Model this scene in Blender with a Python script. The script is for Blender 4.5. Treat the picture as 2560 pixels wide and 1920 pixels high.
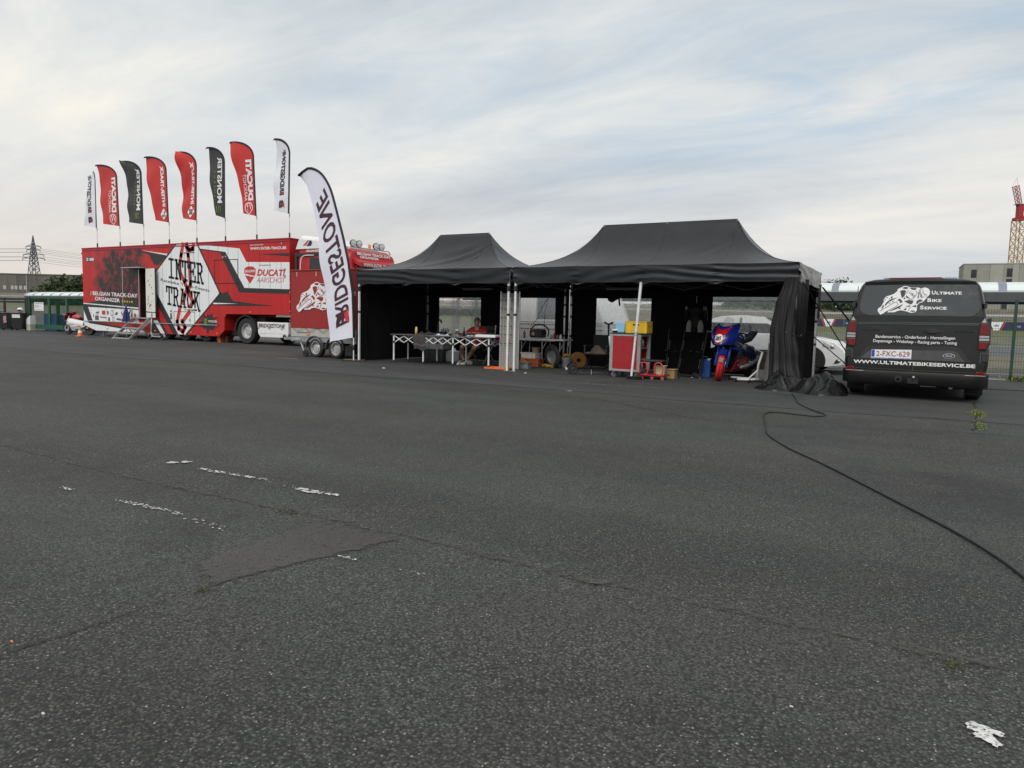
import bpy, math, random
from mathutils import Vector, Matrix
from math import sin, cos, pi, sqrt, atan2, radians as RAD
random.seed(11)
for _o in list(bpy.data.objects): bpy.data.objects.remove(_o)
SC = bpy.context.scene
COL = SC.collection

# ---------------------------------------------------------------- camera (x runs along the tent fronts, y into depth, z up)
CAM_P = Vector((8.1801, -14.1975, 1.1647))
_rt = Vector((0.86578, 0.49989, 0.02291)); _fw = Vector((-0.49633, 0.86365, -0.08819)); _up = Vector((-0.06387, 0.06498, 0.99584))
cd = bpy.data.cameras.new('camera'); cam = bpy.data.objects.new('camera', cd); COL.objects.link(cam)
cam.matrix_world = Matrix(((_rt.x, _up.x, -_fw.x, CAM_P.x), (_rt.y, _up.y, -_fw.y, CAM_P.y), (_rt.z, _up.z, -_fw.z, CAM_P.z), (0, 0, 0, 1)))
cd.sensor_width = 36; cd.lens = 25.55; cd.clip_start = .05; cd.clip_end = 6000
SC.camera = cam

# ---------------------------------------------------------------- world: evening sky under a broken veil of cloud
SUN_EL, SUN_AZ = RAD(43), RAD(168)          # azimuth measured from +y towards +x; the sun stands behind the camera
W = bpy.data.worlds.new('World'); SC.world = W; W.use_nodes = True
nt = W.node_tree; nt.nodes.clear()
def N(t, tree=None, **kw):
    n = (tree or nt).nodes.new(t)
    for k, v in kw.items(): setattr(n, k, v)
    return n
def mth(op, a, b=None, clamp=False, tree=None):
    t = tree or nt; n = t.nodes.new('ShaderNodeMath'); n.operation = op; n.use_clamp = clamp
    for i, v in enumerate((a, b)):
        if v is None: continue
        if isinstance(v, (int, float)): n.inputs[i].default_value = v
        else: t.links.new(v, n.inputs[i])
    return n.outputs[0]
def ramp(fac, stops, tree=None):
    t = tree or nt; n = t.nodes.new('ShaderNodeValToRGB'); e = n.color_ramp.elements
    while len(e) > 1: e.remove(e[0])
    e[0].position = stops[0][0]; c = stops[0][1]; e[0].color = (c, c, c, 1) if isinstance(c, (int, float)) else (*c, 1)
    for p, c in stops[1:]:
        x = e.new(p); x.color = (c, c, c, 1) if isinstance(c, (int, float)) else (*c, 1)
    t.links.new(fac, n.inputs[0]); return n.outputs[0]
def mixc(fac, a, b, tree=None, mode='MIX'):
    t = tree or nt; n = t.nodes.new('ShaderNodeMix'); n.data_type = 'RGBA'; n.blend_type = mode
    for i, v in ((0, fac), (6, a), (7, b)):
        if isinstance(v, (int, float)): n.inputs[i].default_value = v
        elif isinstance(v, tuple): n.inputs[i].default_value = (*v, 1)
        else: t.links.new(v, n.inputs[i])
    return n.outputs[2]
L = nt.links.new
sky = N('ShaderNodeTexSky', sky_type='NISHITA'); sky.sun_disc = False; sky.sun_elevation = SUN_EL; sky.sun_rotation = SUN_AZ
sky.air_density = 1.0; sky.dust_density = 1.6
tc = N('ShaderNodeTexCoord'); sx = N('ShaderNodeSeparateXYZ'); L(tc.outputs['Generated'], sx.inputs[0])
zz = mth('MAXIMUM', sx.outputs[2], 0.0); den = mth('ADD', zz, 0.16)
cx = N('ShaderNodeCombineXYZ'); L(mth('DIVIDE', sx.outputs[0], den), cx.inputs[0]); L(mth('DIVIDE', sx.outputs[1], den), cx.inputs[1])
def cloudnoise(sc, det, rough, loc, rot=0.0, str_=(1, 1, 1), dist=0.0):
    mp = N('ShaderNodeMapping'); L(cx.outputs[0], mp.inputs[0]); mp.inputs['Location'].default_value = loc; mp.inputs['Rotation'].default_value = (0, 0, rot); mp.inputs['Scale'].default_value = str_
    n = N('ShaderNodeTexNoise'); L(mp.outputs[0], n.inputs['Vector']); n.inputs['Scale'].default_value = sc; n.inputs['Detail'].default_value = det; n.inputs['Roughness'].default_value = rough; n.inputs['Distortion'].default_value = dist
    return n.outputs['Fac']
n1 = cloudnoise(.62, 6, .55, (4.5, 19.2, 0), .30, (.55, 1.15, 1), .45)      # broad grey bands
n2 = cloudnoise(1.9, 8, .62, (2.5, 14.1, 0), .55, (.55, 1.15, 1), .6)        # ragged wisps
n3 = cloudnoise(.40, 4, .55, (1.7, 4.9, 0), .2, (1, 1, 1), .3)             # openings in the veil
n5 = cloudnoise(.30, 3, .5, (20.0, 4.2, 0), .4, (.6, 1.2, 1), .4)            # large light and dark fields
f1 = mth('ADD', mth('MULTIPLY', n1, .62), mth('ADD', mth('MULTIPLY', n5, .55), mth('MULTIPLY', n2, .36)))
veil = ramp(f1, [(.62, (3.7, 4.25, 4.85)), (.71, (4.9, 5.4, 5.85)), (.79, (6.1, 6.45, 6.65)), (.88, (7.5, 7.5, 7.2)), (.96, (9.0, 8.5, 7.4))])
low = ramp(sx.outputs[2], [(0.0, 1.0), (.10, .70), (.26, 0.0)])             # thin warm haze over the whole horizon
n4 = cloudnoise(.5, 3, .5, (12.8, 9.2, 0), 0, (.35, .35, 1))
veil = mixc(mth('MULTIPLY', low, .7), veil, mixc(ramp(n4, [(.38, 0.0), (.62, 1.0)]), (6.4, 6.6, 6.75), (8.5, 7.4, 6.4)))
blue = mixc(.65, sky.outputs[0], (4.3, 6.7, 8.9))
gap = mth('MULTIPLY', ramp(n3, [(.49, 0.0), (.60, 1.0)]), ramp(n2, [(.36, 1.0), (.58, .0)]))
gap = mth('MULTIPLY', gap, ramp(sx.outputs[2], [(.14, 0.0), (.30, 1.0)]))
skyc = mixc(mth('MULTIPLY', gap, .8), veil, blue)
bg = N('ShaderNodeBackground'); L(skyc, bg.inputs[0]); bg.inputs[1].default_value = .086
wo = N('ShaderNodeOutputWorld'); L(bg.outputs[0], wo.inputs[0])
# ---------------------------------------------------------------- sun, veiled and very soft
sl = bpy.data.lights.new('sun', 'SUN'); sl.energy = 1.5; sl.angle = RAD(40); sl.color = (1, .95, .88)
so = bpy.data.objects.new('sun', sl); COL.objects.link(so)
sd = Vector((sin(SUN_AZ) * cos(SUN_EL), cos(SUN_AZ) * cos(SUN_EL), sin(SUN_EL)))
so.rotation_euler = sd.to_track_quat('Z', 'Y').to_euler(); so.location = (0, -30, 40)
vs = SC.view_settings; vs.view_transform = 'Standard'; vs.look = 'None'; vs.exposure = 0.40; vs.gamma = 1.0; vs.use_curve_mapping = False
SC.cycles.max_bounces = 7; SC.cycles.transparent_max_bounces = 10; SC.cycles.caustics_refractive = False; SC.cycles.caustics_reflective = False

# ================================================================ helpers
MATS = {}
def mat(name, col, rough=.5, metal=0.0, var=.12, sc=6.0, bump=0.0, bsc=40.0, spec=.5, sheen=0.0, coat=0.0, trans=0.0, alpha=1.0, emit=0.0, stretch=(1, 1, 1), ior=1.5):
    if name in MATS: return MATS[name]
    m = bpy.data.materials.new(name); m.use_nodes = True; t = m.node_tree; p = t.nodes['Principled BSDF']
    tcn = t.nodes.new('ShaderNodeTexCoord'); mp = t.nodes.new('ShaderNodeMapping'); t.links.new(tcn.outputs['Object'], mp.inputs[0]); mp.inputs['Scale'].default_value = stretch
    n = t.nodes.new('ShaderNodeTexNoise'); n.inputs['Scale'].default_value = sc; n.inputs['Detail'].default_value = 5; t.links.new(mp.outputs[0], n.inputs['Vector'])
    lo = tuple(c * (1 - var) for c in col); hi = tuple(min(1, c * (1 + var)) for c in col)
    t.links.new(mixc(ramp(n.outputs['Fac'], [(.3, 0.0), (.7, 1.0)], t), lo, hi, t), p.inputs['Base Color'])
    r = ramp(n.outputs['Fac'], [(.3, max(0.02, rough - .07)), (.7, min(1, rough + .07))], t); t.links.new(r, p.inputs['Roughness'])
    p.inputs['Metallic'].default_value = metal; p.inputs['Specular IOR Level'].default_value = spec
    p.inputs['Sheen Weight'].default_value = sheen; p.inputs['Coat Weight'].default_value = coat; p.inputs['Coat Roughness'].default_value = .06
    p.inputs['Transmission Weight'].default_value = trans; p.inputs['Alpha'].default_value = alpha
    p.inputs['IOR'].default_value = ior
    if emit: p.inputs['Emission Color'].default_value = (*col, 1); p.inputs['Emission Strength'].default_value = emit
    if bump:
        b = t.nodes.new('ShaderNodeBump'); b.inputs['Strength'].default_value = bump; b.inputs['Distance'].default_value = .02
        n2_ = t.nodes.new('ShaderNodeTexNoise'); n2_.inputs['Scale'].default_value = bsc; n2_.inputs['Detail'].default_value = 4; t.links.new(mp.outputs[0], n2_.inputs['Vector'])
        t.links.new(n2_.outputs['Fac'], b.inputs['Height']); t.links.new(b.outputs[0], p.inputs['Normal'])
    MATS[name] = m; return m

def V(*a): return Vector(a)
class MB:
    def __init__(s): s.v = []; s.f = []; s.uvq = None
    def add(s, vs_, fs_):
        k = len(s.v); s.v += [tuple(p) for p in vs_]; s.f += [tuple(i + k for i in f) for f in fs_]; return s
    def box(s, x0, y0, z0, x1, y1, z1):
        return s.add([(x0, y0, z0), (x1, y0, z0), (x1, y1, z0), (x0, y1, z0), (x0, y0, z1), (x1, y0, z1), (x1, y1, z1), (x0, y1, z1)],
                     [(0, 3, 2, 1), (4, 5, 6, 7), (0, 1, 5, 4), (1, 2, 6, 5), (2, 3, 7, 6), (3, 0, 4, 7)])
    def hexa(s, p): return s.add(p, [(0, 3, 2, 1), (4, 5, 6, 7), (0, 1, 5, 4), (1, 2, 6, 5), (2, 3, 7, 6), (3, 0, 4, 7)])
    def bar(s, p, q, w, h=None, up=(0, 0, 1)):
        p = Vector(p); q = Vector(q); h = h or w; d = (q - p).normalized(); u = Vector(up)
        if abs(d.dot(u)) > .98: u = Vector((0, 1, 0))
        x = d.cross(u).normalized() * w / 2; y = x.cross(d).normalized() * h / 2
        return s.hexa([p - x - y, p + x - y, p + x + y, p - x + y, q - x - y, q + x - y, q + x + y, q - x + y])
    def tube(s, pts, r, n=8, cap=True):
        pts = [Vector(p) for p in pts]; k0 = len(s.v); m = len(pts)
        rs = r if isinstance(r, (list, tuple)) else [r] * m
        d0 = (pts[1] - pts[0]).normalized(); u = Vector((0, 0, 1)) if abs(d0.z) < .9 else Vector((1, 0, 0)); x = d0.cross(u).normalized()
        for i, p in enumerate(pts):
            d = (pts[min(i + 1, m - 1)] - pts[max(i - 1, 0)]).normalized(); x = (x - d * x.dot(d)).normalized(); y = d.cross(x)
            for j in range(n):
                a = 2 * pi * j / n; s.v.append(tuple(p + (x * cos(a) + y * sin(a)) * rs[i]))
        for i in range(m - 1):
            for j in range(n):
                a = k0 + i * n + j; b = k0 + i * n + (j + 1) % n; s.f.append((a, b, b + n, a + n))
        if cap: s.f.append(tuple(k0 + j for j in range(n))[::-1]); s.f.append(tuple(k0 + (m - 1) * n + j for j in range(n)))
        return s
    def cyl(s, p, q, r, r2=None, n=14, cap=True): return s.tube([p, q], [r, r if r2 is None else r2], n, cap)
    def lathe(s, prof, n=20, T=None, cap=False):
        k0 = len(s.v); T = T or Matrix.Identity(4)
        for (r, z) in prof:
            for j in range(n):
                a = 2 * pi * j / n; s.v.append(tuple(T @ Vector((r * cos(a), r * sin(a), z))))
        for i in range(len(prof) - 1):
            for j in range(n):
                a = k0 + i * n + j; b = k0 + i * n + (j + 1) % n; s.f.append((a, b, b + n, a + n))
        if cap:
            s.f.append(tuple(k0 + j for j in range(n))[::-1]); s.f.append(tuple(k0 + (len(prof) - 1) * n + j for j in range(n)))
        return s
    def sheet(s, fn, nu, nv, skip=None):
        k0 = len(s.v)
        for i in range(nu + 1):
            for j in range(nv + 1): s.v.append(tuple(fn(i / nu, j / nv)))
        for i in range(nu):
            for j in range(nv):
                if skip and skip((i + .5) / nu, (j + .5) / nv): continue
                a = k0 + i * (nv + 1) + j; s.f.append((a, a + nv + 1, a + nv + 2, a + 1))
        return s
    def loft(s, rings, cap=True, closed=True):
        k0 = len(s.v); n = len(rings[0])
        for r in rings: s.v += [tuple(p) for p in r]
        for i in range(len(rings) - 1):
            for j in range(n if closed else n - 1):
                a = k0 + i * n + j; b = k0 + i * n + (j + 1) % n; s.f.append((a, b, b + n, a + n))
        if cap: s.f.append(tuple(k0 + j for j in range(n))[::-1]); s.f.append(tuple(k0 + (len(rings) - 1) * n + j for j in range(n)))
        return s
    def poly(s, pts): k = len(s.v); s.v += [tuple(p) for p in pts]; s.f.append(tuple(range(k, k + len(pts)))); return s
    def prism(s, pts, d):
        d = Vector(d); a = [Vector(p) for p in pts]; return s.loft([a, [p + d for p in a]])
    def ball(s, c, r, nu=12, nv=8):
        c = Vector(c); r = r if isinstance(r, (tuple, list)) else (r, r, r); k0 = len(s.v)
        for i in range(nv + 1):
            th = pi * i / nv
            for j in range(nu): s.v.append((c.x + r[0] * sin(th) * cos(2 * pi * j / nu), c.y + r[1] * sin(th) * sin(2 * pi * j / nu), c.z + r[2] * cos(th)))
        for i in range(nv):
            for j in range(nu): a = k0 + i * nu + j; b = k0 + i * nu + (j + 1) % nu; s.f.append((a, a + nu, b + nu, b))
        return s
    def xf(s, T): s.v = [tuple(T @ Vector(p)) for p in s.v]; return s
    def build(s, name, m, parent=None, smooth=False, bevel=0.0, solid=0.0, sub=0, auto=None):
        me = bpy.data.meshes.new(name); me.from_pydata(s.v, [], s.f); me.update()
        return finish(me, name, m, parent, smooth, bevel, solid, sub, auto)
def finish(me, name, m, parent=None, smooth=False, bevel=0.0, solid=0.0, sub=0, auto=None):
    o = bpy.data.objects.new(name, me); COL.objects.link(o)
    if m: me.materials.append(m)
    if smooth: me.polygons.foreach_set('use_smooth', [True] * len(me.polygons))
    if parent: o.parent = parent
    if solid: md = o.modifiers.new('solid', 'SOLIDIFY'); md.thickness = solid; md.offset = 0
    if sub: md = o.modifiers.new('sub', 'SUBSURF'); md.levels = sub; md.render_levels = sub
    if bevel: md = o.modifiers.new('bevel', 'BEVEL'); md.width = bevel; md.segments = 2; md.limit_method = 'ANGLE'; md.angle_limit = RAD(35)
    if auto is not None:
        try:
            me.set_sharp_from_angle(angle=RAD(auto)); me.polygons.foreach_set('use_smooth', [True] * len(me.polygons)); me.set_sharp_from_angle(angle=RAD(auto))
        except Exception: pass
    return o
def thing(name, label, cat, loc=(0, 0, 0), rz=0.0, group=None):
    o = bpy.data.objects.new(name, None); COL.objects.link(o); o.location = loc; o.rotation_euler = (0, 0, rz); o.empty_display_size = .1
    return tag(o, label, cat, group)
def tag(o, label, cat, group=None):
    o['label'] = label; o['category'] = cat
    if group: o['group'] = group
    return o
def struct(o, label=None):
    o['kind'] = 'structure'
    if label: o['label'] = label
    return o
def stuff(o): o['kind'] = 'stuff'; return o
def copy_tree(o, parent=None):
    c = o.copy(); COL.objects.link(c); c.parent = parent
    for ch in o.children: copy_tree(ch, c)
    return c
def place(o, loc, rz=0.0, label=None, scale=None):
    o.location = loc; o.rotation_euler = (0, 0, rz)
    if label: o['label'] = label
    if scale: o.scale = scale if isinstance(scale, tuple) else (scale,) * 3
    return o

# flat lettering: returns a mesh object whose text x runs along xd and text up along yd from the point org
_tc = {}
def glyphs(s, bold=0.0, shear=0.0, space=1.0):
    k = (s, bold, shear, space)
    if k not in _tc:
        c = bpy.data.curves.new('t', 'FONT'); c.body = s; c.size = 1; c.offset = bold; c.shear = shear; c.resolution_u = 3; c.space_character = space
        o = bpy.data.objects.new('t', c); COL.objects.link(o)
        dg = bpy.context.evaluated_depsgraph_get(); me = bpy.data.meshes.new_from_object(o.evaluated_get(dg))
        vs_ = [tuple(v.co) for v in me.vertices]; fs_ = [tuple(p.vertices) for p in me.polygons]
        bpy.data.objects.remove(o); bpy.data.curves.remove(c); bpy.data.meshes.remove(me); _tc[k] = (vs_, fs_)
    return _tc[k]
def text(s, m, parent, org, xd, yd, h, w=None, bold=.012, shear=0.0, name='lettering', fn=None, center=False, space=1.0):
    vs_, fs_ = glyphs(s, bold, shear, space)
    xs = [v[0] for v in vs_]; ys = [v[1] for v in vs_]; x0, x1 = min(xs), max(xs); y0, y1 = min(ys), max(ys)
    caps = .73 if s.upper() != s else (y1 - y0)
    yb = 0.0 if s.upper() != s else y0
    sy = h / caps; sx_ = (w / (x1 - x0)) if w else sy
    org = Vector(org); xd = Vector(xd); yd = Vector(yd); out = []
    for v in vs_:
        x = (v[0] - x0) * sx_; y = (v[1] - yb) * sy
        if center: x -= (x1 - x0) * sx_ / 2
        out.append(fn(x, y) if fn else tuple(org + xd * x + yd * y))
    b = MB(); b.add(out, fs_); return b.build(name, m, parent)
# thick-stroke drawing on a plane: polylines -> flat ribbons
def ribbons(lines, w, fn):
    b = MB()
    for ln in lines:
        for (x0, y0), (x1, y1) in zip(ln[:-1], ln[1:]):
            dx, dy = x1 - x0, y1 - y0; l = sqrt(dx * dx + dy * dy) or 1; nx, ny = -dy / l * w / 2, dx / l * w / 2; ex, ey = dx / l * w / 2 * .95, dy / l * w / 2 * .95
            b.poly([fn(x0 + nx - ex, y0 + ny - ey), fn(x0 - nx - ex, y0 - ny - ey), fn(x1 - nx + ex, y1 - ny + ey), fn(x1 + nx + ex, y1 + ny + ey)])
    return b
def polys(plist, fn):
    b = MB()
    for p in plist: b.poly([fn(*q) for q in p])
    return b
def ell(cx_, cy_, rx, ry, n=18, a0=0.0): return [(cx_ + rx * cos(2 * pi * i / n + a0), cy_ + ry * sin(2 * pi * i / n + a0)) for i in range(n)]
def axisT(c, d):
    return Matrix.Translation(Vector(c)) @ Vector(d).normalized().to_track_quat('Z', 'Y').to_matrix().to_4x4()
def wheel(parent, c, d, r, w, rim_r, mt, mr, spokes=0, name='wheel', steel=True, mh=None):
    """tyre + rim: axle through c along d (d points to the visible side)"""
    T = axisT(c, d); h = w / 2
    t = MB().lathe([(rim_r, -h * .8), (rim_r + .02, -h), (r - .03, -h), (r, -h * .7), (r, h * .7), (r - .03, h), (rim_r + .02, h), (rim_r, h * .8)], 32, T)
    # tread grooves
    o = t.build(name, mt, parent, auto=40)
    rm = MB().lathe([(rim_r * 1.01, -h * .75), (rim_r * 1.01, h * .82), (rim_r * .93, h * .82), (rim_r * .90, h * .25), (rim_r * .62, h * .15), (rim_r * .5, h * .42), (rim_r * .18, h * .45), (.001, h * .45)], 28, T)
    ro = rm.build('rim', mr, o, auto=40)
    if spokes:
        b = MB()
        for k in range(spokes):
            a = 2 * pi * k / spokes; p = [(rim_r * .68, a - .11), (rim_r * .86, a - .10), (rim_r * .86, a + .10), (rim_r * .68, a + .11)]
            b.poly([T @ Vector((q * cos(x), q * sin(x), h * .26)) for q, x in p])
        b.build('rim_slot', mh or M_black, ro)
    return o

M_black = mat('black_rubber', (.015, .015, .016), .8, bump=.2, bsc=90)
M_tyre = mat('tyre_rubber', (.022, .022, .023), .75, bump=.25, bsc=70)
M_plast = mat('black_plastic', (.022, .023, .024), .5)
M_alu = mat('brushed_aluminium', (.62, .63, .64), .38, .85, sc=14)
M_whitepole = mat('white_coated_tube', (.70, .71, .72), .4)
M_steel = mat('galvanised_steel', (.42, .43, .44), .45, .7, var=.2)
M_rim = mat('silver_wheel_paint', (.55, .55, .55), .38, .5)
M_white = mat('white_paint', (.76, .76, .76), .4, var=.05)
M_print_w = mat('white_vinyl_print', (.78, .79, .80), .45, var=.04)
M_print_k = mat('black_vinyl_print', (.022, .022, .025), .45)
M_print_r = mat('red_vinyl_print', (.52, .035, .035), .45, var=.06)
M_red = mat('red_lacquer', (.42, .014, .020), .38, var=.08, coat=.1, spec=.35)
M_orange = mat('orange_plastic', (.70, .16, .03), .5)
M_yel = mat('yellow_plastic', (.72, .46, .02), .45, var=.06)
M_blue = mat('blue_plastic', (.02, .09, .34), .45)
M_lblue = mat('light_blue_plastic', (.30, .56, .82), .45, var=.05)
M_card = mat('cardboard', (.34, .22, .11), .85)
M_glassd = mat('dark_glass', (.012, .014, .016), .06, var=.0, spec=.6)
M_skin = mat('skin', (.42, .23, .16), .55, var=.06)
M_amber = mat('amber_lens', (.75, .25, .03), .3)
M_redlens = mat('red_lens', (.15, .002, .004), .22, coat=.15, var=.04)
# ================================================================ ground and setting
def asphalt(name, lo, hi, stone, coarse=1.0, warm=0.0, patch=True):
    m = bpy.data.materials.new(name); m.use_nodes = True; t = m.node_tree; p = t.nodes['Principled BSDF']; lk = t.links.new
    g = t.nodes.new('ShaderNodeTexCoord').outputs['Object']
    def noise(sc, det=4, r=.55, vec=None):
        n = t.nodes.new('ShaderNodeTexNoise'); n.inputs['Scale'].default_value = sc; n.inputs['Detail'].default_value = det; n.inputs['Roughness'].default_value = r; lk(vec or g, n.inputs['Vector']); return n.outputs['Fac']
    def vor(sc):
        n = t.nodes.new('ShaderNodeTexVoronoi'); n.inputs['Scale'].default_value = sc; n.inputs['Randomness'].default_value = 1; lk(g, n.inputs['Vector']); return n
    big = noise(.16, 5, .6); mid = noise(.9, 6, .62); fine = noise(14, 4)
    c = mixc(ramp(mid, [(.3, 0.0), (.7, 1.0)], t), lo, hi, t)
    c = mixc(ramp(big, [(.38, 0.0), (.66, .6)], t), c, tuple(v * .52 for v in lo), t)
    lane = t.nodes.new('ShaderNodeMapping'); lane.inputs['Scale'].default_value = (.10, .75, 1); lane.inputs['Rotation'].default_value = (0, 0, .12); lk(g, lane.inputs[0])
    c = mixc(mth('MULTIPLY', ramp(noise(1.0, 6, .6, lane.outputs[0]), [(.44, 0.0), (.66, 1.0)], t), .5, tree=t), c, tuple(v * 1.5 for v in hi), t)
    c = mixc(mth('MULTIPLY', ramp(noise(.33, 7, .68), [(.50, 0.0), (.66, 1.0)], t), .6 if patch else 0.0, tree=t), c, (.066, .062, .052), t)
    v1 = vor(92 / coarse); v2 = vor(190 / coarse)
    bw = t.nodes.new('ShaderNodeSeparateColor'); lk(v1.outputs['Color'], bw.inputs[0])
    st = mth('MULTIPLY', ramp(bw.outputs[0], [(.55, 0.0), (1.0, 1.0)], t), ramp(v1.outputs['Distance'], [(.30, 1.0), (.52, 0.0)], t), tree=t)
    dens = ramp(noise(1.7, 4), [(.30, .25), (.68, 1.0)], t)
    c = mixc(mth('MULTIPLY', mth('MULTIPLY', st, dens, tree=t), .85, tree=t), c, stone, t)
    bw2 = t.nodes.new('ShaderNodeSeparateColor'); lk(v2.outputs['Color'], bw2.inputs[0])
    c = mixc(mth('MULTIPLY', ramp(bw2.outputs[1], [(.70, 0.0), (.98, 1.0)], t), .45, tree=t), c, tuple(v * .75 for v in stone), t)
    c = mixc(ramp(v1.outputs['Distance'], [(.42, 0.0), (.75, .7)], t), c, tuple(v * .35 for v in lo), t)
    if patch:   # oil and dirt stains
        n = noise(.45, 7, .7); c = mixc(ramp(n, [(.55, 0.0), (.70, .6)], t), c, (.011, .011, .011), t)
        n = noise(.6, 6, .65, None); 
    lk(c, p.inputs['Base Color']); p.inputs['Roughness'].default_value = .78; p.inputs['Specular IOR Level'].default_value = .35
    b = t.nodes.new('ShaderNodeBump'); b.inputs['Strength'].default_value = .75; b.inputs['Distance'].default_value = .006
    lk(mth('ADD', mth('MULTIPLY', v1.outputs['Distance'], -1.0, tree=t), mth('MULTIPLY', fine, .5, tree=t), tree=t), b.inputs['Height']); lk(b.outputs[0], p.inputs['Normal'])
    MATS[name] = m; return m
M_asph = asphalt('worn_asphalt', (.030, .0322, .0303), (.055, .0585, .0548), (.22, .22, .205))
M_asph2 = asphalt('smooth_asphalt', (.050, .0525, .0535), (.072, .0745, .0745), (.15, .15, .15), .8)
M_patch = asphalt('patch_asphalt', (.082, .078, .073), (.100, .095, .089), (.14, .135, .128), .5, patch=False)
M_grass = mat('mown_grass', (.085, .105, .030), .9, var=.35, sc=.8, bump=.4, bsc=8)
M_gravel = mat('gravel_bed', (.13, .115, .085), .95, var=.3, sc=1.5, bump=.6, bsc=20)
M_verge = mat('dry_verge', (.11, .11, .075), .95, var=.3, sc=.7, bump=.4, bsc=8)
M_lane = mat('lane_asphalt', (.085, .088, .092), .85, var=.12, sc=2)
M_conc = mat('grey_concrete', (.30, .29, .27), .85, var=.15, sc=2.5, bump=.2)
M_paint = mat('worn_white_paint', (.50, .50, .48), .75, var=.25, sc=20)
def alpha_noise(m, sc, lo_, hi_):
    t = m.node_tree; pb = t.nodes['Principled BSDF']; n = t.nodes.new('ShaderNodeTexNoise'); n.inputs['Scale'].default_value = sc; n.inputs['Detail'].default_value = 5; n.inputs['Roughness'].default_value = .7
    t.links.new(t.nodes.new('ShaderNodeTexCoord').outputs['Object'], n.inputs['Vector']); t.links.new(ramp(n.outputs['Fac'], [(lo_, 0.0), (hi_, 1.0)], t), pb.inputs['Alpha'])
M_chip = mat('flaking_white_paint', (.60, .60, .58), .75, var=.25, sc=20); alpha_noise(M_chip, 80, .37, .53)
M_mark = mat('thick_white_paint', (.66, .66, .64), .75, var=.2, sc=20); alpha_noise(M_mark, 75, .38, .50)

def flat(name, x0, y0, x1, y1, z, m, parent=None): return MB().poly([(x0, y0, z), (x1, y0, z), (x1, y1, z), (x0, y1, z)]).build(name, m, parent)
ground = struct(flat('parking_lot', -1500, -1500, 1500, 1500, 0, M_asph), 'dark worn asphalt of the paddock parking lot')
# smoother, paler strip of asphalt on which tents and van stand
b = MB(); xs = [-60 + i * 1.2 for i in range(76)]
e0 = [(x, -3.3 + .10 * sin(x * .8) + .06 * sin(x * 2.3), .004) for x in xs]
for i in range(len(xs) - 1): b.poly([e0[i], e0[i + 1], (xs[i + 1], 7.0, .004), (xs[i], 7.0, .004)])
struct(b.build('paddock_strip', M_asph2), 'paler smoother asphalt strip under the tents')
# beyond the fence: pit lane, gravel, track, grass bank
struct(flat('pit_lane', -160, 7.05, 200, 9.7, .008, M_lane), 'grey pit lane behind the green mesh fence')
struct(flat('lane_edge_line', -160, 9.10, 200, 9.30, .013, M_paint), 'white painted line along the pit lane edge')
def rise(x, y): return max(0, -x) * .0073 * max(0, min(1, (y - 50) / 10)) * max(0, min(1, (500 - y) / 300))
def bank(name, y0, z0, y1, z1, m, label, x0=-320, x1=320, n=1):
    return struct(MB().sheet(lambda u, v: (x0 + (x1 - x0) * u, y0 + (y1 - y0) * v, z0 + (z1 - z0) * v + rise(x0 + (x1 - x0) * u, y0 + (y1 - y0) * v)), 64, n).build(name, m), label)
bank('gravel_bed', 9.72, .006, 25, .03, M_gravel, 'brown gravel bed beside the race track')
bank('race_track', 25, .035, 50, .06, M_lane, 'grey race track beyond the gravel')
bank('track_edge_line', 48.4, .068, 49.2, .069, M_paint, 'white line along the far edge of the race track')
bank('verge', 50, .07, 60, .74, M_verge, 'dull dry verge behind the race track')
bank('grass_bank', 60, .74, 70, 1.15, M_grass, 'green grass bank in front of the banner barrier')
bank('far_slope', 70, 1.15, 80, 3.5, M_gravel, 'brown earth slope behind the barrier')
bank('far_field', 80, 3.5, 1400, 3.0, M_grass, 'far grassland behind the circuit', -1400, 1400, 2)

# patch, seams, paint, weeds -- on the asphalt
def jit(pts, a=.012, n=5, seed=1):
    rr = random.Random(seed); out = []
    for i in range(len(pts)):
        p, q = pts[i], pts[(i + 1) % len(pts)]
        for k in range(n):
            f = k / n; out.append((p[0] + (q[0] - p[0]) * f + rr.uniform(-a, a), p[1] + (q[1] - p[1]) * f + rr.uniform(-a, a), 0))
    return out
pp = [(5.22, -11.20), (5.86, -11.19), (5.72, -11.72), (5.585, -12.25), (5.28, -12.12), (5.26, -11.93)]
bd_ = jit(pp, .02, 6); cx_ = sum(q[0] for q in bd_) / len(bd_); cy_ = sum(q[1] for q in bd_) / len(bd_); n_ = len(bd_); b = MB()
for k in (0, .16, .4): b.v += [(x + (cx_ - x) * k, y + (cy_ - y) * k, .005) for x, y, z in bd_]
b.v.append((cx_, cy_, .005))
for r_ in (0, 1): b.f += [(r_ * n_ + i, r_ * n_ + (i + 1) % n_, (r_ + 1) * n_ + (i + 1) % n_, (r_ + 1) * n_ + i) for i in range(n_)]
b.f += [(2 * n_ + i, 2 * n_ + (i + 1) % n_, 3 * n_) for i in range(n_)]
po_ = b.build('asphalt_patch', M_patch); at_ = po_.data.attributes.new('edge', 'FLOAT', 'POINT'); at_.data.foreach_set('value', [0.0] * n_ + [1.0] * (2 * n_ + 1))
_t = M_patch.node_tree; _a = _t.nodes.new('ShaderNodeAttribute'); _a.attribute_name = 'edge'; _n = _t.nodes.new('ShaderNodeTexNoise'); _n.inputs['Scale'].default_value = 26; _n.inputs['Detail'].default_value = 6; _t.links.new(_t.nodes.new('ShaderNodeTexCoord').outputs['Object'], _n.inputs['Vector'])
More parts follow.
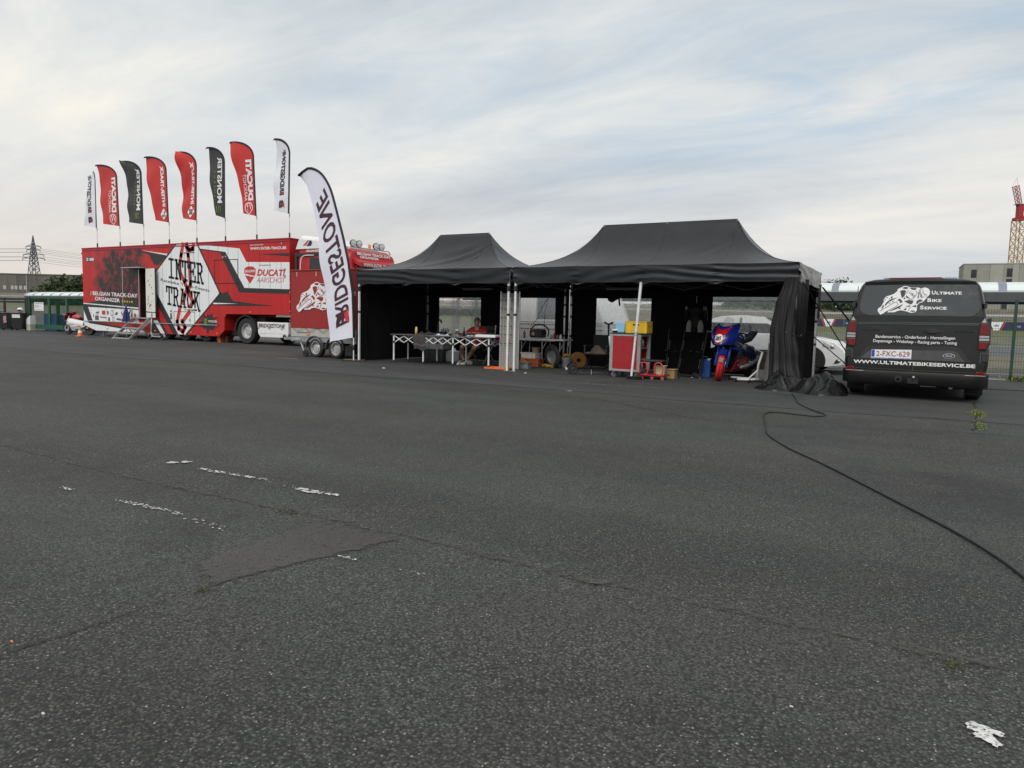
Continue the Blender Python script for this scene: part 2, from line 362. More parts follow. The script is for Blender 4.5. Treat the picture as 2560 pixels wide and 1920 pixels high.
_t.links.new(ramp(mth('ADD', _a.outputs['Fac'], mth('MULTIPLY', mth('SUBTRACT', _n.outputs['Fac'], .5, tree=_t), 1.6, tree=_t), tree=_t), [(.2, 0.0), (.9, .85)], _t), _t.nodes['Principled BSDF'].inputs['Alpha'])
struct(po_, 'smooth brownish asphalt repair patch in the foreground')
M_seam = mat('seam_tar', (.010, .010, .010), .7); alpha_noise(M_seam, 9, .38, .55)
M_dust = mat('seam_dust', (.075, .069, .058), .95, var=.3, sc=30); alpha_noise(M_dust, 16, .44, .66)
def seam(name, pts, w, label, z=.007, m=None, seed=3):
    rr = random.Random(seed); P = []
    for (p, q) in zip(pts[:-1], pts[1:]):
        n = max(2, int(((q[0] - p[0]) ** 2 + (q[1] - p[1]) ** 2) ** .5 / .12))
        for k in range(n): f = k / n; P.append((p[0] + (q[0] - p[0]) * f + rr.uniform(-.02, .02), p[1] + (q[1] - p[1]) * f + rr.uniform(-.02, .02)))
    b = MB(); prev = None
    for i in range(len(P) - 1):
        dx, dy = P[i + 1][0] - P[i][0], P[i + 1][1] - P[i][1]; l = sqrt(dx * dx + dy * dy) or 1; ww = w * rr.uniform(.25, 1.0); nx, ny = -dy / l * ww / 2, dx / l * ww / 2
        a, c = (P[i + 1][0] + nx, P[i + 1][1] + ny, z), (P[i + 1][0] - nx, P[i + 1][1] - ny, z)
        if prev: b.poly([prev[0], prev[1], c, a])
        prev = (a, c)
    o = b.build(name, m or M_seam); return struct(o, label)
def chips(name, segs, label, seed=5, z=.009):
    rr = random.Random(seed); b = MB()
    for (x0, y0, x1, y1, w, n, s0, s1) in segs:
        for k in range(n):
            f = rr.random(); cx_, cy_ = x0 + (x1 - x0) * f + rr.uniform(-w, w), y0 + (y1 - y0) * f + rr.uniform(-w, w); r = rr.uniform(s0, s1) * .75; m_ = 7; a0 = rr.random() * 6; st = rr.uniform(1, 2.2)
            b.poly([(cx_ + r * st * rr.uniform(.6, 1.1) * cos(a0 + 2 * pi * i / m_), cy_ + r * rr.uniform(.6, 1.1) * sin(a0 + 2 * pi * i / m_), z + k * 2e-6) for i in range(m_)])
    return struct(b.build(name, M_chip), label)

seam('asphalt_seam', [(1.2, -11.01), (2.7, -11.15), (4.1, -11.19), (5.22, -11.17), (5.9, -11.18), (6.5, -11.23), (7.3, -11.26), (8.6, -11.24)], .075, 'long dusty seam crossing the foreground asphalt', m=M_dust, seed=1)
seam('asphalt_seam', [(5.55, -14.2), (5.56, -12.9), (5.58, -12.27)], .012, 'short cracked seam running from the patch towards the camera', seed=2)
seam('asphalt_seam', [(-6, -3.1), (0, -3.4), (4, -4.2), (5.6, -5.3), (6.6, -5.4), (7.5, -4.9), (8.7, -4.5), (12, -4.6)], .03, 'tarred seam across the middle of the lot', seed=3)
seam('asphalt_seam', [(-26, -3.4), (-15.8, -3.1), (-11.9, -2.4), (-6.6, -2.9), (-3.9, -2.5)], .07, 'dark tar seam in front of the red trailer', seed=4)
seam('asphalt_seam', [(-1.25, -3.5), (-1.28, -2.5), (-1.48, -1.5), (-1.53, -.05)], .02, 'crack leading to the tent corner', seed=6)
seam('asphalt_seam', [(8.66, -4.4), (8.72, -3.6), (8.8, -2.0), (8.84, -.2)], .05, 'cracked seam with weeds behind the dark van', seed=8)
chips('paint_line', [(3.16, -10.72, 3.24, -10.60, .02, 14, .012, .03), (3.5, -10.735, 4.2, -10.70, .022, 70, .006, .017), (4.1, -10.73, 4.55, -10.75, .02, 12, .004, .008), (4.6, -10.77, 4.78, -10.765, .03, 26, .010, .024), (4.82, -10.75, 4.92, -10.745, .02, 14, .010, .018)], 'worn white parking line, farther one, left foreground', 5)
chips('paint_line', [(3.3, -11.61, 3.48, -11.61, .018, 14, .006, .013), (3.9, -11.60, 4.52, -11.585, .02, 70, .005, .012), (4.6, -11.61, 5.0, -11.65, .03, 22, .004, .010), (5.74, -11.64, 5.9, -11.61, .02, 10, .005, .012), (6.15, -11.62, 6.26, -11.61, .02, 8, .004, .008)], 'worn white parking line, nearer one, left foreground', 9)
mk = [(8.34, -11.734), (8.356, -11.712), (8.394, -11.73), (8.433, -11.743), (8.428, -11.768), (8.40, -11.765), (8.412, -11.79), (8.425, -11.819), (8.409, -11.836), (8.385, -11.815), (8.361, -11.81), (8.352, -11.79), (8.372, -11.775), (8.345, -11.766)]
struct(MB().poly([(x, y, .009) for x, y, z in jit(mk, .004, 4, 4)]).build('paint_mark', M_mark), 'worn white paint mark in the near right corner')
chips('paint_line', [(2.04, -1.83, 4.0, -1.63, .02, 90, .006, .016), (3.0, -3.32, 3.08, -3.31, .03, 10, .012, .03)], 'faint white line in front of the long tent', 12)
chips('paint_line', [(-6.9, -.55, -6.2, -.5, .02, 60, .012, .03)], 'short white line beside the small trailer wheels', 13)
M_litter = mat('pale_litter', (.6, .58, .52), .8)
rr = random.Random(21)
for i, (x, y, s_, lb) in enumerate([(-2.45, -1.5, .05, 'white paper scrap in front of the scissor table'), (5.47, -12.94, .009, 'orange cigarette butt near the left edge'), (7.88, -11.92, .008, 'pale pebble in the right foreground'), (.55, -.35, .035, 'white scrap in front of the tent posts'), (6.04, -13.13, .008, 'pale stone chip in the near left foreground')]):
    bb_ = MB(); n_ = 7; bb_.loft([[(x + s_ * rr.uniform(.6, 1.2) * cos(2 * pi * k / n_), y + .5 * s_ * rr.uniform(.6, 1.2) * sin(2 * pi * k / n_), .008) for k in range(n_)], [(x + .7 * s_ * cos(2 * pi * k / n_), y + .35 * s_ * sin(2 * pi * k / n_), .008 + s_ * .35) for k in range(n_)]])
    tag(bb_.build('litter_scrap', M_orange if i == 1 else M_litter), lb, 'litter', 'scraps lying on the asphalt')
# loose grit on the near asphalt
b = MB(); rr = random.Random(4)
for k in range(2600):
    d = 1.6 + 9 * rr.random() ** 1.7; a = rr.uniform(-.68, .68); f = _fw * 1.0; f = Vector((f.x, f.y)).normalized(); r_ = Vector((f.y, -f.x)); q = Vector((CAM_P.x, CAM_P.y)) + f * d + r_ * d * math.tan(a)
    r = rr.uniform(.0015, .0045); vs_ = [(q.x + r * rr.uniform(.7, 1.3) * cos(t), q.y + r * rr.uniform(.7, 1.3) * sin(t), .001) for t in (0, 1.3, 2.6, 3.9, 5.1)]
    k0 = len(b.v); b.v += vs_ + [(q.x, q.y, r * 1.1)]; b.f += [(k0 + i, k0 + (i + 1) % 5, k0 + 5) for i in range(5)]
g_ = stuff(b.build('loose_grit', mat('grit_stone', (.25, .24, .22), .9, var=.4, sc=300))); tag(g_, 'small loose grit scattered over the near asphalt', 'grit')
M_weed = mat('weed_leaf', (.15, .18, .035), .7, var=.4, sc=30); M_moss = mat('moss', (.060, .065, .025), .95, var=.4, sc=60)
def weed(x, y, n, h, sp, label, m=None, seed=1, sy=None):
    rr = random.Random(seed); b = MB()
    for k in range(n):
        ax, ay = x + rr.gauss(0, sp), y + rr.gauss(0, sy or sp); a = rr.random() * 6.28; l = h * rr.uniform(.4, 1.0); w = .006 + .10 * h * rr.random(); t = rr.uniform(.2, .9)
        p0 = Vector((ax, ay, .004)); p1 = p0 + Vector((cos(a) * l * t * .5, sin(a) * l * t * .5, l * .7)); p2 = p0 + Vector((cos(a) * l * t * 1.1, sin(a) * l * t * 1.1, l * .75)); s_ = Vector((-sin(a), cos(a), 0)) * w
        b.add([p0 - s_ * .4, p0 + s_ * .4, p1 + s_, p1 - s_, p2], [(0, 1, 2, 3), (3, 2, 4)])
    return tag(stuff(b.build('weed', m or M_weed)), label, 'weed', 'weeds in the asphalt cracks')
weed(8.80, -2.2, 260, .032, .05, 'leafy yellow green weed strip behind the van, larger one', seed=2, sy=.22)
weed(8.76, -3.6, 140, .02, .035, 'small weed strip in the crack nearer to the camera', seed=3, sy=.25)
weed(8.31, -11.32, 40, .008, .022, 'low moss tuft in the right foreground', M_moss, 4)
weed(4.92, -11.21, 40, .008, .03, 'moss tuft on the seam left of the patch', M_moss, 5)
weed(5.60, -12.27, 40, .007, .02, 'moss tuft at the near corner of the patch', M_moss, 6)
weed(5.0, -11.21, 26, .008, .02, 'small moss tuft just beside the patch seam', M_moss, 7)
weed(9.95, 6.3, 90, .16, .12, 'bushy weed at the foot of the green fence post', None, 8)
# black cable snaking from the tent to the right edge
def spline(pts, n=8):
    P = [Vector(p) for p in pts]; P = [P[0] * 2 - P[1]] + P + [P[-1] * 2 - P[-2]]; out = []
    for i in range(1, len(P) - 2):
        for k in range(n):
            t = k / n; a, b_, c, d = P[i - 1:i + 3]; out.append(.5 * ((2 * b_) + (c - a) * t + (2 * a - 5 * b_ + 4 * c - d) * t * t + (3 * b_ - a - 3 * c + d) * t ** 3))
    out.append(P[-2]); return out
M_cable = mat('cable_rubber', (.012, .012, .013), .55)
cb = [(6.17, -1.07), (6.35, -1.9), (6.51, -2.66), (6.845, -3.51), (7.026, -3.855), (6.929, -4.154), (6.449, -4.05), (6.339, -4.3), (6.45, -4.9), (6.60, -5.6), (6.754, -6.243), (7.084, -6.99), (7.512, -7.73), (8.07, -8.80), (8.364, -9.375), (8.564, -9.87), (8.75, -10.5), (9.1, -11.3)]
tag(MB().tube(spline([(x, y, .012) for x, y in cb], 8), .0085, 6).build('power_cable', M_cable, smooth=True), 'long black power cable snaking across the asphalt', 'cable')
tag(MB().tube(spline([(8.4, 2.3, .02), (9.2, 2.9, .012), (10.2, 3.0, .012), (13, 3.2, .012)], 6), .014, 6).build('hose', M_cable, smooth=True), 'thin black hose on the ground right of the van', 'hose')
# ================================================================ pop-up tents
M_tent = mat('black_tent_fabric', (.0095, .0110, .0150), .42, var=.25, sc=2.2, bump=.06, bsc=900, spec=.42, sheen=.12)
M_tentin = mat('black_wall_fabric', (.0065, .0065, .007), .8, var=.2, sc=2, bump=.08, bsc=700, spec=.2)
M_tentgrey = mat('dusty_tent_fabric', (.013, .013, .014), .5, var=.3, sc=4, bump=.1, bsc=800, spec=.35)
M_valgrey = mat('sky_sheen_tent_fabric', (.055, .055, .055), .5, var=.2, sc=4, sheen=.3)  # paler grey paints the sky sheen on the long tent's right valance
M_truss = mat('dull_truss_steel', (.13, .13, .135), .5, .5)
def vinyl(name):
    m = bpy.data.materials.new(name); m.use_nodes = True; t = m.node_tree; t.nodes.clear(); lk = t.links.new
    o = t.nodes.new('ShaderNodeOutputMaterial'); tcn = t.nodes.new('ShaderNodeTexCoord')
    mp = t.nodes.new('ShaderNodeMapping'); mp.inputs['Scale'].default_value = (9, 9, 4); mp.inputs['Rotation'].default_value = (0, .5, 0); lk(tcn.outputs['Object'], mp.inputs[0])
    n = t.nodes.new('ShaderNodeTexNoise'); n.inputs['Scale'].default_value = 1.6; n.inputs['Detail'].default_value = 6; n.inputs['Distortion'].default_value = 1.2; lk(mp.outputs[0], n.inputs['Vector'])
    b = t.nodes.new('ShaderNodeBump'); b.inputs['Strength'].default_value = .4; b.inputs['Distance'].default_value = .05; lk(n.outputs['Fac'], b.inputs['Height'])
    rf = t.nodes.new('ShaderNodeBsdfRefraction'); rf.inputs['IOR'].default_value = 1.04; rf.inputs['Roughness'].default_value = .04; rf.inputs['Color'].default_value = (1, 1, 1, 1); lk(b.outputs[0], rf.inputs['Normal'])
    tr = t.nodes.new('ShaderNodeBsdfTransparent'); tr.inputs[0].default_value = (1, 1, 1, 1)
    tl = t.nodes.new('ShaderNodeBsdfTranslucent'); tl.inputs[0].default_value = (.72, .75, .75, 1)
    gl = t.nodes.new('ShaderNodeBsdfGlossy'); gl.inputs['Roughness'].default_value = .2; gl.inputs[0].default_value = (.8, .8, .8, 1); lk(b.outputs[0], gl.inputs['Normal'])
    m1 = t.nodes.new('ShaderNodeMixShader'); m1.inputs[0].default_value = .45; lk(rf.outputs[0], m1.inputs[1]); lk(tr.outputs[0], m1.inputs[2])
    m2 = t.nodes.new('ShaderNodeMixShader'); lk(ramp(n.outputs['Fac'], [(.3, .06), (.7, .30)], t), m2.inputs[0]); lk(m1.outputs[0], m2.inputs[1]); lk(tl.outputs[0], m2.inputs[2])
    m3 = t.nodes.new('ShaderNodeMixShader'); m3.inputs[0].default_value = .05; lk(m2.outputs[0], m3.inputs[1]); lk(gl.outputs[0], m3.inputs[2]); lk(m3.outputs[0], o.inputs[0])
    MATS[name] = m; return m
M_vinyl = vinyl('clear_vinyl')
EZ = 2.33
def hsh(i): x = sin(i * 127.1) * 43758.5453; return x - math.floor(x)
def wob(x, k, s): return sum(sin(x * k * f + s * (1.7 + f)) / f for f in (1, 1.9, 3.3, 5.1)) / 2
def make_tent(name, label, x0, x1, rz0, seed, bays):
    D = 3.0; t = thing(name, label, 'tent', (x0, 0, 0)); Wd = x1 - x0
    def hz(x, y):
        tt = min(x, Wd - x, y, D - y) / 1.5; tt = max(0.0, min(1.0, tt)); g = .34 * tt + .66 * tt ** 3.6
        # corners of the four slopes rounded by the cloth
        z = EZ + (rz0 - EZ) * g
        dx = max(1.5 - x, 0, x - (Wd - 1.5)); 
        px = x / (Wd / bays); sag = abs(sin(pi * px)); z -= .022 * sag * max(0, 1 - min(y, D - y) / .5) + .0
        py = y / 1.5; z -= .02 * abs(sin(pi * py)) * max(0, 1 - min(x, Wd - x) / .5)
        if y < 1.5:   # folds fanning out from the ridge ends across the front slope
            for (ex, sg, amp) in ((Wd - 1.5, -1, .055 if bays < 4 else .012), (1.5, 1, .006), (Wd / 2, -1, .004 if bays > 3 else 0)):
                vx, vy = (x - ex) * sg, 1.5 - y
                if vx > -.4:
                    ph = atan2(vy, vx + .4); rr_ = sqrt(vx * vx + vy * vy)
                    env = math.exp(-((ph - .62) / .33) ** 2) * min(1, rr_ / .7) * max(0, 1 - rr_ / 2.6)
                    z += amp * env * sin(ph * 21 + rr_ * 1.6 + seed)
        z += .006 * wob(x, 2.1, seed) * tt * (1 - tt) * 4 + .005 * wob(y, 3.0, seed + 2) * tt * (1 - tt) * 4
        return z
    nx, ny = int(Wd * 20), 64
    MB().sheet(lambda u, v: (Wd * u, D * v, hz(Wd * u, D * v)), nx, ny).build('roof_canopy', M_tent, t, smooth=True)
    for (xa, ya, xb, yb) in [(0, 0, 1.5, 1.5), (Wd, 0, Wd - 1.5, 1.5), (0, D, 1.5, 1.5), (Wd, D, Wd - 1.5, 1.5), (1.5, 1.5, Wd - 1.5, 1.5)] + [(Wd * k / bays, .0, Wd * k / bays, 1.5) for k in range(1, bays)]:
        MB().tube([(xa + (xb - xa) * k / 14, ya + (yb - ya) * k / 14, hz(xa + (xb - xa) * k / 14, ya + (yb - ya) * k / 14) - .001) for k in range(15)], .005, 5).build('roof_seam', M_tent, t, smooth=True)
    # valances: hanging skirts with horizontal pull folds
    def val(u, v, L_, sd):
        s = u * L_; z = EZ - .335 * v; f = sin(pi * v)
        px = s / (L_ / max(1, round(L_ / 1.5))); near = abs((px % 1) - .5) * 2
        d = .019 * f * sin(10 * v + 3.4 * sin(s * 1.3 + sd) + 2.6 * wob(s, 1.1, sd) + 5 * v * sin(s * .8 + sd)) * (.2 + .5 * (.5 + .5 * wob(s, .7, sd + 9)) + .7 * near ** 6) + .012 * wob(s, 1.1, sd) * v
        d += .006 * math.exp(-((near - 1) / .14) ** 2) * sin(19 * v + 3 * near + s)
        zz_ = z + .018 * v * abs(sin(pi * px)) * -1 + .008 * wob(s, 2.3, sd + 4) * v - .012 * (1 - v) * abs(sin(pi * px)) + .004 * (1 - v)
        return s, d, zz_
    n1_ = int(Wd * 26)
    MB().sheet(lambda u, v: (val(u, v, Wd, seed)[0], -.012 - val(u, v, Wd, seed)[1], val(u, v, Wd, seed)[2]), n1_, 16).build('front_valance', M_tent, t, smooth=True)
    MB().sheet(lambda u, v: (val(u, v, Wd, seed + 3)[0], D + .012 + val(u, v, Wd, seed + 3)[1], val(u, v, Wd, seed + 3)[2]), n1_ // 2, 10).build('rear_valance', M_tent, t, smooth=True)
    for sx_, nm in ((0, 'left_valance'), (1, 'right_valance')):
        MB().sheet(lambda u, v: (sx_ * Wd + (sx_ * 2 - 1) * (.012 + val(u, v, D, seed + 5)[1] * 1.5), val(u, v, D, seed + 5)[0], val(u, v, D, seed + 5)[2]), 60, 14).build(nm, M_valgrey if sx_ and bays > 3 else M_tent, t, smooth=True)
    # frame: corner legs with sliding bracket and foot
    for (lx, ly) in ((.04, .04), (Wd - .04, .04), (.04, D - .04), (Wd - .04, D - .04)):
        lg = MB().bar((lx, ly, .01), (lx, ly, 2.26), .048, .048, up=(0, 1, 0)).build('leg', M_whitepole if ly < 1 else M_alu, t, bevel=.006)
        MB().bar((lx, ly, 0), (lx, ly, .012), .12, .12, up=(0, 1, 0)).build('foot_plate', M_steel, lg)
        MB().bar((lx, ly, 1.80), (lx, ly, 1.92), .068, .068, up=(0, 1, 0)).build('slide_bracket', M_plast, lg, bevel=.004)
        for zz_ in (.75, 1.25, 1.55) if ly > 1 else (1.25,):
            MB().bar((lx, ly, zz_), (lx, ly, zz_ + .05), .056, .056, up=(0, 1, 0)).build('velcro_strap', M_plast, lg)
    # scissor trusses front, rear and both ends
    hi_, lo_ = 2.27, 1.955
    def truss(p, q, n):
        p, q = Vector(p), Vector(q)
        for k in range(n):
            a, c = p.lerp(q, k / n), p.lerp(q, (k + 1) / n)
            for za, zb, off in ((hi_, lo_, .012), (lo_, hi_, -.012)):
                of = Vector((0, off, 0)) if abs((q - p).x) > abs((q - p).y) else Vector((off, 0, 0))
                MB().bar(a + Vector((0, 0, za)) + of, c + Vector((0, 0, zb)) + of, .016, .034).build('truss_bar', M_truss, t)
    truss((.06, .06, 0), (Wd - .06, .06, 0), bays); truss((.06, D - .06, 0), (Wd - .06, D - .06, 0), bays)
    truss((.06, .06, 0), (.06, D - .06, 0), 2); truss((Wd - .06, .06, 0), (Wd - .06, D - .06, 0), 2)
    for k in range(1, bays):
        xk = Wd * k / bays
        if bays < 4 or k != 2:
            for ya in (.06, D - .06): MB().bar((xk, ya, 2.05), (xk, 1.5, 2.42), .016, .034).build('truss_bar', M_truss, t)
        MB().cyl((xk, 1.5, 2.35), (xk, 1.5, rz0 - .02), .02, n=8).build('ridge_post', M_alu, t)
    return t, Wd, D
t1, W1, D1 = make_tent('pop_up_tent', 'shorter black pop-up tent with scissor table and seated person inside', -4.6, -.10, 3.32, 1.0, 3)
t2, W2, D2 = make_tent('pop_up_tent', 'longer black pop-up tent with red tool cart and blue race bike inside', 0.0, 6.0, 3.37, 4.0, 4)
def wall_sheet(t, name, p0, p1, wins, seed, m=M_tentin, z0=.02, z1=2.2, amp=.035):
    p0, p1 = Vector(p0), Vector(p1); L_ = (p1 - p0).length; d = (p1 - p0).normalized(); nrm = Vector((-d.y, d.x, 0)); nu, nv = int(L_ * 20), 44
    # snap window edges onto the sheet grid
    sn = [(round(a / L_ * nu) / nu, round(b_ / L_ * nu) / nu, round((c - z0) / (z1 - z0) * nv) / nv, round((e - z0) / (z1 - z0) * nv) / nv) for a, b_, c, e in wins]
    def near(u, v): 
        for a, b_, c, e in sn:
            if a - .02 < u < b_ + .02 and c - .03 < v < e + .03: return .15
        return 1
    def fn(u, v):
        s = u * L_; k = near(u, v)
        return p0 + d * s + Vector((0, 0, z0 + (z1 - z0) * v)) + nrm * (amp * k * (wob(s, 2.4, seed) * (1 - .5 * v) + .35 * wob(s + v * .7, 6.1, seed + 2)))
    w = MB().sheet(fn, nu, nv, lambda u, v: any(a < u < b_ and c < v < e for a, b_, c, e in sn)).build(name, m, t, smooth=True)
    for i, (a, b_, c, e) in enumerate(sn):
        MB().sheet(lambda u, v: fn(a + (b_ - a) * u, c + (e - c) * v) + nrm * .004 * wob(u * 3 + v, 3, i), 12, 12).build('window_pane', M_vinyl, w, smooth=True)
    return w
wall_sheet(t1, 'left_wall', (.0, .02, 0), (.0, 2.98, 0), [], 3, amp=.06)
wall_sheet(t1, 'rear_wall', (.02, 3.0, 0), (W1 + .06, 3.0, 0), [(.39, 1.84, .62, 1.74), (2.62, 4.14, .62, 1.75)], 5)
wall_sheet(t2, 'rear_wall', (-.03, 3.02, 0), (W2 - .02, 3.0, 0), [(.76, 2.22, .62, 1.77), (3.71, 5.17, .60, 1.78)], 7)
for t, xx in ((t1, 2.2), (t2, 1.75)):
    MB().box(xx - .45, 2.2, 1.93, xx + .45, 2.28, 1.985).build('tube_lamp', mat('lamp_housing', (.35, .36, .36), .5), t, bevel=.008)
# bunched side wall hanging at the right front corner of the long tent
def bunch(name, prof, m, parent, n=64, nz=34, seed=2, fold=.05):
    def fn(u, v):
        z = prof[0][0] + (prof[-1][0] - prof[0][0]) * v
        for (za, ca, ra), (zb, cb_, rb) in zip(prof[:-1], prof[1:]):
            if za >= z >= zb: k = (za - z) / (za - zb); break
        k = k * k * (3 - 2 * k)
        c = Vector(ca).lerp(Vector(cb_), k); r = Vector(ra).lerp(Vector(rb), k); a = 2 * pi * u
        f = 1 + fold * (sin(a * 9 + seed + 1.2 * sin(z * 2.1)) + .7 * sin(a * 17 + z * 1.5) + .5 * sin(a * 5 + z * 3))
        return (c.x + r.x * f * cos(a), c.y + r.y * f * sin(a), z)
    return MB().sheet(fn, n, nz).build(name, m, parent, smooth=True)
bunch('gathered_side_wall', [(2.06, (5.89, .05), (.12, .11)), (1.55, (5.82, .05), (.18, .14)), (1.05, (5.79, .05), (.20, .16)), (.55, (5.83, .05), (.24, .18)), (.10, (5.87, .03), (.29, .23))], M_tentgrey, t2, seed=2, fold=.11)
MB().sheet(lambda u, v: (6.0 + .07 * wob(u * 2.6, 3.2, 1) * (1 - .4 * v) + .03 * sin(u * 31 + v), .08 + 1.15 * u, 2.06 - 2.02 * v), 90, 20).build('drawn_side_wall', M_tentgrey, t2, smooth=True)
MB().sheet(lambda u, v: (6.02 + .03 * wob(u * 2.6, 3.2, 1), 2.62 + .35 * u, 2.06 - .72 * v), 20, 10).build('rear_corner_flap', M_tentgrey, t2, smooth=True)
b = MB().tube(spline([(5.62, -.02, 1.16), (5.85, -.08, 1.05), (6.05, .1, .98), (6.03, .6, 1.02)], 6), .012, 5); b.build('tie_strap', M_plast, t2)
# guy straps from the right corners
for (p, q, w, nm) in (((6.03, .3, 2.0), (7.1, 1.8, .05), .025, 'guy_strap'), ((6.05, 2.95, 2.02), (7.45, 5.0, .05), .05, 'guy_strap'), ((6.03, 1.4, 1.05), (7.0, 3.1, .03), .03, 'guy_strap')):
    MB().bar(p, q, w, .006).build(nm, M_plast, t2)
# mid prop pole with weight plates
pr = thing('prop_pole', 'slanting white prop pole under the middle of the long tent front', 'tent pole', (2.87, -.04, 0))
MB().cyl((0, 0, .03), (.055, .03, .95), .024, n=12).build('lower_tube', M_whitepole, pr); MB().cyl((.055, .03, .93), (.115, .06, 2.02), .030, n=12).build('upper_tube', M_whitepole, pr); MB().cyl((.053, .029, .90), (.057, .031, .97), .036, n=12).build('clamp_collar', M_alu, pr)
wp = thing('weight_plate', 'black round weight plates at the foot of the prop pole', 'weight', (2.92, .0, 0))
for k in range(2): MB().lathe([(.03, .012 + .03 * k), (.155, .012 + .03 * k), (.165, .02 + .03 * k), (.165, .034 + .03 * k), (.03, .038 + .03 * k)], 26).build('plate', M_black, wp, auto=40)
wb_ = MB().box(-5.02, -.02, .005, -4.50, .22, .045).build('ground_board', mat('weathered_wood', (.16, .12, .08), .9, var=.3, stretch=(1, 8, 8)), bevel=.004); tag(wb_, 'weathered wooden board under the left front tent leg', 'board')
# ================================================================ red race trailer, tractor, flags, tarp trailer
def photo_mat():
    m = bpy.data.materials.new('faded_rider_print'); m.use_nodes = True; t = m.node_tree; p = t.nodes['Principled BSDF']; lk = t.links.new
    g = t.nodes.new('ShaderNodeTexCoord').outputs['Object']
    def nz(sc, d, loc):
        mp = t.nodes.new('ShaderNodeMapping'); mp.inputs['Location'].default_value = loc; lk(g, mp.inputs[0]); n = t.nodes.new('ShaderNodeTexNoise'); n.inputs['Scale'].default_value = sc; n.inputs['Detail'].default_value = d; n.inputs['Distortion'].default_value = 1.2; lk(mp.outputs[0], n.inputs['Vector']); return n.outputs['Fac']
    sp = t.nodes.new('ShaderNodeSeparateXYZ'); lk(g, sp.inputs[0])
    dx = mth('DIVIDE', mth('SUBTRACT', sp.outputs[0], 2.95, tree=t), 2.05, tree=t); dz = mth('DIVIDE', mth('SUBTRACT', sp.outputs[2], 2.65, tree=t), 1.35, tree=t)
    r = mth('SQRT', mth('ADD', mth('MULTIPLY', dx, dx, tree=t), mth('MULTIPLY', dz, dz, tree=t), tree=t), tree=t)
    k = mth('ADD', mth('SUBTRACT', 1.42, r, tree=t), mth('MULTIPLY', mth('SUBTRACT', nz(1.1, 5, (3, 0, 1)), .5, tree=t), 1.8, tree=t), tree=t)
    c = mixc(ramp(k, [(.25, 0.0), (.75, 1.0)], t), (.48, .022, .022), mixc(ramp(nz(3.2, 5, (0, 0, 0)), [(.48, 0.0), (.66, 1.0)], t), (.022, .016, .016), (.22, .03, .026), t), t)
    lk(c, p.inputs['Base Color']); p.inputs['Roughness'].default_value = .42; return m
M_trailer = mat('trailer_red', (.48, .022, .022), .36, var=.13, sc=.9, stretch=(3, 1, .4), spec=.3)
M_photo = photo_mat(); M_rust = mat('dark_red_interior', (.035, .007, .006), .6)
M_panelw = mat('panel_white', (.76, .79, .80), .42, var=.07, sc=2, stretch=(9, 1, .25))
M_dkred = mat('roof_edge_red', (.32, .022, .045), .45)
M_under = mat('chassis_black', (.012, .012, .012), .7)
TX, TY = -25.2, 4.78
tr = thing('race_trailer', 'long red and white race team semi-trailer with open side door', 'trailer', (TX, TY, 0))
def P(a, z, e=0.0): return (a - TX, -e, z)
def side(e): return lambda a, z: P(a, z, e)
DP = 2.5
def slab(pts, m, nm): return MB().prism([P(a, z) for a, z in pts], (0, DP, 0)).build(nm, m, tr)
slab([(-25.22, .47), (-24.31, .25), (-21.10, .25), (-21.10, 3.88), (-25.22, 3.88)], M_trailer, 'body_rear')
slab([(-21.10, .25), (-20.40, .25), (-20.40, .88), (-21.10, .88)], M_trailer, 'door_threshold')
slab([(-21.10, 2.95), (-20.40, 2.95), (-20.40, 3.88), (-21.10, 3.88)], M_trailer, 'door_header')
slab([(-20.40, .25), (-16.02, .25), (-15.69, .5), (-15.68, .97), (-15.57, 1.13), (-12.12, 1.15), (-12.12, 3.88), (-20.40, 3.88)], M_trailer, 'body_front')
b = MB().box(-25.25 - TX, -.02, 3.88, -12.09 - TX, DP + .02, 3.93); b.build('roof_rim', M_dkred, tr, bevel=.012)
# doorway room
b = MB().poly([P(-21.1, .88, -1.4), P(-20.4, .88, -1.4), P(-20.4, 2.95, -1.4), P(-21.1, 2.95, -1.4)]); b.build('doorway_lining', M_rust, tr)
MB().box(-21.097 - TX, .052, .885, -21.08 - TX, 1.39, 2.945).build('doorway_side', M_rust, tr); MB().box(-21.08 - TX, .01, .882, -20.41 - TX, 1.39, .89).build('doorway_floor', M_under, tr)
MB().box(-20.98 - TX, .35, 1.50, -20.78 - TX, .42, 1.78).build('wall_box', mat('grey_box', (.35, .36, .38), .5), tr, bevel=.006)
MB().box(-21.1 - TX, -.004, .90, -21.06 - TX, .05, 2.93).build('door_jamb', M_alu, tr); MB().box(-20.44 - TX, -.004, .90, -20.402 - TX, .05, 2.93).build('door_jamb', M_plast, tr)
MB().box(-20.62 - TX, .2, 2.4, -20.5 - TX, .24, 2.62).build('yellow_tag', M_yel, tr)
dl = MB().box(-20.36 - TX, -.17, .90, -19.74 - TX, -.12, 2.93).build('door_leaf', mat('door_inner_white', (.72, .72, .68), .45, var=.05), tr, bevel=.01)
MB().box(-19.735 - TX, -.175, .89, -19.70 - TX, -.115, 2.94).build('door_edge', M_plast, dl)
rr = random.Random(3); b = MB()
for k in range(26):
    a, z = rr.uniform(-20.25, -19.85), (rr.uniform(1.0, 1.95) if k > 4 else rr.uniform(2.0, 2.7)); s_ = rr.uniform(.012, .04); b.poly([P(a + s_ * cos(t) * rr.uniform(.4, 1.2), z + 1.3 * s_ * sin(t) * rr.uniform(.4, 1.2), .1755) for t in (0, 1, 2, 3, 4, 5)])
b.build('sticker_marks', mat('sticker_ink', (.16, .10, .12), .6, var=.8, sc=25), dl)
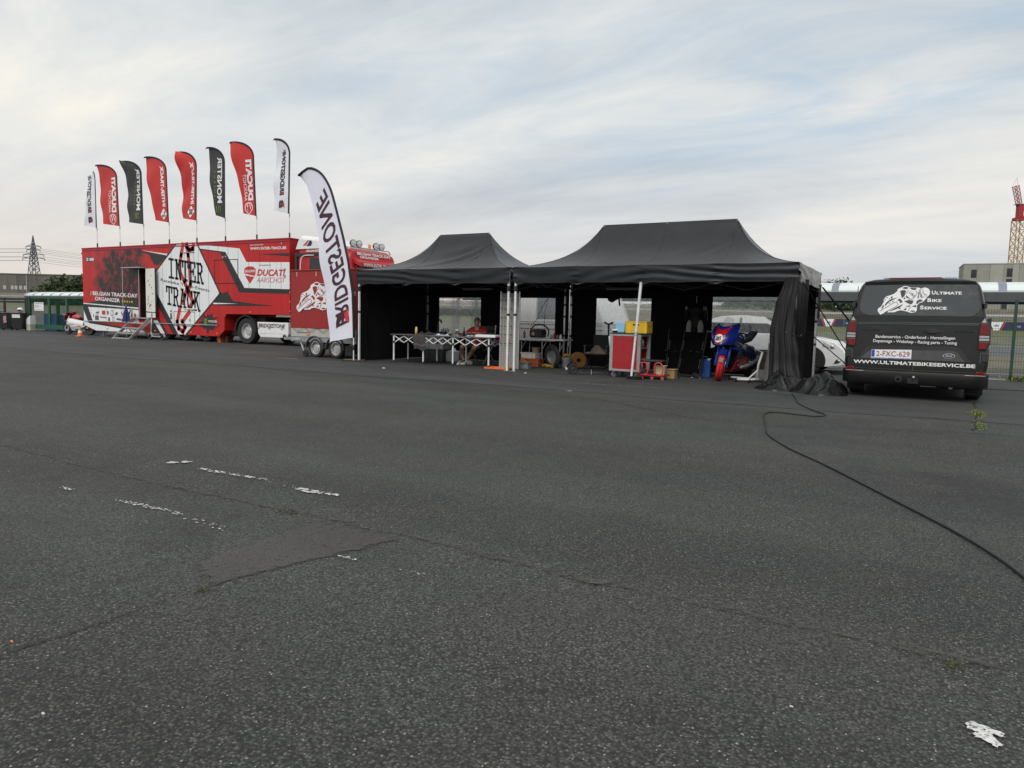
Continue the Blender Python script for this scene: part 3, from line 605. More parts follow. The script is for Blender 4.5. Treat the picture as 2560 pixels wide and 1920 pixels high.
for z in (1.2, 2.6): MB().cyl((-20.385 - TX, -.13, z - .07), (-20.385 - TX, -.13, z + .07), .02, n=8).build('hinge', M_steel, dl)
MB().box(-21.66 - TX, -.42, 2.95, -20.33 - TX, 0, 2.985).build('door_awning', M_alu, tr, bevel=.006)
for a in (-21.62, -20.9): 
    if a < -21: MB().cyl(P(a, .68, .38), P(a, 2.95, .38), .014, n=8).build('awning_post', M_alu, tr)
# livery: flat vinyl prints, one mesh per colour layer
def lay(nm, m, e, pl): return polys(pl, side(e)).build(nm, m, tr)
lay('rider_picture', M_photo, .003, [[(-24.5, 3.84), (-21.0, 3.84), (-20.45, 3.5), (-20.45, 2.99), (-21.12, 2.99), (-21.12, 1.55), (-24.5, 1.55)]])
lay('white_print', M_panelw, .005, [[(-18.59, 3.875), (-17.24, 3.875), (-15.91, 1.92), (-18.0, .26), (-18.56, .26), (-20.36, 2.48)], [(-17.2, 3.84), (-14.78, 3.62), (-14.4, 3.1), (-12.125, 3.05), (-12.125, 2.08), (-14.52, 2.13), (-15.58, 3.51), (-17.1, 3.68)],
    [(-25.21, 1.48), (-21.14, 1.31), (-21.14, 1.255), (-25.21, 1.44)], [(-24.85, 1.3), (-21.14, 1.21), (-21.12, .64), (-24.51, .66)], [(-25.21, 1.15), (-24.83, .57), (-22.3, .38), (-20.9, .36), (-20.6, .26), (-24.30, .26), (-25.2, .49)],
    [(-20.16, .81), (-19.87, .81), (-19.38, .26), (-19.64, .26)], [(-20.85, 3.71), (-19.12, 3.52), (-19.16, 3.46)]])
lay('black_print', M_print_k, .004, [[(-17.13, 3.68), (-15.58, 3.51), (-14.52, 2.13), (-12.125, 2.08), (-12.125, 1.91), (-14.81, 1.96), (-15.91, 3.50), (-17.02, 3.62)], [(-15.91, 1.92), (-15.5, 1.99), (-15.16, 1.63), (-12.93, 1.47), (-15.0, 1.44), (-16.39, 1.47)],
    [(-13.81, 3.385), (-12.125, 3.38), (-12.125, 3.26)], [(-21.5, 3.74), (-20.85, 3.69), (-19.16, 3.45), (-19.75, 3.07), (-20.03, 3.11), (-20.36, 3.53)], [(-23.9, 1.60), (-21.14, 1.75), (-21.14, 1.31), (-25.0, 1.472)],
    [(-25.21, 1.44), (-21.14, 1.255), (-21.14, 1.21), (-24.85, 1.30), (-24.45, .66), (-22.3, .47), (-21.2, .45), (-21.2, .38), (-22.3, .38), (-24.83, .57), (-25.21, 1.15)], [(-20.40, .88), (-20.2, .88), (-19.66, .26), (-20.35, .26)], [(-19.86, .81), (-19.7, .86), (-19.2, .26), (-19.37, .26)], [(-20.385, 2.44), (-19.79, 1.74), (-18.58, .26), (-18.86, .26), (-20.385, 2.1)]])
wl = lay('white_streak', M_print_w, .0055, [[(-16.35, 1.56), (-14.9, 1.535), (-16.3, 1.50)]])
hx = [(-18.59, 3.87), (-17.24, 3.87), (-15.91, 1.92), (-18.0, .27), (-18.56, .27), (-20.34, 2.46), (-18.59, 3.87)]
ribbons([hx[1:4], hx[4:7]], .07, side(.0075)).build('panel_outline', M_print_k, tr)
sn = [[(-18.11, 3.86), (-18.24, 3.45), (-18.34, 3.08), (-18.32, 2.74), (-18.06, 2.4), (-17.9, 2.14), (-18.05, 1.83), (-18.15, 1.53)], [(-17.47, 3.84), (-17.51, 3.68), (-17.71, 3.64), (-17.88, 3.78), (-17.88, 3.86)], [(-17.88, 3.85), (-17.8, 3.44), (-17.73, 2.99), (-17.69, 2.28), (-17.84, 1.99), (-17.53, 1.57), (-17.77, 1.35)], [(-18.39, 1.3), (-18.56, .76), (-18.47, .5), (-18.21, .37), (-18.07, .55), (-18.23, .77), (-17.8, 1.16)]]
ribbons(sn, .19, side(.009)).build('circuit_outline', M_print_r, tr)
SLAB = {'I': [[(.4, 0), (.4, 1)], [(.1, 0), (.7, 0)], [(.1, 1), (.7, 1)]], 'N': [[(.15, 0), (.15, 1), (.68, 0), (.68, 1)], [(0, 0), (.3, 0)], [(0, 1), (.2, 1)], [(.55, 1), (.82, 1)]], 'T': [[(.4, 0), (.4, 1)], [(.02, .72), (.02, 1), (.78, 1), (.78, .72)], [(.2, 0), (.6, 0)]],
    'E': [[(.15, 0), (.15, 1)], [(0, 1), (.72, 1), (.72, .78)], [(.15, .52), (.5, .52)], [(.5, .4), (.5, .64)], [(0, 0), (.75, 0), (.75, .26)]], 'R': [[(.15, 0), (.15, 1)], [(0, 1), (.5, 1), (.66, .88), (.66, .64), (.5, .5), (.15, .5)], [(.42, .5), (.7, 0), (.82, 0)], [(0, 0), (.32, 0)]],
    'A': [[(.08, 0), (.4, 1), (.72, 0)], [(.2, .34), (.6, .34)], [(-.05, 0), (.22, 0)], [(.58, 0), (.85, 0)], [(.2, 1), (.45, 1)]], 'C': [[(.74, .74), (.66, .92), (.42, 1), (.18, .88), (.08, .5), (.18, .12), (.42, 0), (.66, .08), (.76, .24)], [(.74, 1), (.74, .72)]], 'K': [[(.15, 0), (.15, 1)], [(0, 0), (.3, 0)], [(0, 1), (.3, 1)], [(.66, 1), (.18, .44)], [(.36, .6), (.7, 0), (.84, 0)], [(.52, 1), (.8, 1)]]}
def slabtext(s, a0, z0, a1, z1, h, e, w=.15, m=M_print_k):
    n = len(s); adv = (a1 - a0) / n; sl_ = (z1 - z0) / (a1 - a0); ls = []
    for i, ch in enumerate(s):
        for st in SLAB[ch]: ls.append([(a0 + adv * (i + .06 + .98 * x), z0 + sl_ * adv * (i + .98 * x) + h * y) for x, y in st])
    return ribbons(ls, w * h, side(e)).build('lettering', m, tr)
slabtext('INTER', -19.08, 2.58, -16.85, 2.30, .74, .0115, .125); slabtext('TRACK', -19.24, 1.50, -17.08, 1.22, .70, .0115, .125)
text('Racebike Track-Events', M_print_k, tr, P(-19.58, 2.42, .0115), (1, 0, -.147), (0, 0, 1), .13, 3.05, .004)
text('BELGIAN TRACK-DAY', M_print_w, tr, P(-24.46, 1.83, .009), (1, 0, -.033), (0, 0, 1), .17, 3.28, .022); text('ORGANIZER', M_print_w, tr, P(-24.30, 1.60, .009), (1, 0, -.045), (0, 0, 1), .165, 1.86, .022)
lay('flag_print', M_print_k, .008, [[(-24.78, 1.82), (-24.70, 1.82), (-24.64, 2.0), (-24.72, 2.0)]]); lay('flag_print', M_yel, .008, [[(-24.70, 1.82), (-24.62, 1.82), (-24.56, 2.0), (-24.64, 2.0)]]); lay('flag_print', M_print_r, .008, [[(-24.62, 1.82), (-24.54, 1.82), (-24.48, 2.0), (-24.56, 2.0)]])
st5 = lambda cx_, cy_, r: [(cx_ + (r if i % 2 == 0 else r * .42) * sin(pi * i / 5), cy_ + (r if i % 2 == 0 else r * .42) * cos(pi * i / 5)) for i in range(10)]
lay('rating_stars', M_yel, .009, [st5(-22.26 + .17 * i, 1.575 - .007 * i, .075) for i in range(5)])
fbp = lay('social_sign', mat('sign_navy', (.03, .06, .13), .5), .007, [[(-24.9, 3.30), (-24.25, 3.34), (-24.25, 3.50), (-24.9, 3.52)]]); lay('sign_print', M_print_w, .009, [[(-24.86, 3.34), (-24.74, 3.34), (-24.74, 3.48), (-24.86, 3.48)], [(-24.66, 3.43), (-24.30, 3.43), (-24.30, 3.47), (-24.66, 3.47)], [(-24.66, 3.36), (-24.30, 3.36), (-24.30, 3.41), (-24.66, 3.41)]])
text('f', M_blue, tr, P(-24.83, 3.35, .0105), (1, 0, 0), (0, 0, 1), .10, .06, .02)
# sponsor logos on the lower white field
lk_ = [[(-24.32, 1.0), (-24.2, 1.1), (-23.98, 1.1), (-24.05, 1.03), (-24.15, 1.03), (-24.15, .93), (-24.2, .93), (-24.2, 1.03)], ell(-23.35, 1.06, .07, .10, 9), ell(-23.05, 1.05, .10, .14, 12), [(-22.85, .97), (-22.75, 1.1), (-22.6, 1.08), (-22.66, .97)], ell(-24.44, .91, .035, .07, 8), [(-24.33, .72), (-24.07, .72), (-24.07, .92), (-24.33, .92)], [(-23.95, .84), (-23.45, .81), (-23.45, .86), (-23.95, .89)], [(-23.34, .70), (-23.2, .70), (-23.2, .86), (-23.34, .86)], ell(-22.96, .78, .085, .12, 12), [(-22.72, .75), (-22.42, .73), (-22.42, .82), (-22.72, .84)], [(-21.85, .88), (-21.55, .88), (-21.55, 1.2), (-21.72, 1.2), (-21.85, 1.1)]]
stuff(lay('sponsor_print', mat('logo_ink', (.10, .10, .11), .5), .008, lk_)); stuff(lay('sponsor_print', M_print_w, .0095, [ell(-23.05, 1.05, .07, .10, 12), ell(-22.96, .78, .055, .085, 12), [(-21.78, .90), (-21.72, .90), (-21.6, 1.16), (-21.66, 1.16)]]))
stuff(lay('sponsor_print', M_print_r, .0085, [[(-23.8, .97), (-23.54, .97), (-23.54, 1.15), (-23.8, 1.15)], [(-22.4, 1.1), (-22.32, 1.1), (-22.2, .98), (-22.28, .94)], [(-22.42, .73), (-22.2, .72), (-22.2, .79), (-22.42, .80)], ell(-21.38, .98, .09, .09, 12)])); text('info', M_print_r, tr, P(-21.26, .93, .0085), (1, 0, 0), (0, 0, 1), .07, None)
text('SPONSORED BY', M_print_k, tr, P(-13.68, 2.94, .0085), (1, 0, 0), (0, 0, 1), .045, .6, .01); text('DUCATI', M_print_r, tr, P(-13.83, 2.575, .0085), (1, 0, -.02), (0, 0, 1), .25, 1.5, .035, .25); text('AARSCHOT', M_print_r, tr, P(-13.84, 2.335, .0085), (1, 0, -.015), (0, 0, 1), .19, 1.5, -.005, .2)
text('INFO & BOOKINGS', M_print_w, tr, P(-14.19, 3.70, .004), (1, 0, 0), (0, 0, 1), .045, .7); text('WWW.INTER-TRACK.BE', M_print_w, tr, P(-14.19, 3.545, .004), (1, 0, -.01), (0, 0, 1), .10, 1.9, .025)
def shield(parent, fn, m, mt, mh_cut, s='DUCATI'):
    o = polys([[(-.5, .78), (-.3, .96), (0, 1.0), (.3, .96), (.5, .78), (.48, .40), (.3, .05), (0, -.36), (-.3, .05), (-.48, .40)]], lambda x, y: fn(x, y, 0)).build('shield_badge', m, parent)
    polys([[(-.495, .42), (-.2, .38), (.1, .30), (.4, .25), (.36, .18), (0, .22), (-.2, .26), (-.46, .32)]], lambda x, y: fn(x, y, .001)).build('badge_stripe', mh_cut, o)
    text(s, mt, o, (0, 0, 0), (1, 0, 0), (0, 1, 0), .2, .84, .03, fn=lambda x, y: fn(x - .42, y + .52, .0015)); return o
shield(tr, lambda x, y, e: P(-14.21 + .63 * x, 2.46 + .48 * y, .0085 + e), M_print_r, M_print_w, M_panelw)
rr = random.Random(8); spl = [(-16.62 + (.42 + .22 * rr.random()) * cos(2 * pi * i / 26) * (1.2 if i % 2 else .8), .78 + (.24 + .14 * rr.random()) * sin(2 * pi * i / 26) * (1.3 if i % 2 else .75)) for i in range(26)]
lay('splat_print', M_print_k, .0085, [spl]); M_lime = mat('lime_print', (.16, .26, .03), .5); ribbons([[(-16.86 + .07 * k, .92), (-16.87 + .07 * k, .70 - (.03 if k != 1 else .0))] for k in range(3)], .045, side(.0095)).build('claw_emblem', M_lime, tr); text('MONSTER', M_print_w, tr, P(-16.62, .78, .0095), (1, 0, 0), (0, 0, 1), .09, .5, .01)
for (a, z) in ((-18.95, 1.02), (-16.55, 1.42)): lay('info_mark', M_print_k, .009, [ell(a, z + .17, .045, .045, 10), [(a - .05, z - .16), (a + .05, z - .16), (a + .035, z + .09), (a - .05, z + .09)]] if a < -18 else [ell(a, z, .03, .06, 8)])
b = MB()
for k in range(1, 23):
    a = -25.2 + .575 * k
    if not -21.2 < a < -19.6: b.add([P(a - .004, .7 if a < -15.7 else 1.2, .0135), P(a + .004, .7 if a < -15.7 else 1.2, .0135), P(a + .004, 3.79, .0135), P(a - .004, 3.79, .0135)], [(0, 1, 2, 3)])
stuff(b.build('panel_seam', mat('panel_seam_shadow', (.12, .05, .05), .7), tr))
# hatches, rails, marker lamps
def frame(a0, z0, a1, z1, w, m, nm, e=.010): return ribbons([[(a0, z0), (a1, z0), (a1, z1), (a0, z1), (a0, z0)]], w, side(e)).build(nm, m, tr)
M_gap = mat('panel_gap', (.05, .02, .02), .7)
frame(-16.22, 2.31, -14.88, 3.21, .025, M_gap, 'hatch_outline', .0125); frame(-18.75, .60, -17.45, 1.18, .018, M_gap, 'locker_outline', .0125); frame(-18.05, 2.6, -17.45, 3.55, .015, M_steel, 'hatch_outline', .0125)
for (a, z) in ((-18.3, .85), (-17.75, .85), (-12.35, 2.8), (-12.35, 2.55), (-15.7, 3.3), (-15.55, 3.32), (-12.5, 3.72), (-17.6, 1.25)): MB().box(a - TX - .035, -.03, z - .03, a - TX + .035, -.005, z + .04).build('latch', M_steel, tr, bevel=.004)
for a in (-24.9, -23.4, -20.0, -17.7, -16.1, -14.2): MB().box(a - TX - .05, -.028, .34 if a < -15 else 1.2, a - TX + .05, -.006, .38 if a < -15 else 1.24).build('marker_lamp', M_amber, tr, bevel=.004)
MB().cyl(P(-25.16, .67, .05), P(-21.7, .68, .05), .016, n=8).build('side_rail', M_alu, tr); MB().cyl(P(-20.3, .68, .05), P(-16.02, .68, .05), .016, n=8).build('side_rail', M_alu, tr)
MB().box(-18.1 - TX, -.04, 1.28, -17.3 - TX, -.006, 1.32).build('drip_ledge', M_white, tr); MB().box(-18.1 - TX, -.03, 3.53, -17.4 - TX, -.006, 3.56).build('drip_ledge', M_steel, tr)
for z_ in (3.84, ): MB().box(-25.2 - TX, -.022, 3.80, -12.12 - TX, -.002, 3.84).build('gutter_strip', M_dkred, tr)
for a in (-19.6, -18.3, -17.0):
    for yy, d in ((.3, -1), (DP - .3, 1)): wheel(tr, (a - TX, yy, .46), (0, d, 0), .46, .30, .26, M_tyre, M_rim)
for a in (-16.35, -15.9): MB().box(a - TX - .09, .25, 0, a - TX + .09, .5, .26).build('support_block', M_orange if a < -16 else M_rust, tr, bevel=.01)
MB().box(.6, .4, .30, 13.0, 2.1, .5).build('chassis_rail', M_under, tr)
MB().cyl((.9, .35, .02), (.9, .35, .3), .04, n=8).build('landing_leg', M_steel, tr); MB().box(.8, .25, 0, 1.0, .45, .02).build('landing_foot', M_steel, tr)
b = MB().ball((-.06, .05, 3.7), (.07, .06, .05)); b.build('corner_camera', M_plast, tr)
# ---- boarding stairs
sr = thing('boarding_stairs', 'aluminium boarding stairs leading up to the open trailer door', 'stairs', (-20.72, 4.70, 0))
for sx_ in (-.56, .56): MB().prism([(sx_ - .015, -1.05, .0), (sx_ - .015, -.93, .0), (sx_ - .015, .02, .78), (sx_ - .015, .02, .90), (sx_ - .015, -.12, .90)], (.03, 0, 0)).build('side_rail', M_alu, sr)
for k in range(5):
    y, z = -.98 + .235 * k, .04 + .21 * k
    tdz = MB().box(-.545, y - .02, z - .015, .545, y + .19, z + .015).build('tread', M_steel, sr, bevel=.004); MB().box(-.545, y - .035, z - .03, .545, y - .02, z + .02).build('tread_nosing', M_alu, tdz)
for sx_ in (-.5, .5): MB().bar((sx_, -.35, .45), (sx_ * .9, .0, .0), .03).build('support_leg', M_alu, sr)
# ---- folded blue parasol
pa = thing('folded_parasol', 'folded dark blue parasol standing beside the boarding stairs', 'parasol', (-21.42, 4.40, 0))
MB().cyl((0, 0, 0), (0, 0, 1.42), .016, n=8).build('pole', M_steel, pa)
MB().sheet(lambda u, v: ((.012 + .125 * v ** .8 * (1 + .3 * sin(u * 6.283 * 6))) * cos(u * 6.283), (.012 + .125 * v ** .8 * (1 + .3 * sin(u * 6.283 * 6))) * sin(u * 6.283), 1.38 - .68 * v), 48, 10).build('canopy', mat('navy_cloth', (.02, .035, .16), .8), pa, smooth=True); MB().lathe([(.001, 0), (.2, 0), (.2, .05), (.03, .07)], 20).build('base', M_plast, pa)

# ================================================================ tractor unit
tk = thing('truck_tractor', 'red truck tractor with white roof fairing and four round roof lamps', 'truck', (-9.2, 4.8, 0))
def ring(x, y0, y1, z0, z1, r=.22, n=5):
    p = []
    for (cy, cz, a0) in ((y1 - r, z0 + r * .4, -90), (y1 - r, z1 - r, 0), (y0 + r, z1 - r, 90), (y0 + r, z0 + r * .4, 180)):
        rz_ = r * .4 if cz < z0 + r else r
        for k in range(n): a = RAD(a0 + 90 * k / (n - 1)); p.append((x, cy + r * cos(a), cz + rz_ * sin(a)))
    return p
MB().loft([ring(-2.55, .05, 2.40, .95, 3.55), ring(-2.4, 0, 2.45, .9, 3.60), ring(-1.2, 0, 2.45, .8, 3.62), ring(-.35, 0, 2.45, .75, 3.52), ring(-.08, .04, 2.41, .75, 3.38, .25), ring(.02, .10, 2.35, .75, 2.80, .25), ring(.06, .12, 2.33, .8, 1.9, .2)]).build('cab', M_red, tk, auto=35)
MB().loft([ring(-2.5, .12, 2.33, 3.4, 4.02, .15), ring(-1.7, .15, 2.3, 3.45, 3.93, .15), ring(-.9, .25, 2.2, 3.5, 3.72, .1), ring(-.6, .3, 2.15, 3.5, 3.60, .04)]).build('roof_fairing', M_white, tk, auto=40)
MB().prism([(-2.62, -.02, 3.50), (-1.40, -.02, 3.50), (-1.55, -.02, 3.78), (-2.45, -.02, 3.87)], (0, .06, 0)).build('side_fairing', M_white, tk, bevel=.01)
polys([[(-2.25, 3.62), (-2.12, 3.62), (-1.95, 3.80), (-2.03, 3.80)]], lambda x, z: (x, -.024, z)).build('emblem', M_print_r, tk); polys([[(-2.08, 3.60), (-1.86, 3.60), (-1.80, 3.70), (-1.84, 3.79), (-1.92, 3.80), (-2.0, 3.70)]], lambda x, z: (x, -.025, z)).build('emblem', mat('navy_print', (.02, .025, .09), .4), tk)
MB().box(-1.95, -.012, 2.05, -1.05, .05, 3.20).build('side_window', M_glassd, tk, bevel=.02)
MB().tube(spline([(-2.35, -.05, 2.2), (-2.34, -.06, 2.9), (-2.22, -.06, 3.24), (-1.7, -.05, 3.27)], 5), .018, 8).build('grab_rail', M_white, tk)
MB().box(-2.6, -.012, 3.24, -1.5, .01, 3.36).build('black_stripe', M_print_k, tk); MB().box(-2.7, .0, 2.5, -2.58, .35, 3.38).build('snorkel', M_plast, tk, bevel=.02)
text('ORGANIZER', M_print_w, tk, (-2.1, -.016, 3.39), (1, 0, 0), (0, 0, 1), .08, .7, .03)
MB().prism([(-.10, .15, 3.20), (.22, .15, 3.02), (.24, .15, 2.86), (.0, .15, 2.98)], (0, 2.15, 0)).build('sun_visor', M_red, tk, bevel=.015)
MB().box(.0, .2, 1.75, .075, 2.25, 2.90).build('windscreen', M_glassd, tk, bevel=.03)
text('WWW.INTER-TRACK.BE', M_print_w, tk, (.245, .35, 2.88), (0, 1, -.01), (.06, 0, .98), .13, 1.75, .03)
text('BELGIAN TRACK-DAY', M_print_w, tk, (-.0, .32, 3.28), (0, 1, 0), (-.25, 0, .95), .10, 1.8, .03); text('ORGANIZER', M_print_w, tk, (.03, .42, 3.17), (0, 1, 0), (-.25, 0, .95), .09, 1.0, .03)
MB().tube([(-.22, .1, 3.45), (-.22, .2, 3.56), (-.22, 2.25, 3.56), (-.22, 2.35, 3.45)], .022, 8).build('lamp_bar', M_alu, tk)
for yy in (.32, .62, 1.52, 1.82):
    lm = MB().lathe([(.02, -.10), (.09, -.09), (.125, -.02), (.125, .03), (.115, .035)], 20, axisT((-.20, yy, 3.68), (1, -.25, -.05))).build('spot_lamp', M_plast, tk, smooth=True); MB().lathe([(.001, .04), (.07, .036), (.114, .03)], 20, axisT((-.20, yy, 3.68), (1, -.25, -.05))).build('lens', mat('lamp_lens', (.62, .63, .62), .12, .3), lm, smooth=True)
MB().lathe([(.001, .16), (.04, .15), (.055, .1), (.055, 0)], 14, axisT((-.3, 1.28, 3.58), (0, 0, 1))).build('beacon', M_amber, tk, smooth=True)
wheel(tk, (-5.35, .22, .5), (0, -1, 0), .50, .32, .29, M_tyre, M_rim); wheel(tk, (-5.35, 2.2, .5), (0, 1, 0), .50, .32, .29, M_tyre, M_rim); wheel(tk, (-1.3, .2, .5), (0, -1, 0), .50, .32, .29, M_tyre, M_rim); wheel(tk, (-1.3, 2.25, .5), (0, 1, 0), .50, .32, .29, M_tyre, M_rim)
b = MB()
ar = [(-5.35 + .60 * cos(RAD(a)), .5 + .60 * sin(RAD(a))) for a in range(0, 190, 12)]; ar2 = [(-5.35 + .56 * cos(RAD(a)), .5 + .56 * sin(RAD(a))) for a in range(0, 190, 12)]
b.loft([[(x, .02, z) for x, z in ar], [(x, .42, z) for x, z in ar], [(x, .42, z) for x, z in ar2], [(x, .02, z) for x, z in ar2], [(x, .02, z) for x, z in ar]], cap=False, closed=False); b.build('mudguard', M_plast, tk)
MB().prism([(-4.66, 0, .86), (-3.03, 0, .86), (-3.03, 0, .44), (-3.1, 0, .30), (-4.5, 0, .30), (-4.62, 0, .44)], (0, .5, 0)).build('side_locker', M_white, tk, bevel=.012)
text('BRIDGESTONE', M_print_k, tk, (-4.60, -.004, .655), (1, 0, -.004), (0, 0, 1), .15, 1.42, .03, .2)
lk2 = MB().box(-4.52, -.006, .44, -3.08, -.002, .445); lk2.build('locker_seam', M_steel, tk)
for x in (-4.6, -4.0, -3.35): MB().box(x - .05, -.02, .615, x + .05, -.003, .635).build('locker_latch', M_plast, tk)
MB().box(-6.2, .7, .55, -.6, 1.0, .85).build('frame_rail', M_under, tk); MB().box(-6.2, 1.45, .55, -.6, 1.75, .85).build('frame_rail', M_under, tk); MB().box(-5.9, .3, .86, -4.6, 2.1, 1.05).build('coupling_plate', M_under, tk); MB().box(-2.9, .05, .35, -2.0, .6, .95).build('fuel_tank', M_alu, tk, bevel=.05)
MB().box(-2.5, .1, .5, .0, 2.35, .95).build('underbody', M_under, tk)

# ================================================================ flags
M_fw = mat('white_flag_cloth', (.76, .77, .83), .8, var=.03, sheen=.2); M_fr = mat('red_flag_cloth', (.52, .025, .022), .8, var=.05, sheen=.2); M_fk = mat('charcoal_flag_cloth', (.050, .048, .050), .8, var=.06); M_hem = mat('black_hem', (.012, .010, .015), .7); M_greyp = mat('grey_print', (.05, .045, .05), .6)
M_cr = mat('maroon_print', (.06, .018, .03), .6)
def feather(name, label, base, zbot, ztip, tipdx, bulge, wb_, tilt, cloth, deco, group, y_amp=.06, poleh=None, seed=1, hem=.085, hang=.0):
    """base: pole foot. Spar runs up from zbot to the tip (tipdx to the left); cloth hangs between spar and free edge."""
    o = thing(name, label, 'flag', base, 0.0, group); H = ztip - zbot
    def spar(t):
        if t < .66: k = t / .66; return (tilt * k * .66 * H, zbot + .74 * H * k)
        k = (t - .66) / .34; x0 = tilt * .66 * H; a = k * pi / 2
        return (x0 - (abs(tipdx) + x0) * (1 - cos(a)) + (bulge * .3 * sin(a * 2)), zbot + .74 * H + .26 * H * sin(a))
    def free(t):
        tip = spar(1.0); x1 = -wb_; z1 = zbot + .05 * H
        return (x1 + (tip[0] - x1) * t ** 1.05 + .05 * sin(pi * t * 1.6 + seed), z1 + (tip[1] - z1) * t)
    def srf(u, v):   # u up the spar, v from spar (0) to free edge (1)
        s = spar(u); f = free(u ** 1.0); x = s[0] + (f[0] - s[0]) * v; z = s[1] + (f[1] - s[1]) * v
        y = 1.0 * y_amp * v * (sin(u * 5.2 + seed + 1.6 * v) + .5 * sin(u * 9 - 2.4 * v + seed) + .3 * sin(u * 17 + 5 * v + 2 * seed)) + hang * v
        return Vector((x, y, z))
    MB().sheet(lambda u, v: srf(u, v), 44, 14).build('cloth', cloth, o, smooth=True)
    MB().sheet(lambda u, v: Vector((spar(u)[0] - hem * .9 + hem * v, -.010 if v in (0, 1) else -.016, spar(u)[1] + (0 if u < .66 else -hem * .8 * (1 - v) * (u - .66) / .34))), 44, 2).build('spar_sleeve', M_hem, o, smooth=True)
    MB().tube([(0, 0, 0), (tilt * .01, 0, zbot + .05)], .013, 6).build('pole', M_alu, o); MB().cyl((0, 0, -.03), (0, 0, .20), .03, n=8).build('pole_socket', M_plast, o); MB().cyl((tilt * .01, 0, zbot - .12), (tilt * .01, 0, zbot + .02), .022, n=8).build('ferrule', M_steel, o)
    deco(o, srf, spar, H, zbot); return o
def fl_text(o, srf, spar, s, m, z0, length, off, h, bold=.02, shear=0.0, space=1.0):
    """print that runs up along the spar, seen from behind (mirrored); off: distance of the letters' top edge from the spar"""
    def fn(x, y):
        z = z0 + x; lo, hi = 0.0, .95
        for _ in range(18):
            mid = (lo + hi) / 2
            if spar(mid)[1] < z: lo = mid
            else: hi = mid
        u = lo; sp = spar(u); d = off + (h - y); base_ = srf(u, 0); fr = srf(u, 1); wd = max(.05, (fr - base_).length); p = srf(u, min(1, d / wd)); q = Vector((sp[0] - d, p.y - .008, z)); return tuple(q)
    text(s, m, o, (0, 0, 0), (1, 0, 0), (0, 1, 0), h, length, bold, shear, fn=fn, space=space)
def fl_poly(o, srf, spar, pl, m, nm, e=.008):
    b = MB()
    for p in pl:
        q = []
        for (d, z) in p:
            lo, hi = 0.0, .95
            for _ in range(18):
                mid = (lo + hi) / 2
                if spar(mid)[1] < z: lo = mid
                else: hi = mid
            sp = spar(lo); base_ = srf(lo, 0); fr = srf(lo, 1); wd = max(.05, (fr - base_).length); s_ = srf(lo, min(1, d / wd)); q.append((sp[0] - d, s_.y - e, z))
        b.poly(q)
    return b.build(nm, m, o)
def d_ducati(o, srf, spar, H, zb):
    fl_text(o, srf, spar, 'DUCATI', M_print_w, zb + .60, 1.50, .15, .30, .06); fl_text(o, srf, spar, 'AARSCHOT', M_print_w, zb + .60, .98, .50, .17, 0)
    c = (.42, zb + .30); sh_ = [(.0, .24), (.16, .20), (.22, .08), (.20, -.06), (.0, -.24), (-.20, -.06), (-.22, .08), (-.16, .20)]
    fl_poly(o, srf, spar, [[(c[0] + x, c[1] + y) for x, y in sh_]], M_print_w, 'shield_print'); fl_poly(o, srf, spar, [[(c[0] + x * .82, c[1] + y * .82 + .0) for x, y in sh_]], M_fr, 'shield_print', .0095); fl_poly(o, srf, spar, [[(c[0] - .12, c[1] - .02), (c[0] - .08, c[1] + .16), (c[0] - .04, c[1] + .16), (c[0] - .06, c[1] - .06)], [(c[0] + .02, c[1] - .10), (c[0] + .04, c[1] + .16), (c[0] + .09, c[1] + .15), (c[0] + .07, c[1] - .06)]], M_print_w, 'shield_print', .011)
def d_monster(o, srf, spar, H, zb):
    fl_text(o, srf, spar, 'MONSTER', M_print_w, zb + .60, 1.75, .16, .25, .025); fl_text(o, srf, spar, 'ENERGY', M_lime, zb + .85, 1.0, .50, .10, 0, space=1.6)
    fl_poly(o, srf, spar, [[(.28 + .09 * k, zb + .22), (.305 + .09 * k, zb + .27), (.31 + .09 * k, zb + .50), (.27 + .09 * k, zb + .50)] for k in range(3)], M_lime, 'claw_print')
def d_inter(o, srf, spar, H, zb):
    fl_text(o, srf, spar, 'INTER-TRACK', M_print_w, zb + .66, 1.65, .19, .20, .045); c = (.34, zb + .36)
    fl_poly(o, srf, spar, [[(c[0] - .22, c[1]), (c[0], c[1] + .24), (c[0] + .22, c[1]), (c[0], c[1] - .24)]], M_print_w, 'diamond_print'); fl_poly(o, srf, spar, [[(c[0] + d - .03, c[1] + z - .05), (c[0] + d + .03, c[1] + z - .05), (c[0] + d + .03, c[1] + z + .05), (c[0] + d - .03, c[1] + z + .05)] for d in (-.08, 0, .08) for z in (-.07, .06)], M_greyp, 'diamond_print', .0095)
def d_bridge(o, srf, spar, H, zb, sc=1.0):
    fl_text(o, srf, spar, 'BRIDGESTONE', M_greyp, zb + .66 * sc, 1.65 * sc, .25 * sc, .22 * sc, .045, .15); fl_text(o, srf, spar, 'B', M_greyp, zb + .22 * sc, .28 * sc, .28 * sc, .22 * sc, .06, .2)
    fl_poly(o, srf, spar, [[(.26 * sc, zb + .22 * sc), (.36 * sc, zb + .34 * sc), (.25 * sc, zb + .42 * sc)], [(.25 * sc, zb + .68 * sc), (.34 * sc, zb + .76 * sc), (.25 * sc, zb + .82 * sc)]], M_print_r, 'slash_print', .0105)
G8 = 'feather flags on the trailer roof'
zr = 3.93; ZB, ZT = .88, 3.62
feather('roof_flag', 'leftmost roof flag, white, mostly hidden behind a red flag', (-24.3, 4.95, zr), ZB, 3.36, .16, .05, .80, -.01, M_fw, d_bridge, G8, .05, seed=2, hang=-.10)
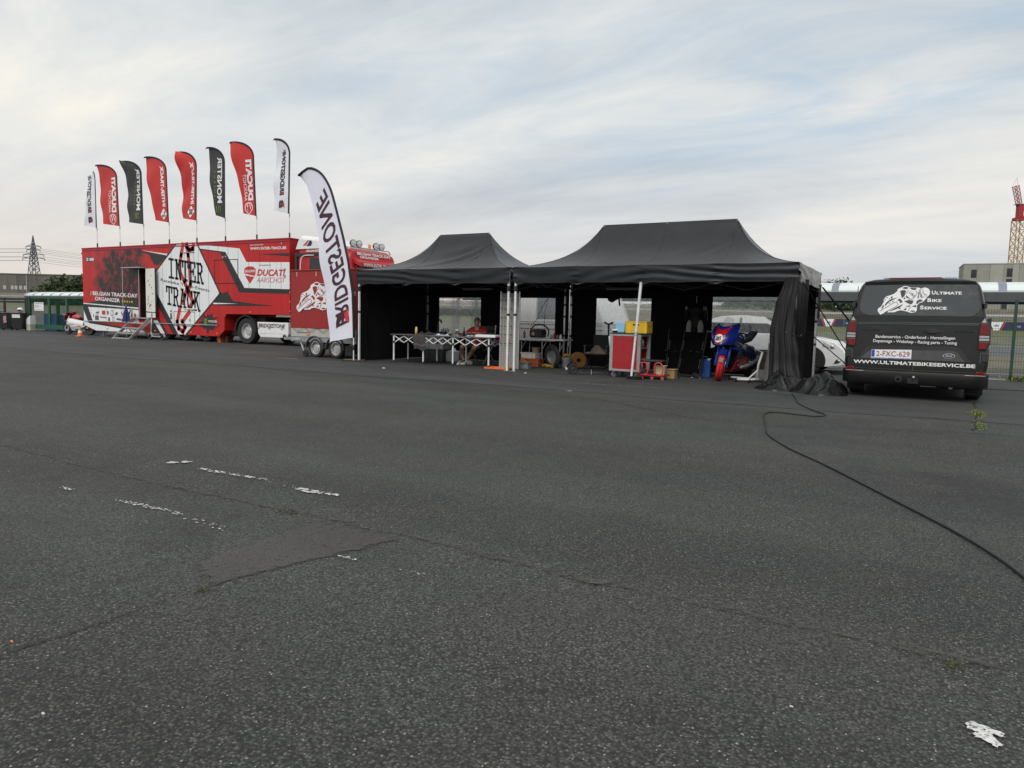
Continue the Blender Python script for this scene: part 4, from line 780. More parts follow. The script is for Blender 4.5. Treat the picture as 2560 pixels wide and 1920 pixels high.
feather('roof_flag', 'leftmost red roof flag with large white lettering and shield', (-22.6, 4.95, zr), ZB, ZT, 1.66, .12, 1.12, -.055, M_fr, d_ducati, G8, seed=3)
feather('roof_flag', 'charcoal roof flag, left one of the two', (-20.92, 4.95, zr), ZB, ZT, 1.41, .12, .98, -.03, M_fk, d_monster, G8, .09, seed=4)
feather('roof_flag', 'left one of the two neighbouring red roof flags with white diamond', (-19.22, 4.95, zr), ZB, ZT + .04, 1.53, .12, .95, -.05, M_fr, d_inter, G8, .05, seed=1)
feather('roof_flag', 'right one of the two neighbouring red roof flags with white diamond', (-17.48, 4.95, zr), ZB, ZT + .04, 1.07, .12, .90, .035, M_fr, d_inter, G8, .11, seed=5)
feather('roof_flag', 'charcoal roof flag, right one of the two', (-15.78, 4.95, zr), ZB, ZT + .05, 1.03, .12, .56, .012, M_fk, d_monster, G8, .05, seed=2)
feather('roof_flag', 'rightmost red roof flag with large white lettering and shield', (-14.02, 4.95, zr), ZB, ZT + .12, 1.42, .12, .75, -.06, M_fr, d_ducati, G8, .06, seed=6)
feather('roof_flag', 'white roof flag at the right end of the trailer roof', (-12.3, 4.95, zr), ZB, ZT, .76, .15, .74, .03, M_fw, d_bridge, G8, .07, seed=3)
# big white feather flag beside the short tent
bf = thing('feather_flag', 'tall white feather flag with dark lettering beside the short tent', 'flag', (-4.62, -.10, 0))
def bsp(u):
    K = [(0, .0, .62), (.12, -.02, 1.20), (.25, -.05, 1.75), (.42, -.20, 2.55), (.55, -.37, 3.15), (.68, -.58, 3.78), (.78, -.78, 4.35), (.86, -1.05, 4.76), (.93, -1.42, 4.97), (.97, -1.70, 4.98), (1.0, -1.95, 4.82)]
    for (a, x0, z0), (c, x1, z1) in zip(K[:-1], K[1:]):
        if a <= u <= c: k = (u - a) / (c - a); return (x0 + (x1 - x0) * k, z0 + (z1 - z0) * k)
    return K[-1][1:]
def bfree(u):
    K = [(0, -.88, .48), (.2, -.93, 1.30), (.45, -1.06, 2.30), (.65, -1.20, 3.15), (.82, -1.42, 4.0), (.93, -1.68, 4.55), (1.0, -1.93, 4.80)]
    for (a, x0, z0), (c, x1, z1) in zip(K[:-1], K[1:]):
        if a <= u <= c: k = (u - a) / (c - a); return (x0 + (x1 - x0) * k, z0 + (z1 - z0) * k)
    return K[-1][1:]
def bsrf(u, v):
    s, f = bsp(u), bfree(u); return Vector((s[0] + (f[0] - s[0]) * v + .015 * sin(u * 22) * v, .05 * v * (sin(u * 7 + v) + .4 * sin(u * 17 + 2 * v)), s[1] + (f[1] - s[1]) * v))
M_fw2 = mat('big_white_flag_cloth', (.74, .75, .85), .8, var=.03, sheen=.2)
MB().sheet(bsrf, 60, 18).build('cloth', M_fw2, bf, smooth=True)
MB().tube(spline([(bsp(u)[0] + .012, -.005, bsp(u)[1]) for u in [i / 24 for i in range(25)]], 2), .030, 8).build('spar_sleeve', M_hem, bf, smooth=True); MB().cyl((.0, 0, 0), (0, 0, .64), .016, n=8).build('pole', M_whitepole, bf); MB().cyl((0, 0, .30), (0, 0, .42), .026, n=8).build('ferrule', M_plast, bf); MB().bar((-.3, -.1, .02), (.3, .1, .02), .06, .03).build('ground_foot', M_plast, bf)
def bfn(x, y):   # x: distance up the flag, y: 0 (far side) .. letter height towards the spar
    u = min(.99, max(0, x)); s = bsp(u); p = bsrf(u, 0); f = bsrf(u, 1); w_ = (f - p).length; q = bsrf(u, min(1, max(0, (.78 - y) / w_))); return (q.x, q.y - .010, q.z)
vs_, fs_ = glyphs('BRIDGESTONE', .02, .18, 1.02); xs = [v[0] for v in vs_]; ys = [v[1] for v in vs_]; x0, x1, y0, y1 = min(xs), max(xs), min(ys), max(ys)
tb = MB(); tb.add([bfn(.075 + .745 * (v[0] - x0) / (x1 - x0), .14 + .50 * (v[1] - y0) / (y1 - y0)) for v in vs_], fs_); tb.build('lettering', M_cr, bf)
polys([[(.085, .62), (.165, .62), (.145, .46), (.10, .50)]], lambda x, y: (bfn(x, y)[0], bfn(x, y)[1] - .003, bfn(x, y)[2])).build('slash_print', mat('bright_red_print', (.65, .03, .04), .6), bf)
polys([[(.07, .14), (.15, .20), (.15, .56), (.13, .42), (.10, .28)]], bfn).build('slash_print', M_cr, bf)

# ================================================================ rider emblem (used on tarp and van)
RW = [[(310, 980), (330, 920), (430, 850), (470, 760), (510, 680), (490, 640), (510, 590), (580, 510), (720, 470), (840, 420), (940, 330), (945, 265), (1080, 200), (1160, 160), (1260, 165), (1330, 200), (1420, 215), (1600, 215), (1640, 215), (1720, 240), (1680, 290), (1650, 380), (1640, 560), (1800, 560), (1930, 500), (1940, 545), (1830, 680), (1700, 730), (1630, 810), (1640, 960), (1590, 1030), (1450, 1055), (1300, 1010), (1100, 970), (980, 1000), (900, 1040), (650, 1050), (700, 990), (560, 1060), (420, 1130), (360, 1060), (340, 1045)], ell(1850, 380, 178, 168, 20), [(1660, 450), (1700, 330), (1800, 500), (1900, 470), (1780, 570), (1680, 570)]]
RD = [[(1030, 330), (1130, 290), (1240, 320), (1195, 440), (1190, 500), (1110, 570), (1070, 450)], [(550, 780), (620, 690), (750, 600), (960, 545), (850, 610), (700, 690), (590, 800), (550, 850)], [(950, 630), (1050, 580), (1150, 690), (1070, 740), (1040, 670)], [(1190, 670), (1300, 635), (1500, 640), (1490, 720), (1420, 780)], [(430, 950), (490, 780), (520, 850), (500, 900)], [(730, 520), (790, 500), (790, 570), (740, 590)], [(660, 600), (700, 570), (710, 590), (680, 615)], [(575, 550), (620, 530), (640, 550), (590, 575)], [(510, 620), (560, 590), (570, 605), (520, 640)], [(790, 690), (830, 655), (845, 680), (800, 715)], [(670, 760), (750, 710), (760, 725), (680, 775)], [(1090, 225), (1200, 185), (1300, 205), (1280, 255), (1190, 265)], [(1340, 222), (1580, 228), (1540, 300), (1420, 280)], [(720, 1000), (900, 900), (1080, 805), (1170, 770), (1100, 850), (920, 950), (745, 1012)], [(1010, 900), (1060, 880), (1100, 910), (1040, 930)], [(1200, 940), (1300, 880), (1270, 970), (1205, 962)], [(1240, 860), (1370, 800), (1390, 850), (1330, 850)], [(1450, 830), (1610, 790), (1600, 870), (1520, 850)], [(1410, 1012), (1480, 965), (1590, 990), (1560, 1020)], [(1250, 465), (1330, 540), (1400, 570), (1340, 580), (1240, 540)], [(1165, 575), (1210, 530), (1230, 580), (1190, 610)], [(1620, 650), (1720, 600), (1820, 650), (1700, 700), (1640, 760), (1590, 740)]]
RL = [[(1000, 770), (940, 690), (860, 720), (520, 930)], [(1000, 770), (960, 830), (560, 1050)], [(390, 1010), (520, 930)], [(1720, 300), (1690, 400), (1720, 500), (1790, 560)], [(1790, 270), (1790, 370), (1850, 430), (1930, 465)], [(1680, 290), (1650, 400), (1640, 580)], [(1310, 290), (1290, 350), (1200, 450)], [(1560, 330), (1610, 380), (1560, 500), (1440, 600), (1330, 620)], [(1390, 800), (1410, 870), (1350, 990)]]
def rider(parent, fn, mw, md, s='UBS'):
    o = polys(RW, lambda x, y: fn(x, y, 0)).build('rider_emblem', mw, parent); stuff(polys(RD, lambda x, y: fn(x, y, .005)).build('emblem_detail', md, o)); ribbons(RL, 14, lambda x, y: fn(x, y, .008)).build('emblem_line', md, o)
    ca, sa = cos(RAD(40)), sin(RAD(40)); text(s, md, o, (0, 0, 0), (1, 0, 0), (0, 1, 0), 75, 230, .0, fn=lambda x, y: fn(1330 + x * ca + y * sa, 390 + x * sa - y * ca, .011)); return o
# ================================================================ small twin-axle tarp trailer
M_tarp = mat('red_tarpaulin', (.30, .020, .020), .45, var=.10, sc=2, bump=.15, bsc=9, spec=.5); M_board = mat('pale_aluminium_board', (.48, .47, .43), .5, .2, var=.08)
tt = thing('tarp_trailer', 'small twin-axle trailer under a dark red tarpaulin', 'trailer', (-6.2, .44, 0))
def tp(u, v): 
    x = -1.24 + 2.46 * u; z = .80 + 1.60 * v; return (x, -.012 * (1 - v) * (1 + wob(x, 5, 1)) - .010 * sin(pi * v) * wob(x, 1.9, 3), z)
MB().sheet(tp, 60, 26).build('tarp_side', M_tarp, tt, smooth=True); MB().box(-1.238, .004, .8, 1.215, 1.55, 2.398).build('tarp_body', M_tarp, tt, bevel=.02); MB().box(-1.25, -.03, 2.375, 1.23, 1.57, 2.405).build('tarp_edge', mat('tarp_hem', (.28, .03, .02), .5), tt, bevel=.008)
MB().box(-1.24, .0, .56, 1.22, 1.55, .82).build('side_board', M_board, tt, bevel=.006); MB().box(-1.26, .02, .42, 1.24, 1.53, .56).build('chassis_frame', M_steel, tt, bevel=.005)
zg = []; 
for k in range(11): zg.append((-1.16 + .235 * k, -.045, .83 if k % 2 == 0 else .70))
MB().tube(zg, .006, 5).build('lashing_cord', M_plast, tt)
for k in range(6): MB().box(-1.255, -.035, .98 + .26 * k, -1.235, .01, 1.02 + .26 * k).build('tarp_eyelet', M_alu, tt)
for x in (-.98, -.25, .48): MB().box(x - .012, -.02, 2.22, x + .012, -.006, 2.34).build('tarp_loop', mat('loop_webbing', (.6, .5, .38), .8), tt)
for x in (-.33, .42):
    wheel(tt, (x, .10, .265), (0, -1, 0), .265, .17, .175, M_tyre, M_rim, 14); wheel(tt, (x, 1.45, .265), (0, 1, 0), .265, .17, .175, M_tyre, M_rim)
    a1_ = [(x + .335 * cos(RAD(a)), .265 + .335 * sin(RAD(a))) for a in range(-5, 190, 13)]; a2_ = [(x + .31 * cos(RAD(a)), .265 + .31 * sin(RAD(a))) for a in range(-5, 190, 13)]
    MB().loft([[(p, -.03, q) for p, q in a1_], [(p, .19, q) for p, q in a1_], [(p, .19, q) for p, q in a2_], [(p, -.03, q) for p, q in a2_], [(p, -.03, q) for p, q in a1_]], cap=False, closed=False).build('mudguard', mat('mudguard_plastic', (.07, .07, .075), .5), tt, auto=40)
MB().box(-1.33, .55, .42, -1.24, 1.0, .54).build('drawbar_end', M_steel, tt); MB().bar((-1.25, .77, .48), (-2.3, .77, .46), .10, .08).build('drawbar', M_steel, tt); MB().lathe([(.001, -.06), (.05, -.05), (.06, .03), (.02, .06)], 12, axisT((-2.33, .77, .5), (0, 0, 1))).build('hitch', M_plast, tt)
jw = MB().cyl((-1.0, .08, .55), (-.78, .06, .14), .028, n=8).build('jockey_stand', M_steel, tt); MB().lathe([(.02, -.03), (.09, -.03), (.10, 0), (.09, .03), (.02, .03)], 18, axisT((-.72, .05, .10), (0, -1, 0))).build('jockey_wheel', M_tyre, jw)
MB().box(-.62, -.02, .60, -.52, -.002, .64).build('side_marker', M_amber, tt); MB().box(1.0, -.02, .50, 1.1, .0, .55).build('side_marker', M_amber, tt); MB().box(-1.2, -.02, .46, -.85, .02, .52).build('type_plate', M_alu, tt); MB().box(.80, -.02, .10, 1.05, .03, .36).build('wheel_chock_holder', M_plast, tt, bevel=.01)
rs = 1.14 / 1330
rider(tt, lambda x, y, e: (-.99 + (x - 310) * rs, -.030 - e, 1.235 + (1130 - y) * rs), M_print_w, M_tarp)
text('ULTIMATE', M_print_w, tt, (-.02, -.035, 1.70), (1, 0, 0), (0, 0, 1), .10, 1.22, .02)
text('ULTIMATEBIKESERVICE', M_greyp, tt, (-1.0, -.006, .66), (1, 0, 0), (0, 0, 1), .03, .5)
# ================================================================ dark grey van seen from behind
M_van = mat('dark_grey_metallic', (.016, .0155, .015), .22, .2, var=.10, sc=1.5, spec=.3, coat=.45, bump=.12, bsc=1.8)
M_vglass = mat('privacy_glass', (.020, .024, .026), .05, var=.0, ior=1.85, bump=.35, bsc=1.6)
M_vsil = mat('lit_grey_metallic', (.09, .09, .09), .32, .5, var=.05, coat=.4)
vn = thing('parked_van', 'dark grey van parked beside the long tent, rear doors towards the camera', 'van', (7.94, -.62, 0))
hp = [(0, .30), (.93, .30), (1.0, .40), (1.035, .6), (1.035, .85), (1.005, 1.1), (.968, 1.39), (.928, 1.61), (.89, 1.78), (.858, 1.87), (.80, 1.945), (.66, 1.978), (.35, 1.997), (0, 2.003)]
def ry(z): return .02 * (z - .3) if z < 1.25 else .019 + .17 * (z - 1.25)
def vring(y, kx=1.0, kz=1.0, zmax=9, zc=1.1):
    q = [(x * kx, zc + (z - zc) * kz) for x, z in hp]; q = [(x, min(z, zmax - .12 * (x / 1.03) ** 4)) for x, z in q]
    full = q + [(-x, z) for x, z in q[-2:0:-1]]; return [(x, y + ry(z), z) for x, z in full]
vb = MB().loft([vring(0, .945, .972), vring(.012, .968, .985), vring(.05, .992, .997), vring(.12), vring(2.8), vring(3.35, .99, 1, 1.98), vring(4.0, .97, 1, 1.52), vring(4.35, .95, 1, 1.20), vring(4.8, .9, 1, 1.02), vring(5.02, .8, 1, .85)], cap=False); r0 = vring(0, .945, .972); m_ = len(hp); nn_ = len(r0)
for i in range(m_ - 1):
    a_, c_ = r0[i], r0[i + 1]; d_, e_ = r0[(nn_ - i) % nn_], r0[(nn_ - i - 1) % nn_]
    vb.poly([q for q in ((d_, a_, c_, e_) if 0 < i < m_ - 2 else ((d_, a_, e_) if i == m_ - 2 else (a_, c_, e_)))])
vb.build('body', M_van, vn, auto=30)
def RP(x, z, e=0.0): return (x, ry(z) - e, z)
rp = lambda e: (lambda x, z: RP(x, z, e))
polys([[(-.785, 1.872), (-.4, 1.885), (0, 1.89), (.4, 1.888), (.795, 1.880), (.84, 1.66), (.862, 1.51), (.82, 1.43), (.743, 1.386), (-.712, 1.384), (-.80, 1.42), (-.846, 1.50), (-.83, 1.66)]], rp(.004)).build('rear_window', M_vglass, vn)
MB().prism([RP(-.80, 1.885, .004), RP(.80, 1.89, .004), RP(.78, 1.935, .03), RP(0, 1.95, .04), RP(-.78, 1.93, .03)], (0, .05, 0)).build('roof_spoiler', M_print_k, vn)
ribbons([[(-.79, 1.868), (-.835, 1.66), (-.85, 1.50), (-.805, 1.42), (-.715, 1.384), (.745, 1.386), (.823, 1.43), (.866, 1.51), (.844, 1.66), (.80, 1.876)]], .014, rp(.0065)).build('window_seal', M_print_k, vn)
ribbons([[(.006, 1.93), (-.004, .47)]], .015, rp(.008)).build('door_gap', M_print_k, vn); ribbons([[(-.87, 1.256), (.86, 1.268)]], .016, rp(.006)).build('crease_shadow', M_print_k, vn); ribbons([[(-.88, 1.235), (.87, 1.247)]], .012, rp(.006)).build('crease_highlight', M_vsil, vn)  # crease: dark ribbon paints its shadow line, pale ribbon its highlight
ribbons([[(-.93, .49), (.95, .49)]], .014, rp(.006)).build('door_bottom_gap', M_print_k, vn)
ribbons([[(-.90, 1.86), (-.905, 1.5), (-.90, 1.40)]], .012, rp(-.03)).build('door_edge_gap', M_print_k, vn)
polys([[(-.88, .655), (-.80, .70), (-.70, .84), (-.62, .875), (.57, .893), (.66, .85), (.74, .72), (.80, .66)]], rp(.005)).build('recess_shadow', M_print_k, vn)  # dark polygon paints the shade of the recess around the plate
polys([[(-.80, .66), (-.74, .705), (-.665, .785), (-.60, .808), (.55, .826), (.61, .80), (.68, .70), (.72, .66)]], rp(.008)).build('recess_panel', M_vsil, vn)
npo = MB().prism([RP(-.625, .655, .012), RP(-.035, .660, .012), RP(-.035, .822, .012), RP(-.625, .806, .012)], (0, .004, 0)).build('number_plate', M_print_w, vn)
polys([[(-.62, .69), (-.575, .69), (-.575, .803), (-.62, .801)]], rp(.0175)).build('plate_band', mat('eu_blue', (.02, .06, .42), .5), npo); text('2-FXC-629', mat('plate_red', (.30, .02, .04), .5), npo, RP(-.55, .702, .0175), (1, 0, .01), (0, .02, 1), .085, .49, .0)
polys([[(-.62, .658), (-.04, .663), (-.04, .68), (-.62, .675)]], rp(.018)).build('plate_frame_text', mat('plate_frame_blue', (.12, .16, .4), .5, var=.9, sc=60), npo)
hd = MB().loft([[RP(.09 + .29 * k / 10, 1.135 + s_ * (.010 + .018 * sin(pi * k / 10)), .005 + .05 * sin(pi * k / 10)) for s_ in (-1, 1)] + [RP(.09 + .29 * k / 10, 1.135 + s_ * (.010 + .018 * sin(pi * k / 10)), .004) for s_ in (1, -1)] for k in range(11)]); hd.build('door_handle', M_plast, vn, auto=50)
polys([ell(.235, 1.135, .085, .06, 14)], rp(.005)).build('handle_cup', M_print_k, vn)
text('WWW.ULTIMATEBIKESERVICE.BE', M_print_w, vn, RP(-.89, .568, .008), (1, 0, 0), (0, .02, 1), .058, 1.75, .03)
text('Bandenservice - Onderhoud - Herstellingen', M_print_w, vn, RP(-.58, 1.004, .008), (1, 0, .004), (0, .02, 1), .05, 1.14, .012); text('Depannage - Webshop - Racing parts - Tuning', M_print_w, vn, RP(-.61, .932, .008), (1, 0, 0), (0, .02, 1), .05, 1.20, .012)
for s_, x0_, x1_, z in (('ULTIMATE', .19, .605, 1.727), ('BIKE', .137, .335, 1.606), ('SERVICE', .038, .413, 1.484)):
    text(s_[0], M_print_w, vn, RP(x0_, z, .008), (1, 0, 0), (0, .17, 1), .060, .055, .03); text(s_[1:], M_print_w, vn, RP(x0_ + .066, z, .008), (1, 0, 0), (0, .17, 1), .045, x1_ - x0_ - .066, .03)
sv = .748 / 1730
rider(vn, lambda x, y, e: RP(-.582 + (x - 300) * sv, 1.388 + (1130 - y) * sv * 1.14, .009 + e * .5), M_print_w, M_vglass)
M_chr = mat('dark_badge', (.02, .02, .02), .3, .5)
text('TRANSIT', M_chr, vn, RP(-.80, 1.112, .008), (1, 0, .02), (0, .02, 1), .028, .28, .02); text('CUSTOM', M_chr, vn, RP(.535, 1.118, .008), (1, 0, 0), (0, .02, 1), .028, .27, .02)
bd = polys([ell(.492, .745, .083, .036, 22)], rp(.010)).build('oval_badge', M_print_w, vn); polys([ell(.492, .745, .077, .031, 22)], rp(.012)).build('badge_field', mat('badge_navy', (.012, .02, .06), .3), bd); text('Ford', M_print_w, bd, RP(.445, .733, .014), (1, 0, 0), (0, .02, 1), .028, .095, .01, .3)
for s in (-1, 1):
    X = lambda x: s * x
    base = [(.938, 1.365), (.872, 1.275), (.862, 1.04), (.872, .90), (.885, .845), (.985, .855), (1.035, .95), (1.03, 1.15), (1.0, 1.28)]
    lp = MB().prism([RP(X(x), z, -.05) for x, z in base], (0, -.085, 0)).build('tail_lamp', M_plast, vn, bevel=.012)
    for (zz, col) in (((1.285, 1.35), 'clear'), ((1.09, 1.27), 'red'), ((1.045, 1.08), 'clear'), ((1.0, 1.035), 'clear'), ((.87, .985), 'red')):
        l_, u_ = zz; fx = lambda z: .876 + max(0, (z - 1.25)) * .5; gx = lambda z: 1.0 + .028 * (1 - abs(z - 1.02) / .35) - max(0, z - 1.2) * .35 - max(0, .93 - z) * .5
        MB().prism([RP(X(fx(l_) + .006), l_, .037), RP(X(gx(l_) - .012), l_, .037), RP(X(gx(u_) - .012), u_, .037), RP(X(fx(u_) + .006), u_, .037)], (0, -.012, 0)).build('lens', M_redlens if col == 'red' else mat('clear_lens', (.35, .36, .37), .15), lp, bevel=.004)
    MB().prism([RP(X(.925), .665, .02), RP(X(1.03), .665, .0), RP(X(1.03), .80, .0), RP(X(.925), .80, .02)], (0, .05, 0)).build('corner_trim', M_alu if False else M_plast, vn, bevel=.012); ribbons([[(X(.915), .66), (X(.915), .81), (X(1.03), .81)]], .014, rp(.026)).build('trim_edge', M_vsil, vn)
    MB().prism([RP(X(.86), .462, .085), RP(X(1.0), .462, .07), RP(X(1.01), .50, .065), RP(X(.95), .52, .08), RP(X(.87), .505, .085)], (0, .03, 0)).build('reflector', M_redlens, vn, bevel=.004)
    MB().box(X(.935) - .02, -.0, 1.51, X(.935) + .02, .14, 1.59).build('door_hinge', M_plast, vn, bevel=.006)
    wheel(vn, (X(.885), .92, .335), (s, 0, 0), .335, .225, .21, M_tyre, M_rim, 10); wheel(vn, (X(.885), 3.95, .335), (s, 0, 0), .335, .225, .21, M_tyre, M_rim, 10)
    MB().box(X(.88) - .13, .50, .10, X(.88) + .13, .52, .40).build('mud_flap', M_black, vn)
    MB().box(X(.45) - .09, .5, 2.0, X(.45) + .09, .65, 2.03).build('roof_pad', mat('pale_blue_pad', (.3, .38, .5), .6), vn, bevel=.01)
    mir = MB().loft([[(X(1.02), 3.3, 1.15), (X(1.02), 3.42, 1.15), (X(1.02), 3.42, 1.35), (X(1.02), 3.3, 1.35)], [(X(1.22), 3.28, 1.10), (X(1.22), 3.44, 1.10), (X(1.22), 3.44, 1.42), (X(1.22), 3.28, 1.42)]]).build('wing_mirror', M_plast, vn, bevel=.02)
bp = []
for k in range(17):
    t = -1 + k / 8; x = 1.055 * math.copysign(abs(t) ** .9, t); y = -.075 + .22 * max(0, abs(t) - .78) / .22 * max(0, abs(t) - .78) / .22; bp.append((x, y))
MB().loft([[(x, y + .03, .245), (x, y, .29), (x, y - .012, .43), (x, y + .0, .462), (x, y + .10, .475), (x, .35, .475), (x, .35, .245)] for x, y in bp]).build('bumper', mat('bumper_plastic', (.010, .010, .010), .45, spec=.3), vn, auto=40)
for s in (-1, 1): MB().bar((s * .72, -.09, .452), (s * 1.0, -.045, .452), .012, .010).build('bumper_highlight', M_alu, vn)
for x in (-.82, -.28, .28, .82): MB().lathe([(.001, 0), (.016, 0), (.018, .006)], 12, axisT((x, -.082 if abs(x) < .7 else -.072, .40), (0, 1, 0))).build('parking_sensor', mat('sensor_grey', (.2, .2, .2), .4), vn)
MB().box(-.07, -.10, .27, .09, .05, .36).build('tow_socket', M_black, vn, bevel=.01); MB().ball((.02, -.12, .38), .025).build('tow_ball', M_steel, vn, smooth=True); MB().lathe([(.02, 0), (.055, .0), (.06, .03), (.02, .04)], 14, axisT((-.20, -.07, .34), (0, -1, 0))).build('towing_eye', M_black, vn); MB().box(.12, -.02, .235, .34, .2, .25).build('hitch_plate', M_steel, vn)
MB().box(-.9, .3, .20, .9, 4.6, .34).build('underbody', M_under, vn); MB().cyl((.55, .1, .24), (.55, 1.2, .24), .035, n=10).build('exhaust_pipe', M_steel, vn)
polys([[(-.48, 1.985), (.36, 1.99), (.30, 2.008), (-.42, 2.004)]], lambda x, z: (x, .16, z)).build('high_brake_lamp', M_redlens, vn)

# ================================================================ white saloon car behind the long tent
M_carw = mat('white_car_lacquer', (.84, .87, .88), .25, var=.03, coat=.6)
cr = thing('white_car', 'silvery white saloon car parked behind the long tent', 'car', (4.15, 4.95, 0))
pf = [(-2.25, .35), (-2.28, .62), (-2.2, .86), (-1.75, .93), (-1.2, 1.25), (-.75, 1.385), (-.2, 1.42), (.25, 1.37), (.75, 1.13), (1.02, .965), (1.6, .90), (2.05, .80), (2.28, .62), (2.32, .42), (2.25, .25), (1.9, .2), (-1.9, .2)]
def cring(y, k, up): return [(x * (1 - .04 * (1 - k)), y, z if z < .95 else .95 + (z - .95) * (1.0)) for x, z in pf]
low_ = [(-2.25, .35), (-2.28, .62), (-2.2, .86), (-1.75, .93), (-.6, .945), (.6, .955), (1.02, .945), (1.6, .89), (2.05, .79), (2.26, .62), (2.32, .42), (2.25, .25), (1.9, .2), (-1.9, .2)]
def sc_(pts, f): return [(x * f, z if z < .3 else .3 + (z - .3) * (1 - (1 - f) * .5)) for x, z in pts]
MB().loft([[(x, y, z) for x, z in sc_(low_, f)] for y, f in ((0.0, .97), (.04, .99), (.25, 1.0), (.9, 1.01), (1.55, 1.0), (1.76, .99), (1.8, .97))]).build('body', M_carw, cr, auto=40)
gh = [(-1.78, .92), (-1.2, 1.25), (-.75, 1.385), (-.2, 1.42), (.25, 1.37), (.75, 1.13), (1.05, .94)]
MB().loft([[(x * (1 - .06 * e), yy, .93 + (z - .93) * (1 - .04 * e)) for x, z in gh] for yy, e in ((.10, .0), (.22, .35), (.9, .0), (1.58, .35), (1.70, 0))]).build('cabin', M_carw, cr, auto=40)
win = [(-1.45, .97), (-1.12, 1.20), (-.72, 1.32), (-.2, 1.35), (.22, 1.30), (.62, 1.12), (.82, .97)]
for yy in (.092, 1.708):
    w = polys([win], lambda x, z: (x, yy + (.0 if yy > 1 else .0) + (.03 * (z - .95) if yy < 1 else -.03 * (z - .95)), z)).build('side_window', M_glassd, cr); ribbons([[(-.28, .97), (-.25, 1.35)]], .05, lambda x, z: (x, yy + (-.004 if yy < 1 else .004) + (.03 * (z - .95) if yy < 1 else -.03 * (z - .95)), z)).build('door_pillar', M_plast, w)
polys([[(.30, 1.33), (.78, 1.10), (1.0, .965)]], lambda x, z: (x + .02, .12, z)).build('pillar_trim', M_plast, cr)
MB().loft([[(1.06, .25, .965), (1.06, 1.55, .965)], [(.30, .32, 1.375), (.30, 1.48, 1.375)]], cap=False, closed=False).build('windscreen', M_glassd, cr)
for x in (-1.42, 1.45):
    wheel(cr, (x, .13, .32), (0, -1, 0), .32, .21, .22, M_tyre, M_rim, 10); wheel(cr, (x, 1.67, .32), (0, 1, 0), .32, .21, .22, M_tyre, M_rim, 10)
    polys([[(x + .37 * cos(RAD(a)), .32 + .37 * sin(RAD(a))) for a in range(-20, 201, 11)]], lambda a, z: (a, -.003, z)).build('wheel_arch', M_black, cr)
hlp = MB().loft([[(1.72, .0, .70), (2.1, .03, .60), (2.2, .10, .66), (2.02, .06, .77), (1.75, .0, .80)], [(1.74, -.02, .70), (2.13, .005, .60), (2.245, .09, .66), (2.05, .03, .775), (1.76, -.02, .805)]]).build('headlamp', mat('headlamp_clear', (.60, .60, .57), .12), cr); MB().ball((1.95, .0, .69), .05).build('bulb_housing', M_alu, hlp, smooth=True)
MB().prism([(2.0, -.004, .28), (2.24, .03, .30), (2.26, .03, .42), (2.06, -.004, .38)], (0, -.012, 0)).build('bumper_intake', M_plast, cr); MB().ball((2.12, .0, .35), .04).build('fog_lamp', M_alu, cr, smooth=True); MB().box(2.27, .5, .35, 2.335, 1.3, .62).build('grille', M_plast, cr, bevel=.01)
MB().ball((.62, -.10, 1.02), (.09, .10, .07)).build('door_mirror', M_carw, cr, smooth=True); ribbons([[(-.30, .93), (-.28, .35), (.62, .33), (.85, .7), (.80, .93)]], .008, lambda x, z: (x, -.004, z)).build('door_gap', M_gap, cr); MB().box(-.2, -.02, .80, -.02, .0, .83).build('door_handle', M_carw, cr, bevel=.006); MB().box(-1.7, -.006, .22, 1.7, .02, .27).build('sill_trim', M_plast, cr)

# ================================================================ caravan behind the short tent
M_carav = mat('caravan_white', (.66, .67, .66), .45, var=.05, sc=2, stretch=(5, 1, .3))
cv = thing('caravan', 'white caravan with grey window standing behind the tents', 'caravan', (-1.5, 4.3, 0))
MB().prism([(-1.8, 0, .42), (-1.85, 0, 1.1), (-1.6, 0, 2.0), (-1.2, 0, 2.3), (1.1, 0, 2.3), (1.5, 0, 2.1), (1.72, 0, 1.66), (1.93, 0, 1.12), (1.90, 0, .65), (1.8, 0, .42)], (0, 2.0, 0)).build('shell', M_carav, cv, bevel=.05)
wv = MB().box(-.16, -.02, 1.22, .78, .0, 1.82).build('side_window', mat('tinted_pane', (.16, .17, .19), .15), cv, bevel=.06)
for z in (1.13, 1.05, .92): MB().box(-1.8, -.012, z, 1.88, .002, z + .022).build('trim_strip', M_steel if z < 1.1 else M_white, cv)
for x in (-.1, ): wheel(cv, (x, .15, .32), (0, -1, 0), .32, .19, .2, M_tyre, M_rim, 8); wheel(cv, (x, 1.85, .32), (0, 1, 0), .32, .19, .2, M_tyre, M_rim, 8)
MB().box(-1.7, .1, .30, 1.7, 1.9, .43).build('chassis', M_under, cv); MB().bar((1.8, 1.0, .4), (2.9, 1.0, .42), .1).build('drawbar', M_steel, cv); MB().box(1.93, .45, .75, 1.98, .62, .82).build('grab_handle', M_white, cv)

